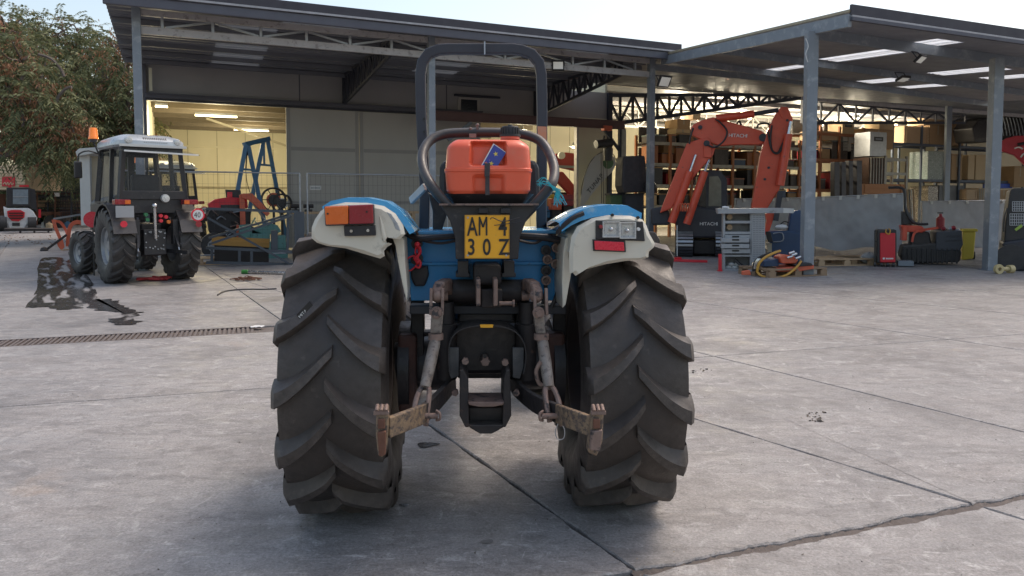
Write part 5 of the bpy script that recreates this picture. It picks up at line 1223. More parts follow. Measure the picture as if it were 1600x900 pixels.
RC(gc,f,954,304,978,345,0,.4,'green_side',mat('dull_green',(.08,.14,.06),.6),.01); RC(gc,f,979,305,1004,380,0,.4,'grey_side',steelg,.01); RC(gc,f,953,302,1006,305,-.02,.45,'top',steeld); RC(gc,f,954,345,978,380,.05,.4,'lower_side',steeld)
# red crane truck arm
ra=bt('red_crane_arm','dark red folding crane arm seen between the blue tractor hoop and the flag','crane arm',11.6,6.); f=Fr(ra)
rdk=mat('dark_red_paint',(.30,.02,.03),.45,0,(.22,.02,.025),4)
PX(ra,f,[(868,240),(885,238),(901,240),(918,268),(930,290),(922,292),(905,268),(880,262),(868,256)],0,.25,'upper_arm',rdk,.02); PX(ra,f,[(870,270),(880,268),(900,292),(912,318),(902,322),(888,300),(872,284)],-.1,.2,'lower_arm',rdk,.02)
BR(ra,f,(900,296,-.2),(921,330,-.2),.06,.06,'red_rod',redb); m=MB(); m.cyl(f.L(876,243,-.1),f.L(876,243,-.1)+V((0,-.1,0)),.12,n=16); P('lamp_pod',m,whiteb,ra)
RC(ra,f,866,300,930,375,.3,.6,'machine_base',darkg,.02); RC(ra,f,900,244,912,250,-.1,.1,'black_coupling',blackp,.02); BR(ra,f,(868,260,-.2),(925,262,-.2),.08,.05,'grey_bar',steelg)
for (x,y,cc) in((870,318,'orange'),(860,312,'y'),(888,312,'r'),(856,330,'b'),(880,330,'r')):
    o=bt('tool_case',{'orange':'orange rimmed tool case low behind the blue tractor right fender','y':'yellow case standing behind the cyan twine','r':'dark red case among the clutter behind the right fender','b':'blue case low behind the hoop of the blue tractor'}[cc]+(' nearer the flag' if x==888 else ''),'case',12.2,3.6+.2*(x%3)); f_=Fr(o)
    mm={'orange':oran,'y':ybin,'r':rdk,'b':gblue}[cc]; RC(o,f_,x-8,y-8,x+8,y+10,0,.3,'case_body',mm,.03); RC(o,f_,x-8,y,x+8,y+1,-.02,.02,'latch_line',blackp); RC(o,f_,x-7,y+10.2,x+7,372,.05,.2,'stand_below',darkg)
# ---------------------------------------------------------------- excavator
ex=T('excavator','red orange excavator with folded boom under the right canopy, white lettering on its arm','excavator',V((4.7,17.2,0)),R(-12)); f=Fr(ex)
dkb=mat('excavator_body_dark',(.035,.035,.045),.5,0,(.025,.025,.03),4)
lowb=PX(ex,f,[(1031,333),(1036,318),(1052,278),(1073,224),(1093,217),(1104,217),(1118,231),(1114,243),(1092,268),(1067,298),(1049,326)],0,.30,'lower_boom',hred,.02)
PX(lowb,f,[(1099,218),(1105,214),(1110,219),(1112,246),(1100,246)],-.06,.055,'boom_ear',hred,.01); m=MB(); c=f.L(1104,224,-.07); m.cyl(c,c+V((0,-.03,0)),.07,n=14); P('boom_pin',m,steeld,lowb)
upb=PX(ex,f,[(1079,200),(1084,194),(1096,188),(1115,183),(1138,190),(1165,197),(1190,204),(1199,211),(1198,221),(1186,226),(1150,226),(1127,228),(1106,222),(1082,212)],.02,.26,'upper_boom',hred,.02)
for x in(1094,1192): m=MB(); c=f.L(x,199 if x<1100 else 215,.01); m.cyl(c,c+V((0,-.04,0)),.09 if x>1100 else .05,n=16); P('boom_pin',m,steeld,upb)
stk=PX(ex,f,[(1216,172),(1221,167),(1231,167),(1239,186),(1235,209),(1228,250),(1218,296),(1199,326),(1174,326),(1180,290),(1188,243),(1199,205),(1206,190)],-.04,.24,'stick',hred,.02)
PX(stk,f,[(1216,172),(1222,166),(1226,176),(1222,184)],-.08,.035,'stick_ear',hred); 
for x,y in((1201,262),(1195,280),(1230,188)): m=MB(); c=f.L(x,y,-.045); m.cyl(c,c+V((0,-.02,0)),.03,n=10); P('grease_point',m,steeld,stk)
def ram(a,b,ra_,b2,rb,nm='hydraulic_ram'):
    m=MB(); m.cyl(f.L(*a),f.L(*b),ra_,n=14); o=P(nm,m,hred,ex,bev=.01); m=MB(); m.cyl(f.L(*b),f.L(*b2),rb,n=12); P('ram_rod',m,chrome if rb<.05 else steeld,o); return o
ram((1119,185,-.02),(1178,178,-.02),.085,(1216,172,-.02),.05); ram((1049,348,-.12),(1078,268,-.12),.095,(1087,242,-.05),.03); ram((1073,350,-.12),(1101,268,-.12),.090,(1108,250,.0),.03)
ram((1219,290,-.18),(1232,210,-.14),.09,(1236,190,-.12),.045)
m=MB(); m.bar(f.L(1219,300,-.15),f.L(1212,345,-.15),.11,.08,up=(0,1,0)); P('bucket_link',m,steeld,ex)
PX(ex,f,[(1196,334),(1212,330),(1206,350),(1200,368),(1194,366),(1198,345)],-.1,.2,'quick_hitch',hred,.01)
for pts in([(1118,186,-.06),(1126,192,-.12),(1136,205,-.12),(1131,220,-.12),(1117,230,-.12),(1105,226,-.1)],[(1206,196,-.1),(1204,215,-.14),(1206,234,-.14),(1214,240,-.14),(1222,232,-.14),(1226,216,-.14),(1235,206,-.12)],[(1200,205,-.1),(1203,225,-.13),(1208,237,-.13),(1216,238,-.13),(1224,222,-.13)],[(1083,200,-.05),(1079,214,-.1),(1077,225,-.1)],[(1150,196,.1),(1155,189,.1),(1158,196,.1)],[(1183,200,.1),(1186,194,.1),(1200,193,.1),(1202,200,.1)]):
    TB(ex,f,pts,.022,'hose',MATS['black_rubber'])
for k in range(4): TB(ex,f,[(1059+k*4,330,-.3),(1061+k*4,320,-.34),(1064+k*4,319,-.34),(1066+k*4,330,-.3)],.014,'curled_hose',oran)
letters('HITACHI',.115,upb,print_w,Matrix.Translation(f.L(1138,214,.0)+V((0,-.003,0)))@Matrix.Rotation(R(3),4,'Y')@MXZ,ext=.002,sp=.86)
bd=PX(ex,f,[(1052,330),(1088,322),(1145,330),(1152,352),(1150,372),(1060,372)],.35,1.6,'upper_body',dkb,.05)
PX(ex,f,[(1016,326),(1040,322),(1046,332),(1046,352),(1018,352)],.2,.6,'engine_pod',steeld,.05)
cbx=PX(ex,f,[(1088,352),(1090,275),(1098,265),(1126,266),(1136,280),(1138,352)],.5,1.0,'cab',dkb,.03)
PX(cbx,f,[(1107,322),(1108,276),(1122,275),(1127,284),(1127,322)],.485,.01,'cab_window',mat('cab_pane',(.20,.21,.17),.1,0,(.12,.12,.10),6),.0)
PX(cbx,f,[(1092,345),(1094,284),(1103,274),(1104,345)],.485,.01,'cab_window',mat('dark_pane2',(.03,.03,.035),.15),0)
letters('HITACHI',.11,cbx,print_w,Matrix.Translation(f.L(1093,352,.34)+V((0,-.01,0)))@MXZ,ext=.002,sp=.9)
m=MB()
for s,y0 in((0,.0),(1,1.35)):
    pass
def track(x0,x1,y0,y1,ly,wd):
    pts=[];a=f.L(x0,y1,ly);b=f.L(x1,y0,ly); r=(b.z-a.z)/2; zc=(a.z+b.z)/2
    for k in range(9): t=pi/2+pi*k/8; pts.append((a.x+r+cos(t)*r,zc+sin(t)*r))
    for k in range(9): t=-pi/2+pi*k/8; pts.append((b.x-r+cos(t)*r,zc+sin(t)*r))
    mb=MB(); mb.prism([V((p[0],ly,p[1])) for p in pts],(0,wd,0)); o=P('track',mb,rub2,ex,bev=.02)
    return o
# tracks point towards the camera: seen from their end
for x0,x1 in((1056,1083),(1118,1147)):
    a=f.L(x0,404,.1);b=f.L(x1,364,.1); r=(b.z-0.0)/2
    mb=MB(); prof=[]
    for k in range(13): t=pi/2+pi*k/12; prof.append((.1+r+cos(t)*r,r+sin(t)*r))
    for k in range(13): t=-pi/2+pi*k/12; prof.append((2.3+cos(t)*r,r+sin(t)*r))
    mb.prism([V((a.x,p[0],p[1])) for p in prof],(b.x-a.x,0,0)); o=P('track',mb,blackm,ex)
    for k in range(11):
        t=pi*.5+pi*(k+.5)/11; c=V(((a.x+b.x)/2,.1+r+cos(t)*(r+.01),r+sin(t)*(r+.01))); m=MB(); m.bar(c-V(((b.x-a.x)/2,0,0)),c+V(((b.x-a.x)/2,0,0)),.05,.03,up=(0,cos(t),sin(t))); P('track_shoe',m,galv if k<6 else steeld,o)
m=MB(); a=f.L(1083,375,.5);b=f.L(1118,398,.5); m.bx(a.x,b.x,.5,2.0,b.z,a.z); P('undercarriage',m,darkg,ex,bev=.03)
BR(ex,f,(1058,352,-.1),(1058,400,-.2),.02,.02,'hanging_strap',whiteb)
rb_=T('red_floor_plate','flat red steel plate lying on the ground below the excavator track','plate',gnd(1078,410),.1); m=MB(); m.prism([(-.5,.35,.0),(.1,-.05,.0),(.35,-.12,.0),(.38,.0,.0),(.0,.25,.0),(-.3,.55,.0)],(0,0,.05)); P('plate',m,redb,rb_,bev=.01); m=MB(); m.bx(-.25,-.1,.25,.4,.05,.09); P('lug',m,redb,rb_)
# grey tool cabinet
kb=T('tool_bench','pale grey steel workshop bench with drawers and perforated side before the excavator','workbench',gnd(1150,423),R(-12)); f=Fr(kb)
PX(kb,f,[(1121,326),(1224,325),(1224,333),(1122,334)],-.10,.6,'bench_top',greyc,.004); PX(kb,f,[(1224,325),(1241,326),(1240,333),(1224,333)],-.10,.6,'top_end',whiteb,.004)
RC(kb,f,1130,334,1133,424,0,.42,'side_panel',greyc); RC(kb,f,1172,334,1175,424,0,.42,'side_panel',greyc); RC(kb,f,1133,334,1172,423,.40,.02,'back_panel',greyc)
for y in(345,362,398,420): RC(kb,f,1133,y,1172,y+(4 if y<390 else 3),0,.40,'shelf',greyc)
for i,(y,x0,x1,ly) in enumerate(((367,1131,1172,.0),(372,1127,1171,-.10),(381,1127,1171,-.09),(389,1129,1172,-.05))):
    d_=RC(kb,f,x0,y,x1,y+7,ly,.3,'drawer',greyc,.004); RC(d_,f,1144,y+1.5,1155,y+4,ly-.006,.005,'drawer_handle',ink,.0)
pp=PX(kb,f,[(1174.5,333.5),(1195,334),(1196,406),(1174.5,410)],-.03,.03,'perforated_panel',greyc)
m=MB()
for i in range(8):
    for j in range(24):
        c=f.L(1177+i*2.3,337+j*2.9,-.032); m.cyl(c,c+V((0,-.0015,0)),.007,n=5)
o=P('hole',m,steeld,pp); o['kind']='stuff'
for x,y in((1140,339),(1140,355)): m=MB(); c=f.L(x,y,.12); m.cyl(c,c+V((0,.1,0)),.055,n=14); P('coil',m,wood,kb)
for k in range(4): m=MB(); c=f.L(1138+k*5,418-(k%2)*5,.15); m.sphere(c,.06,8,(1.2,1,.7)); P('crumpled_wrap',m,whiteb,kb)
TB(kb,f,[(1148,405,.1),(1155,412,.05),(1164,420,.0)],.03,'rubber_pipe',MATS['black_rubber'])
o=T('red_post','short red steel post standing at the left foot of the grey bench','post',gnd(1126,424),0); f_=Fr(o); RC(o,f_,1123.5,397,1128,424,0,.06,'upright',redb,.004); RC(o,f_,1122.5,422,1129,424,-.02,.1,'foot',redb)
o=T('white_cloth','small white crumpled cloth on the top of the grey bench','cloth',kb.location+V((-.4,-.02,0)),R(-12)); f_=Fr(o); m=MB(); c=f_.L(1133,324,.05); m.sphere(c,.045,8,(1.4,1,.6)); m.sphere(c+V((.05,0,-.01)),.03,8); P('cloth_fold',m,whitep,o)
# blue machine
bm_=T('scrubber_machine','dark blue floor scrubber with upright tank between grey bench and canopy post','scrubber',V((at(1228,410,14.6).x,14.6,0)),R(-16)); f=Fr(bm_)
PX(bm_,f,[(1202,362),(1230,360),(1252,364),(1256,415),(1206,415)],0,.6,'lower_tank',navy,.03); PX(bm_,f,[(1236,332),(1247,328),(1262,330),(1266,366),(1230,366)],.05,.45,'upper_tank',navy,.03)
TB(bm_,f,[(1208,365,-.03),(1222,364,-.04),(1223,376,-.04),(1208,378,-.03)],.012,'handle',galv,3); m=MB(); m.sphere(f.L(1221,355,.1),.10,8,(1.3,1,.6)); P('white_rag',m,whitep,bm_); TB(bm_,f,[(1218,352,.1),(1226,346,.1),(1236,350,.1)],.012,'hose',blackp)
PX(bm_,f,[(1196,362),(1204,362),(1208,378),(1200,378)],-.1,.12,'squeegee_motor',MATS['black_rubber'],.01); PX(bm_,f,[(1198,380),(1206,380),(1206,412),(1202,412)],0,.2,'side_bracket',beige)
# pallet with hydraulic hose reel and orange breaker
pl1=pallet('low worn pallet under the orange machine and yellow hoses',gnd(1222,429),R(20),1.25,.85,woodd)
hb=T('hydraulic_breaker','orange hydraulic attachment with coiled yellow and black hoses on a low pallet','attachment',gnd(1222,432)+V((0,0,.145)),0); f=Fr(hb)
TB(hb,f,[(1183,425,-.1),(1186,412,-.12),(1196,402,-.12),(1210,395,-.1),(1219,392,0)],.022,'yellow_hose',mat('ochre_hose',(.62,.33,.05),.5),5); TB(hb,f,[(1183,425,-.1),(1190,431,-.15),(1207,434,-.15),(1228,430,-.15),(1244,418,-.1),(1252,408,-.05)],.02,'yellow_hose',MATS['ochre_hose'],5)
for k in range(4): TB(hb,f,[(1176+k*3,424,.0),(1180+k*3,408-k,.02),(1192+k*3,399-k,.0),(1206+k*2,396,.05)],.018,'black_hose',MATS['black_rubber'],5)
for k in range(3): TB(hb,f,[(1179+k*2,420,-.03),(1180+k*2,410,-.04),(1184+k*2,404,-.04)],.014,'steel_fitting',chrome,3)
PX(hb,f,[(1217,402),(1226,398),(1240,400),(1248,406),(1244,412),(1222,412)],.0,.3,'orange_housing',oran,.02); PX(hb,f,[(1214,420),(1256,415),(1272,414),(1272,420),(1250,424),(1216,425)],-.05,.5,'orange_frame',oran,.01); PX(hb,f,[(1240,413),(1268,411),(1271,415),(1244,417)],-.08,.5,'rubber_pad',MATS['black_rubber'],.01)
PX(hb,f,[(1194,408),(1217,404),(1217,416),(1194,417)],.1,.3,'blue_block',navy,.01)
for x,y in((1230,403),(1243,404),(1233,396),(1237,399)): m=MB(); c=f.L(x,y,-.05); m.cyl(c,c+V((.09,0,.03)),.022); P('steel_fitting',m,chrome,hb)
PX(hb,f,[(1160,424),(1172,422),(1174,430),(1160,430)],-.05,.08,'red_cap',oran,.01)
# tarpaulin fences
def tarp(label,px0,px1,yt0,yt1,yb0,yb1,Y0,Y1,seed,posts,grp,legs=True):
    A_=at(px0,yt0,Y0);B_=at(px1,yt1,Y1); zb=(at(px0,yb0,Y0).z+at(px1,yb1,Y1).z)/2
    rz=atan2(B_.y-A_.y,B_.x-A_.x); t=T('tarpaulin_fence',label,'fence',V((A_.x,A_.y,0)),rz,grp); W=(V((B_.x,B_.y))-V((A_.x,A_.y))).length
    mb=MB()
    def fn(u,v):
        x=u*W; z0=A_.z+(B_.z-A_.z)*u; z=zb+(z0-zb)*v+ .05*sin(u*9+seed)*(1-v)
        y=.05*noise.noise(V((x*1.6+z*1.3,seed,z*.7)))*(1.2-v)*2+.022*noise.noise(V((x*4-z*2.5,seed+3,z*3)))+.012*noise.noise(V((x*9,seed,z*6)))
        return V((x,-.03+y,z))
    mb.grid(fn,60,26); mb.grid(lambda u,v: fn(u,v)+V((0,.012,0)),60,26); P('tarpaulin',mb,tarpm,t)
    for k in range(posts+1):
        x=W*k/posts; m=MB(); m.cyl((x,.04,0),(x,.04,A_.z+(B_.z-A_.z)*k/posts+.04),.02); P('fence_post',m,galv,t)
    m=MB(); m.cyl((0,.04,A_.z+.02),(W,.04,B_.z+.02),.018); P('fence_rail',m,galv,t)
    for k in range(5): m=MB(); x=W*(k+.5)/5; m.bx(x-.03,x+.03,-.07,-.045,A_.z+(B_.z-A_.z)*x/W-.06,A_.z+(B_.z-A_.z)*x/W+.03); P('tie',m,whiteb,t)
    return t
tarp('creased grey tarpaulin on a site fence right behind the thick canopy post',1273,1411,310,304,386,392,17.6,16.9,2.,1,'grey tarpaulin fences')
tarp('dirty grey tarpaulin fence behind the yellow bin, lowest shelves above it',1440,1580,316,314,390,392,21.5,21.5,7.,2,'grey tarpaulin fences')
tarp('distant grey tarpaulin behind the excavator stick, lit shelf above it',1150,1262,312,310,375,378,21.,21.5,11.,2,'grey tarpaulin fences')
pallet('raw pallet on the ground below the creased tarpaulin, nearest the post',gnd(1306,413),R(10),1.3,.8,wood,'pallets below the tarpaulin')
pallet('raw pallet on the ground just right of the first, left of the red cabinet',gnd(1345,411),R(14),1.1,.8,wood,'pallets below the tarpaulin')
o=T('clear_bag','crumpled clear plastic bag on the ground left of the red cabinet','bag',gnd(1357,413)); m=MB()
m.grid(lambda u,v: V((cos(2*pi*u)*sin(pi*v)*.17*(1+.3*noise.noise(V((u*9,v*9,1)))),sin(2*pi*u)*sin(pi*v)*.12,.12+cos(pi*v)*.13*(1+.3*noise.noise(V((u*7,v*5,4)))))),20,12,cu=True); P('bag_film',m,mat('plastic_film',(.42,.43,.43),.25,0,(.3,.31,.31),9,bump=.01,bsc=20),o)
# red cabinet on castors
rc_=T('red_service_cabinet','bright red service cabinet on castors in front of the creased tarpaulin','cabinet',gnd(1384,417),R(-22)); f=Fr(rc_)
RC(rc_,f,1370,359,1401,411,.0,.45,'black_body',blackp,.02); RC(rc_,f,1375,364,1399,410,-.03,.03,'red_front',redb,.02)
RC(rc_,f,1366,360,1368,412,.05,.03,'side_rail',blackp); RC(rc_,f,1366,360,1372,361,.05,.03,'top_rail',blackp); RC(rc_,f,1366,377,1371,378,.05,.03,'mid_rail',blackp)
for x in(1367,1377,1387,1396): m=MB(); c=f.L(x,415,.02); c.z=.045; m.cyl(c-V((.02,0,0)),c+V((.02,0,0)),.045,n=12); P('castor',m,blackp,rc_)
TB(rc_,f,[(1385,358,-.05),(1384,363,-.06),(1389,366,-.06),(1391,360,-.05),(1388,357,-.05)],.012,'yellow_cord',MATS['ochre_hose'],4)
m=MB(); c=f.L(1381,404,-.033); m.prism([c+V((-.02,0,.02)),c+V((.02,0,.02)),c+V((.02,0,-.005)),c+V((0,0,-.025)),c+V((-.02,0,-.005))],(0,-.003,0)); P('white_shield',m,print_w,rc_)
m=MB()
for k in range(6): c=f.L(1385+k*2.0,404,-.033); m.box(c,(.018,.003,.028))
P('white_lettering_bar',m,print_w,rc_); RC(rc_,f,1403,408,1428,416,.1,.3,'plinth',steelg,.01)
# tracked carrier
td=T('tracked_carrier','small dark tracked carrier with orange frame between the red cabinet and yellow bin','tracked carrier',V((at(1455,412,15.4).x,15.4,0)),R(-22)); f=Fr(td)
PX(td,f,[(1410,383),(1460,380),(1500,384),(1503,395),(1500,410),(1414,412),(1406,400)],-.1,.5,'track_unit',rub2,.04)
for k in range(12): RC(td,f,1410+k*7.6,388,1413+k*7.6,412,-.125,.02,'track_lug',MATS['black_rubber'],.004)
PX(td,f,[(1463,362),(1503,360),(1505,382),(1500,392),(1462,392)],-.12,.9,'skip',mat('grey_black_plastic',(.05,.055,.065),.55,0,(.035,.04,.05),5),.02)
for y in(369,376): BR(td,f,(1478,y,-.135),(1503,y-1,-.135),.015,.012,'skip_rib',steeld)
PX(td,f,[(1408,352),(1440,353),(1448,360),(1440,364),(1410,362)],.0,.5,'orange_hood',hred,.02); PX(td,f,[(1411,352),(1418,352),(1417,376),(1409,376)],-.05,.4,'orange_frame',hred,.01); TB(td,f,[(1425,378,-.1),(1430,363,-.1),(1450,358,-.1),(1466,356,-.1)],.03,'orange_bar',hred,4,4)
PX(td,f,[(1424,362),(1452,362),(1456,382),(1422,384)],.0,.4,'engine',darkg,.03)
TB(td,f,[(1388,294,.2),(1392,293,.2),(1412,296,.2),(1415,325,.2),(1425,345,.1),(1436,350,0),(1450,350,0)],.03,'roll_frame',blackp,5); PX(td,f,[(1410,330),(1422,332),(1430,350),(1410,352)],.2,.3,'seat',blackp,.02)
for x,y in((1474,357),(1490,356),(1496,360),(1484,358)): m=MB(); m.sphere(f.L(x,y,.1),.05,8); P('loose_part',m,rdk if x%4 else galv,td)
yb2=T('wheelie_bin','yellow wheeled bin with lid standing in front of the far tarpaulin','bin',V((at(1515,407,16.6).x,16.6,0)),R(-27)); f=Fr(yb2)
PX(yb2,f,[(1505,362),(1525,362),(1521,404),(1503,407)],0,.45,'bin_body',ybin,.02); PX(yb2,f,[(1503,358),(1528,358),(1528,362),(1503,362)],-.03,.52,'bin_lid',ybin,.01)
m=MB(); c=f.L(1519,403,.3); c.z=.09; m.cyl(c-V((.0,0,0)),c+V((.05,0,0)),.09,n=14); P('bin_wheel',m,blackp,yb2)
for (x,y,lab) in((1469,352,'red fire extinguisher standing behind the tracked carrier'),):
    o=T('fire_extinguisher',lab,'extinguisher',V((at(x,y,17.3).x,17.3,0)),0); f_=Fr(o); m=MB(); a=f_.L(1469,357,0);b=f_.L(1469,338,0); m.lathe(a,(0,0,1),[(0,0),(.09,0),(.09,b.z-a.z-.05),(.04,b.z-a.z),(.03,b.z-a.z+.06)],16); P('cylinder',m,rdk,o); m=MB(); m.bar(b+V((-.06,0,.08)),b+V((.06,0,.08)),.03); P('valve',m,blackp,o); m=MB(); m.bx(a.x-.12,a.x+.12,-.1,.15,0,a.z-.002); P('stand',m,darkg,o)
o=T('drive_shaft','pale yellow drive shaft with a round yoke lying at the foot of the right post','drive shaft',gnd(1562,427),R(8)); f=Fr(o); a=f.L(1555,421,0); r=a.z*.0+.07
m=MB(); m.lathe((a.x,-.05,.085),(0,-1,0),[(.035,.0),(.085,.0),(.09,.02),(.09,.05),(.085,.06),(.035,.06),(.035,.0)],24); P('yoke_ring',m,mat('pale_yellow_paint',(.55,.45,.22),.5,0,(.42,.34,.18),12),o)
m=MB(); b=f.L(1580,419,0); m.cyl((a.x+.07,-.05,.085),(b.x-.05,.0,.075),.04,.04); P('tube',m,MATS['pale_yellow_paint'],o); m=MB(); m.cyl((b.x-.06,0,.075),(b.x+.03,.0,.075),.075,n=18); P('end_cap',m,MATS['pale_yellow_paint'],o)
# black skid loader at the frame edge
bl=T('black_skid_loader','black skid loader with mesh cab cut by the picture edge behind the right post','loader',V((at(1590,422,13.9).x,13.9,0)),R(-31)); f=Fr(bl)
PX(bl,f,[(1567,378),(1640,368),(1660,424),(1562,424)],0,1.2,'body',dkb,.04); PX(bl,f,[(1578,298),(1584,294),(1660,294),(1660,372),(1569,378),(1571,345)],.1,1.1,'cab_frame',blackp,.02)
for (y0,y1,x0) in((315,330,1582),(334,352,1578)):
    g2=RC(bl,f,x0,y0,1650,y1,.085,.012,'vent_mesh',steeld)
    m=MB()
    for i in range(16): m.bar(f.L(x0+i*3.5,y0,.08),f.L(x0+i*3.5,y1,.08),.012,.01)
    for j in range(5): m.bar(f.L(x0,y0+(y1-y0)*j/4,.075),f.L(1640,y0+(y1-y0)*j/4,.075),.012,.01)
    o=P('mesh_bars',m,galv,g2); o['kind']='stuff'
TB(bl,f,[(1568,362,0),(1569,340,0),(1574,325,0)],.015,'grab_handle',blackp,3); RC(bl,f,1567,403,1573,406,-.015,.01,'white_label',whitep); RC(bl,f,1596,404,1602,410,-.015,.01,'yellow_lamp',ybin)
PX(bl,f,[(1585,358),(1596,350),(1598,354),(1588,361)],.03,.01,'green_label',mat('lime_label',(.35,.5,.08),.5)); 
for x in(1580,1625): m=MB(); c=f.L(x,405,-.05); c.z=.25; m.cyl(c,c+V((0,.2,0)),.25,n=24); P('wheel',m,rub2,bl,bev=.03)
# red boom over it
rm=T('red_boom','dark red machine boom with white marks reaching in from the picture edge','machine boom',V((at(1590,400,20).x,20,0)),R(-30)); f=Fr(rm)
PX(rm,f,[(1562,222),(1572,216),(1588,212),(1660,212),(1660,262),(1602,258),(1585,242),(1563,235)],0,.35,'boom_plate',mat('crimson_paint',(.50,.03,.05),.45,0,(.4,.03,.04),4),.02); PX(rm,f,[(1545,240),(1552,235),(1562,232),(1560,246),(1548,250)],.1,.3,'boom_tip',rdk,.02)
TB(rm,f,[(1585,232,-.02),(1592,230,-.03),(1598,233,-.02)],.02,'white_scuff',print_w,3); TB(rm,f,[(1595,246,-.02),(1600,240,-.03),(1604,248,-.02)],.02,'white_scuff',print_w,3); TB(rm,f,[(1590,226,-.05),(1604,224,-.05),(1612,230,-.05)],.04,'hose',blackp,4)
RC(rm,f,1640,262,1660,400,.1,.4,'mast',dkb,.02)
# hose coil
hc=bt('ribbed_hose_coil','big coil of black ribbed hose on the top shelf behind the right post','hose coil',0,7.); f=Fr(hc)
for k in range(12):
    x=1552+k*8; a=f.L(x,180,0);b=f.L(x+14,216,0); r=(a.z-b.z)/2*1.05; c=(a+b)/2
    m=MB(); m.tube([c+V((.15*cos(q)*.6,sin(q)*r*.9,cos(q)*r)) for q in[2*pi*i/20 for i in range(20)]],.10,8,closed=True); P('hose_turn',m,MATS['black_rubber'],hc)
PX(hc,f,[(1520,200),(1528,188),(1548,182),(1552,222),(1524,222)],-.1,1.0,'coil_end',MATS['black_rubber'],.06)
for k in range(20): m=MB(); x=1562+k*5.2; m.tube([f.L(x,183+k*.3,-.9),f.L(x+3,195,-1.0),f.L(x+6,212,-.9)],.02,5,sub=3); P('pale_rib',m,steelg,hc)
# ---------------------------------------------------------------- racks and what stands on them
def rack(label,pxs,ly,zs,m_up,m_bm,dep=1.0,top=None):
    xs_=[B.L(p,250,ly).x for p in pxs]; t=bt('storage_rack',label,'rack',0,ly,0,'storage racks')
    h=top or zs[-1]+1.0
    for x in xs_:
        for y in(0,dep): m=MB(); m.bx(x-.05,x+.05,y,y+.08,0,h); P('rack_upright',m,m_up,t)
    for a,b in zip(xs_[:-1],xs_[1:]):
        for z in zs:
            for y in(0.01,dep): m=MB(); m.bx(a+.051,b-.051,y,y+.05,z-.12,z); P('rack_beam',m,m_bm,t)
            if 'brown shelving' in label or 'rusty orange' in label: m=MB(); m.bx(a+.06,b-.06,dep-.06,dep-.03,z+.01,z+.62); P('back_panel',m,darkgoods,t)  # added dark sheet that keeps the bright back wall from showing behind the goods
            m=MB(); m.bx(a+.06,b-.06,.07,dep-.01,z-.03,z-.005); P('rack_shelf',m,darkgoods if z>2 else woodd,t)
    return t
rack('blue grey pallet rack left of the steel column, boxes on its shelves',(1395,1440,1480),8.6,(2.45,4.15),rackm,rackm,1.2,5.0)
rack('blue grey pallet rack right of the steel column behind the right post',(1500,1545,1600,1660),8.6,(2.45,4.15),rackm,rackm,1.2,5.0)
rack('rusty orange rack behind the canopy post with crates on top',(1262,1282,1312,1350),7.6,(1.9,3.2,4.3),racko,racko,1.,4.6)
rack('tall brown shelving behind the excavator boom full of parts',(1016,1048,1082,1112,1146,1180,1214,1250),7.4,(1.2,2.0,2.8,3.6),racko,rackp,.9,3.9)
rack('pale trolley rack in the middle of the warehouse left of the tarpaulin edge',(1385,1418),6.2,(1.9,2.6,3.2),rackp,rackp,.7,3.3)
def crate(nm,label,cat,x0,y0,x1,y1,ly,dep,m,grp=None,det=None,toz=None):
    a=B.L(x0,y1,ly);b=B.L(x1,y0,ly); cx_=(a.x+b.x)/2; W=abs(b.x-a.x); z0=a.z if toz is None else toz; H_=b.z-z0
    t=bt(nm,label,cat,cx_,ly+dep/2,z0,grp)
    mb=MB(); mb.bx(-W/2,W/2,-dep/2,dep/2,0.003,H_); bo_=P('box_body',mb,m,t,bev=.012)
    if det=='tape': mb=MB(); mb.bx(-.035,.035,-dep/2-.004,-dep/2-.001,H_*.5,H_*.98); P('tape',mb,beige,t); mb=MB(); mb.bx(-W/2+.01,W/2-.01,-dep/2-.006,-dep/2-.001,H_*.93,H_*.945); P('lid_seam',mb,woodd,t)
    if det=='planks':
        n=max(2,int(H_/.16))
        for k in range(n): mb=MB(); mb.bx(-W/2-.01,W/2+.01,-dep/2-.03,-dep/2-.002,H_*k/n+.015,H_*(k+1)/n-.01); P('plank',mb,m,t)
        for s in(-1,1): mb=MB(); mb.bx(s*W*.42-.04,s*W*.42+.04,-dep/2-.055,-dep/2-.031,.01,H_); P('batten',mb,m,t)
    if det=='bars':
        for k in range(6): mb=MB(); x=-W/2+W*(k+.5)/6; mb.bx(x-.02,x+.02,-dep/2-.04,-dep/2-.002,0,H_); P('slat',mb,rackp,t)
    if det=='label': mb=MB(); mb.bx(-W*.28,W*.28,-dep/2-.005,-dep/2-.001,H_*.62,H_*.80); P('dark_label',mb,blackp,t); mb=MB(); mb.bx(-W*.18,W*.18,-dep/2-.009,-dep/2-.006,H_*.68,H_*.74); P('label_inset',mb,steelg,t)
    if det=='pallet': 
        for k in range(3): mb=MB(); x=-W/2+W*(k+.5)/3; mb.bx(x-.06,x+.06,-dep/2,-dep/2+.3,-.13,0); P('pallet_foot',mb,woodd,t)
        mb=MB(); mb.bx(-W/2,W/2,-dep/2,dep/2,-.03,.0); P('pallet_deck',mb,woodd,t)
    return t
tz=4.16
crate('wooden_crate','long pale wooden crate on the top shelf left of the steel column','crate',1412,199,1451,222,8.7,1.0,wood,'crates in the warehouse','planks',tz)
crate('carton','large brown carton on the top shelf against the steel column','carton',1452,196,1479,222,8.7,1.,card,'cartons on the racks','tape',tz)
crate('wooden_crate','flat pale crate lying across the two top boxes by the column','crate',1443,186,1481,195.5,8.75,.9,wood,'crates in the warehouse','planks')
crate('carton','tall brown carton on the top shelf right of the steel column','carton',1488,182,1507,222,8.7,1.,card,'cartons on the racks','tape',tz)
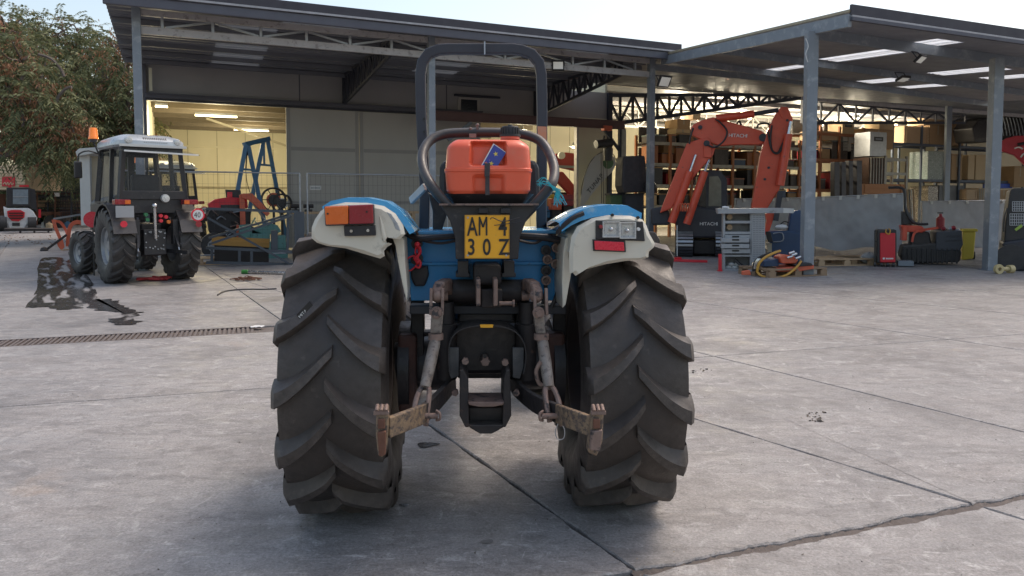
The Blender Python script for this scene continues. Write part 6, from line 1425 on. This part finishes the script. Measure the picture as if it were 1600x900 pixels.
crate('pallet_load','grey green shrink wrapped load on the middle shelf left of the column','pallet load',1449,237,1478,281,8.7,1.,wrapm,None,'pallet')
crate('carton','square brown carton on the middle shelf right of the column','carton',1486,241,1504,281,8.7,1.,card,'cartons on the racks','tape')
crate('carton','pair of pale brown cartons on a pallet on the middle shelf, left one','carton',1512,242,1523.5,280,8.7,1.,cardp,'cartons on the racks','pallet')
crate('carton','pair of pale brown cartons on a pallet on the middle shelf, right one','carton',1524,242,1541,281,8.7,1.,cardp,'cartons on the racks','pallet')
crate('pallet_load','net of shiny metal scrap stored on the bottom shelf left of the column','pallet load',1449,291,1466,345,8.7,1.,mat('shiny_scrap',(.05,.045,.04),.3,.6,(.5,.45,.4),26,.15,.01,30,col3=(.75,.72,.65),sc3=34,th3=.60))
crate('grey_sheet_crate','plain grey box on the bottom shelf behind the steel column','box',1467,290,1507,316,8.7,1.,mat('grey_board',(.17,.17,.17),.7,0,(.14,.14,.14),2))
crate('wooden_crate','tilted open slatted crate above the far tarpaulin','crate',1508,296,1526,312,8.3,.8,wood,'crates in the warehouse','planks')
crate('wooden_crate','pale upright slatted crate left of the right canopy post','crate',1528,294,1546,315,8.3,.8,wood,'crates in the warehouse','bars')
crate('plastic_crate','bright blue shallow crate on the shelf right of the right post','crate',1562,287,1582,294,8.5,.9,mat('bright_blue_plastic',(.02,.08,.45),.4),None)
crate('carton','brown carton below the bright blue crate','carton',1560,297,1577,314,8.5,.9,card,'cartons on the racks','tape')
crate('carton','brown carton by the picture edge above the black loader','carton',1584,260,1604,292,8.3,.9,card,'cartons on the racks','tape')
crate('carton','white printed carton high on the rack behind the canopy post','carton',1316,191,1335,212,7.7,.8,cardp,'cartons on the racks','label')
crate('carton','white carton below the printed one, wrapped in film','carton',1317,213,1333,236,7.7,.8,whiteb,'cartons on the racks','tape')
crate('carton','blue and white carton right of the stacked white ones','carton',1334,212,1348,226,7.7,.8,mat('pale_blue_print',(.35,.42,.52),.6,0,(.5,.42,.25),9),'cartons on the racks','tape')
crate('wooden_crate','wide pale plank crate on the rack top just right of the canopy post','crate',1272,206,1312,218,7.7,.8,wood,'crates in the warehouse','planks')
crate('appliance_box','grey metal appliance box with dark label standing on brown crates','box',1359,207,1386,244,6.3,.8,galv,None,'label')
crate('carton','big brown carton behind the grey appliance box','carton',1349,203,1396,232,7.6,.8,card,'cartons on the racks','tape')
crate('carton','small pale carton peeking above the appliance box','carton',1374,190,1397,202,8.,.8,cardp,'cartons on the racks','tape')
crate('wooden_crate','stack of orange brown planks below the barred crate','crate',1345,288,1412,303,6.,.9,mat('orange_wood',(.42,.19,.08),.7,0,(.36,.16,.07),5),'crates in the warehouse','planks')
crate('barred_crate','tall barred wooden crate with pale tubes below the appliance box','crate',1357,247,1384,287,6.1,.8,mat('dark_brown_inside',(.12,.07,.05),.8),None,'bars')
crate('carton','topmost brown carton of the stack left of the excavator boom','carton',1083,175,1095,186,7.7,.8,cardp,'cartons on the racks','tape')
crate('carton','brown carton stack left of the excavator boom, middle one','carton',1058,187,1079,202,7.7,.8,card,'cartons on the racks','tape')
crate('carton','brown carton stack left of the excavator boom, lowest one','carton',1056,202,1078,217,7.7,.8,cardp,'cartons on the racks','tape')
crate('carton','dark brown carton on the shelf left of the lowest stacked carton','carton',1037,216,1057,239,7.6,.8,card,'cartons on the racks','tape')
ORD=['first','second','third','fourth','fifth','sixth','seventh','eighth','ninth','tenth','eleventh','twelfth','thirteenth','fourteenth','fifteenth','sixteenth','seventeenth','eighteenth','nineteenth','twentieth']+['far']*9
# many dim goods on the shelves, each its own box
rnd=random.Random(21); k=0
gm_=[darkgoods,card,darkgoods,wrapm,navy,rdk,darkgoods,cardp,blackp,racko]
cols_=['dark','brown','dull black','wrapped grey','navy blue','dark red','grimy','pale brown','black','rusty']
spot=['behind the canopy post','behind the excavator cab','below the excavator boom','between boom and stick','right of the excavator stick','behind the hanging load']
def goods(px,ly,z,hmax):
    global k
    nth=0
    while px<px1_:
        w_=rnd.uniform(8,26); i=rnd.choice([0,0,0,1,2,2,3,4,5,6,6,7,8,8,9]); h=rnd.uniform(.25,hmax); nth+=1; a=B.L(px,250,ly);b=B.L(px+w_,250,ly); W=b.x-a.x
        t=bt('stored_box','%s box, %s from the left on the %s shelf %s'%(cols_[i],ORD[nth-1],{1.2:'lowest',2.0:'second',2.8:'third',3.6:'top',1.9:'lower',3.2:'upper',4.3:'top'}[z],spot[4 if px>1185 else 2 if px>1115 else 1 if px>1080 else 5 if px<1030 else 0] if px<1262 else 'of the rusty rack'),'box',(a.x+b.x)/2,ly+.4,z,'goods on the dim shelves')
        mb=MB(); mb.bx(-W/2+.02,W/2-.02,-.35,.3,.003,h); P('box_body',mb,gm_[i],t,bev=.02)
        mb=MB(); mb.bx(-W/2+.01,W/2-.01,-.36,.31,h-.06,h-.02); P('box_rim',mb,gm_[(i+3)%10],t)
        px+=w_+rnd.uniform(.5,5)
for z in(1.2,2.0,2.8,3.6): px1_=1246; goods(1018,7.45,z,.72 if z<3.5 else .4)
for z in(1.9,3.2): px1_=1345; goods(1264,7.65,z,.9)
px1_=1500
# forklift masts
fk=bt('forklift_mast','tall black forklift mast standing behind the creased tarpaulin','forklift mast',0,4.4); f=Fr(fk)
for x0,x1 in((1304,1312),(1315,1322),(1327,1333),(1339,1347)): RC(fk,f,x0,253 if x0<1320 else 251,x1,330,0,.2,'mast_rail',dkb,.01)
for y in(256,280,305): RC(fk,f,1305,y,1346,y+3,.22,.05,'mast_crossbar',dkb)
RC(fk,f,1300,330,1350,395,.3,.6,'truck_front',dkb,.03)
px_='x'
# pole row on the left of the racks
lpz=bt('leaning_profiles','pale steel profiles leaning on the rack left of the tarpaulin edge','profiles',0,5.6); f=Fr(lpz)
for k in range(5): BR(lpz,f,(1414+k*3.2,296,.1*k),(1420+k*2.4,372,-.3),.06,.03,'profile',[rackp,woodd,steeld][k%3])
# ladder like frame
# ---------------------------------------------------------------- ground things
def blob(name,label,cat,pts,m,z=.004,stf=False,grp=None,sub=4,wob=.15):
    p=[gnd(x,y) for x,y in pts]; q=smooth_path(p,sub,True); mb=MB(); qq=[]
    for i,v in enumerate(q): 
        v=v+V((noise.noise(v*9),noise.noise(v*9+V((5,5,5))),0))*wob*.25; v.z=z; qq.append(v)
    mb.add(qq,[tuple(range(len(qq)))]); me=P(name,mb,m); me['kind']='structure'; FR[me.name]=Matrix.Identity(4); return me
wetm=mat('wet_concrete',(.028,.026,.026),.22,0,(.055,.05,.046),6,.5,rv=.08,spec=.6)
damp=mat('damp_stain',(.13,.12,.115),.5,0,(.20,.19,.18),9,.5)
def wetmask(nm,st,th,rot=0.):
    m=wetm.copy(); m.name=nm; N=m.node_tree.nodes; L_=m.node_tree.links; g=N.new('ShaderNodeNewGeometry'); mp=N.new('ShaderNodeMapping'); mp.vector_type='TEXTURE'; mp.inputs['Scale'].default_value=(1/st[0],1/st[1],1); mp.inputs['Rotation'].default_value=(0,0,rot); n=N.new('ShaderNodeTexNoise'); n.inputs['Scale'].default_value=2.2; n.inputs['Detail'].default_value=7; n.inputs['Distortion'].default_value=.5; r=N.new('ShaderNodeMapRange'); r.inputs[1].default_value=th-.05; r.inputs[2].default_value=th+.05
    L_.new(g.outputs['Position'],mp.inputs[0]); L_.new(mp.outputs[0],n.inputs['Vector']); L_.new(n.outputs[0],r.inputs[0]); L_.new(r.outputs[0],N['Principled BSDF'].inputs['Alpha']); return m
wA=wetmask('run_off_water',(2.6,.34,1),.465,R(32)); wB=wetmask('standing_water',(1.3,.8,1),.38,R(20))
blob('puddle',None,None,[(40,480),(52,466),(58,440),(60,415),(66,404),(84,402),(104,404),(120,412),(136,430),(150,452),(150,470),(120,476),(90,480)],wA,wob=.1)
blob('puddle',None,None,[(140,470),(160,468),(182,471),(194,480),(206,484),(218,490),(208,496),(214,505),(196,508),(176,507),(172,500),(190,496),(190,490),(176,487),(146,483)],wB,z=.006,sub=10,wob=.5)
blob('puddle',None,None,[(36,480),(60,474),(90,474),(120,472),(130,476),(126,482),(100,484),(70,480)],wB,z=.0055,sub=10,wob=.5)
blob('oil_stain',None,None,[(652,694),(665,692),(688,694),(678,697),(664,700),(656,699)],wetm,wob=.02)
blob('oil_stain',None,None,[(752,846),(768,844),(770,848),(760,850),(752,849)],damp,wob=.01)
blob('oil_stain',None,None,[(624,789),(638,789),(636,792),(628,792)],wetm,wob=.01)
blob('damp_patch',None,None,[(196,440),(230,434),(300,438),(345,436),(300,443),(220,447)],damp,wob=.1)
fm=MB(); a=gnd(990,895);b=gnd(1700,755.5); nn_=V((-(b-a).y,(b-a).x,0)).normalized(); n_=160; vs=[]
for k in range(n_+1):
    p=a.lerp(b,k/n_); w_=.085; vs+=[p-nn_*w_+V((0,0,-.011+.006*noise.noise(p*45))),p+V((0,0,-.010+.008*noise.noise(p*60))),p+nn_*w_+V((0,0,-.011+.006*noise.noise(p*35)))]
fm.add(vs,[(k*3+j,k*3+j+1,k*3+j+4,k*3+j+3) for k in range(n_) for j in range(2)],True); o=P('joint_infill',fm,mat('crumbled_infill',(.15,.125,.11),.95,0,(.085,.07,.06),30,.6,.006,60)); o['kind']='structure'; FR[o.name]=Matrix.Identity(4)
# drain grate
dg_=T('drain_grate','long rusty slotted drain channel running across the yard on the left','drain',gnd(200,527),atan2(.93,2.35) if False else R(20.9)); f=Fr(dg_)
A1=gnd(-30,538.1);B1=gnd(400,514.6); dd=(B1-A1); rzg=atan2(dd.y,dd.x); dg_.location=A1; dg_.rotation_euler=(0,0,rzg); FR[dg_.name]=Matrix.Translation(A1)@Matrix.Rotation(rzg,4,'Z'); Lg=dd.length
gmt=mat('grate_iron',(.16,.13,.12),.7,.3,(.09,.075,.07),20,.6,.001,40,dust=.4)
mb=MB(); mb.bx(0,Lg,-.198,-.178,-.04,.001); P('grate_edge',mb,gmt,dg_); mb=MB(); mb.bx(0,Lg,.178,.198,-.04,.001); P('grate_edge',mb,gmt,dg_)
mb=MB(); mb.bx(-.012,.012,-.1775,.1775,-.02,0); g0=P('grate_bar',mb,gmt,dg_); g0.location=(.04,0,0)
for k in range(1,int(Lg/.044)): inst(g0,dg_,(.04+k*.044,0,-.002*(k%3)),(0,0,.06*noise.noise(V((k*.7,0,0)))))
mb=MB(); mb.bx(0,Lg,-.178,.178,-.0275,-.0265); P('channel_floor',mb,ink,dg_)
o=T('paper_scrap','white paper scrap at the far end of the drain channel','paper',gnd(403,512)); mb=MB(); mb.grid(lambda u,v: V((-.06+.12*u,-.05+.1*v,.012+.02*abs(noise.noise(V((u*4,v*4,2)))))),7,7); P('sheet',mb,whitep,o)
# red rope, chains, pole
rnd=random.Random(4)
o=T('red_rope','tangled red rope lying on the ground between the cab tractor rear wheels','rope',gnd(243,438)); mb=MB()
for k in range(4): mb.tube([V((rnd.uniform(-.28,.25),rnd.uniform(-.2,.2),.02+.03*rnd.random())) for _ in range(8)],.016,6,sub=5)
P('strand',mb,mat('red_rope_fibre',(.50,.05,.05),.7),o)
o=T('rusty_chain','heap of rusty chain on the ground near the steel frame','chain',gnd(385,438)); mb=MB()
for k in range(90):
    a=rnd.random()*6.28;rr=.22*rnd.random()**.6; c=V((cos(a)*rr*1.1,sin(a)*rr*.8,.02+.06*(1-rr/.24)*rnd.random())); b=rnd.random()*3.14; e=V((cos(b),sin(b),rnd.uniform(-.4,.4))).normalized()*.028; n_=e.cross(V((0,0,1))).normalized()*.012
    mb.tube([c-e,c-e*.5+n_,c+e*.5+n_,c+e,c+e*.5-n_,c-e*.5-n_],.0055,5,closed=True)
P('links',mb,rust,o)['kind']='stuff'
o=T('steel_pole','shiny steel pole with a green end lying on the ground before the frame','pole',gnd(385,427)); f=Fr(o); a=gnd(388,428);b=gnd(462,430); inv=FR[o.name].inverted(); a=inv@a+V((0,0,.035));b=inv@b+V((0,0,.035))
mb=MB(); mb.cyl(a,b,.03); P('tube',mb,chrome,o); mb=MB(); mb.cyl(a-(b-a).normalized()*.12,a,.042); P('green_end',mb,mat('green_plastic',(.06,.30,.06),.5),o)
o=T('grey_hose','thin dark hose lying on the concrete right of the chain heap','hose',gnd(400,455)); inv=FR[o.name].inverted(); mb=MB(); mb.tube([inv@gnd(x,y)+V((0,0,.01)) for x,y in((340,462),(352,456),(380,453),(410,453),(432,452))],.010,6,sub=5); P('hose_line',mb,blackp,o)
# clods, gravel and leaf litter
def clods(name,n,fn,m,smin,smax,seed):
    r_=random.Random(seed); mb=MB()
    for _ in range(n):
        c=fn(r_); s=r_.uniform(smin,smax); vs=[c+V((r_.uniform(-1,1)*s,r_.uniform(-1,1)*s,abs(r_.uniform(.0,1))*s*.9)) for _ in range(5)]; vs[0].z=0;vs[1].z=0
        mb.add(vs,[(0,1,2),(0,2,3),(0,3,4),(0,4,1),(1,2,4),(2,3,4)])
    o=P(name,mb,m); o['kind']='stuff'; return o
clod=mat('dry_mud',(.10,.085,.07),.95,0,(.16,.135,.11),20)
clods('mud_crumbs',26,lambda r_: gnd(1272+r_.gauss(0,7),652+r_.gauss(0,5)),clod,.006,.018,1)
clods('mud_crumbs',9,lambda r_: gnd(1093+r_.gauss(0,8),580+r_.gauss(0,2)),clod,.006,.016,2)
clods('gravel_dust',260,lambda r_: gnd(r_.uniform(0,1600),440+460*r_.random()**.7),clod,.0015,.006,3)
clods('straw_bits',60,lambda r_: gnd(r_.uniform(840,1600),450+450*r_.random()),mat('straw',(.42,.33,.2),.9),.001,.005,5)
clods('sand_chips',260,lambda r_: gnd(r_.uniform(1000,1560)+0,0.19*0+ (893+(783-893)*(0)) ) if False else gnd(*(lambda t:(1000+560*t,893-110*t+r_.gauss(0,5)))(r_.random())),mat('pale_sand',(.27,.235,.21),.95,0,(.2,.17,.15),20),.0015,.004,6)
clods('leaf_litter',120,lambda r_: gnd(r_.uniform(-40,130),368+14*r_.random()),mat('dry_leaf',(.22,.12,.06),.9),.02,.05,8)
# ---------------------------------------------------------------- trees
bark=mat('bark',(.16,.13,.11),.9,0,(.10,.08,.07),9,.6,.01,14)
def leafmat(nm,c1,c2,c3):
    m=bpy.data.materials.new(nm); m.use_nodes=True; N=m.node_tree.nodes; L_=m.node_tree.links; b=N['Principled BSDF']
    g=N.new('ShaderNodeNewGeometry'); r=N.new('ShaderNodeValToRGB'); r.color_ramp.elements[0].color=(*c1,1); r.color_ramp.elements[1].color=(*c2,1); e=r.color_ramp.elements.new(.55); e.color=(*c3,1)
    L_.new(g.outputs['Random Per Island'],r.inputs[0]); L_.new(r.outputs[0],b.inputs['Base Color']); b.inputs['Roughness'].default_value=.6; b.inputs['Specular IOR Level'].default_value=.25
    t=N.new('ShaderNodeBsdfTranslucent'); L_.new(r.outputs[0],t.inputs[0]); x=N.new('ShaderNodeMixShader'); x.inputs[0].default_value=.25; L_.new(b.outputs[0],x.inputs[1]); L_.new(t.outputs[0],x.inputs[2]); L_.new(x.outputs[0],N['Material Output'].inputs[0]); return m
lg=leafmat('green_leaflets',(.085,.10,.045),(.28,.27,.13),(.15,.17,.085))
lr_=leafmat('rusty_seed_clusters',(.36,.17,.09),(.48,.27,.16),(.28,.15,.09))
def tree(label,loc,h,cr,seed,lobes,dens=1.,rusty=.16,branches=()):
    t=T('broadleaf_tree',label,'tree',loc,0,'trees at the edge of the yard'); r_=random.Random(seed)
    mb=MB(); tp=[V((0,0,0)),V((.2,0,h*.25)),V((-.1,.1,h*.5)),V((.1,0,h*.75))]; mb.tube(tp,[.28,.22,.16,.10,],8); 
    P('trunk',mb,bark,t)
    bm_=MB(); 
    for c,rr in lobes:
        c=V(c); s=V((0,0,h*.2+.25*max(0,c.z-h*.3))); mid=s.lerp(c,.5)+V((r_.uniform(-.4,.4),r_.uniform(-.4,.4),.3)); bm_.tube(smooth_path([s,mid,c],4),[.10]*3+[.07]*3+[.04]*3,6)
        for _ in range(5): e=c+V((r_.uniform(-1,1),r_.uniform(-1,1),r_.uniform(-.5,1))).normalized()*rr*.95; bm_.tube(smooth_path([c,c.lerp(e,.5)+V((0,0,r_.uniform(-.2,.3))),e],3),[.045,.04,.035,.03,.025,.015,.012],5)
    for p in branches: bm_.tube(smooth_path([FR[t.name].inverted()@q for q in p],4),.045,6)
    P('limbs',bm_,bark,t)
    lv=MB(); rd=MB()
    def leaf(mb,c,d,s,drop):
        d=d.normalized(); a=d.orthogonal().normalized(); a.rotate(Matrix.Rotation(r_.random()*6.28,3,d)) ; b=a*s*.16; e=d*s
        mb.v+= [c,c+e*.5+b,c+e+V((0,0,-drop*s)),c+e*.5-b]; n=len(mb.v)-4; mb.f.append((n,n+1,n+2,n+3)); mb.sm.append(False)
    for c,rr in lobes:
        c=V(c)
        n=int(46*rr*rr*dens)
        for _ in range(n):
            d=V((r_.gauss(0,1),r_.gauss(0,1),r_.gauss(0,.9))).normalized(); q=c+d*rr*(.45+.6*r_.random()**.6)*(1+.35*noise.noise(c+d*2.3))
            # a frond: a drooping stem with leaflets to both sides
            ax=(d*1.+V((r_.uniform(-.6,.6),r_.uniform(-.6,.6),r_.uniform(-.9,.15)))).normalized(); sd=ax.cross(V((0,0,1)))
            if sd.length<.1: continue
            sd.normalize()
            if r_.random()<rusty:
                for _k in range(16): leaf(rd,q+V((r_.gauss(0,.10),r_.gauss(0,.10),r_.gauss(-.05,.13))),V((r_.uniform(-1,1),r_.uniform(-1,1),-.6)),r_.uniform(.10,.17),.3)
            else:
                fl_=r_.uniform(.5,.9)
                for _k in range(9):
                    u_=(_k+.5)/9; base=q+ax*fl_*u_+V((0,0,-.35*fl_*u_*u_))
                    for s_ in(-1,1): leaf(lv,base,sd*s_+ax*.5+V((0,0,r_.uniform(-.5,.0))),r_.uniform(.13,.21),.35)
    P('crown',lv,lg,t); P('seed_clusters',rd,lr_,t)
    return t
def TL_(px,py,Y,loc): p=at(px,py,Y); return tuple(p-V(loc))
def mk(label,Y,basepx,lobes_px,seed,br=(),**k):
    loc=V((at(basepx,330,Y).x,Y,0)); lob=[(TL_(px,py,Y+dy,loc),rr) for px,py,dy,rr in lobes_px]
    h=max(l[0][2] for l in lob); return tree(label,loc,h,3,seed,lob,branches=br,**k)
mk('rust tinted tree closest to the yard at the picture edge',24,-110,[(8,52,.5,.8),(-10,70,0,1.0),(-60,90,0,1.9),(35,95,-.3,1.0),(60,140,-.8,1.2),(10,150,-.8,1.4),(85,185,-1.,1.0),(30,180,-1.2,1.1),(105,205,-1,.8),(-30,170,0,1.4),(65,215,-1.2,.9),(104,225,-1.1,.7)],3,dens=1.75,rusty=.30,br=[[at(88,160,22.5),at(92,150,22.5),at(104,138,22.5),at(112,136,22.5)],[at(36,200,22.3),at(33,130,22.5),at(42,112,22.5)],[at(60,85,22.8),at(80,92,22.8),at(95,108,22.8),at(100,120,22.8)]])
mk('dark green tree behind, its top against the sky left of the canopy',36,150,[(25,48,0,1.0),(70,55,0,1.),(100,48,0,.9),(128,62,0,1.),(48,62,0,.9),(80,95,0,1.4),(125,110,0,1.5),(155,95,.5,1.1),(80,160,0,1.7),(130,175,0,1.8),(100,215,.5,1.9),(150,225,0,1.6)],8,dens=1.75,rusty=.08)
mk('rusty tree standing against the canopy post, lowest branches behind the cab tractor',26,195,[(180,78,0,.8),(200,100,0,.9),(172,130,0,1.2),(200,150,0,1.0),(188,185,0,1.1),(205,205,0,1.),(170,220,0,1.2),(192,245,0,1.1),(150,190,0,1.1)],5,dens=1.7,rusty=.22)
mk('tall far tree with a dark crown filling the gap behind the others',41,100,[(10,50,0,1.2),(-30,60,0,2.0),(60,100,0,2.),(120,110,0,1.8),(10,130,0,2.4),(170,130,0,1.8),(80,170,0,2.8),(150,190,0,2.6),(20,210,0,2.8),(190,210,0,2.),(90,255,0,2.4),(160,265,0,2.)],12,dens=.9,rusty=.10)
hg=leafmat('hedge_leaves',(.03,.045,.022),(.08,.10,.045),(.05,.07,.03)); mb=MB(); r_=random.Random(2)
for _ in range(9000):
    c=V((r_.uniform(-48,-11),44+r_.gauss(0,.9),3.4*r_.random())); d=V((r_.gauss(0,1),r_.gauss(0,1),r_.gauss(0,1))).normalized(); a=d.orthogonal().normalized()*.10; b=d*.22
    n=len(mb.v); mb.v+=[c-a,c+b,c+a,c-b]; mb.f.append((n,n+1,n+2,n+3)); mb.sm.append(False)
o=P('hedge_foliage',mb,hg); o['kind']='stuff'
mb=MB(); mb.bx(-50,-10,45.,45.4,0,3.2); ww_=P('boundary_wall',mb,steeld); tag(ww_,'dark boundary wall hidden behind the hedge at the far edge of the yard','wall')
bpy.context.view_layer.update()
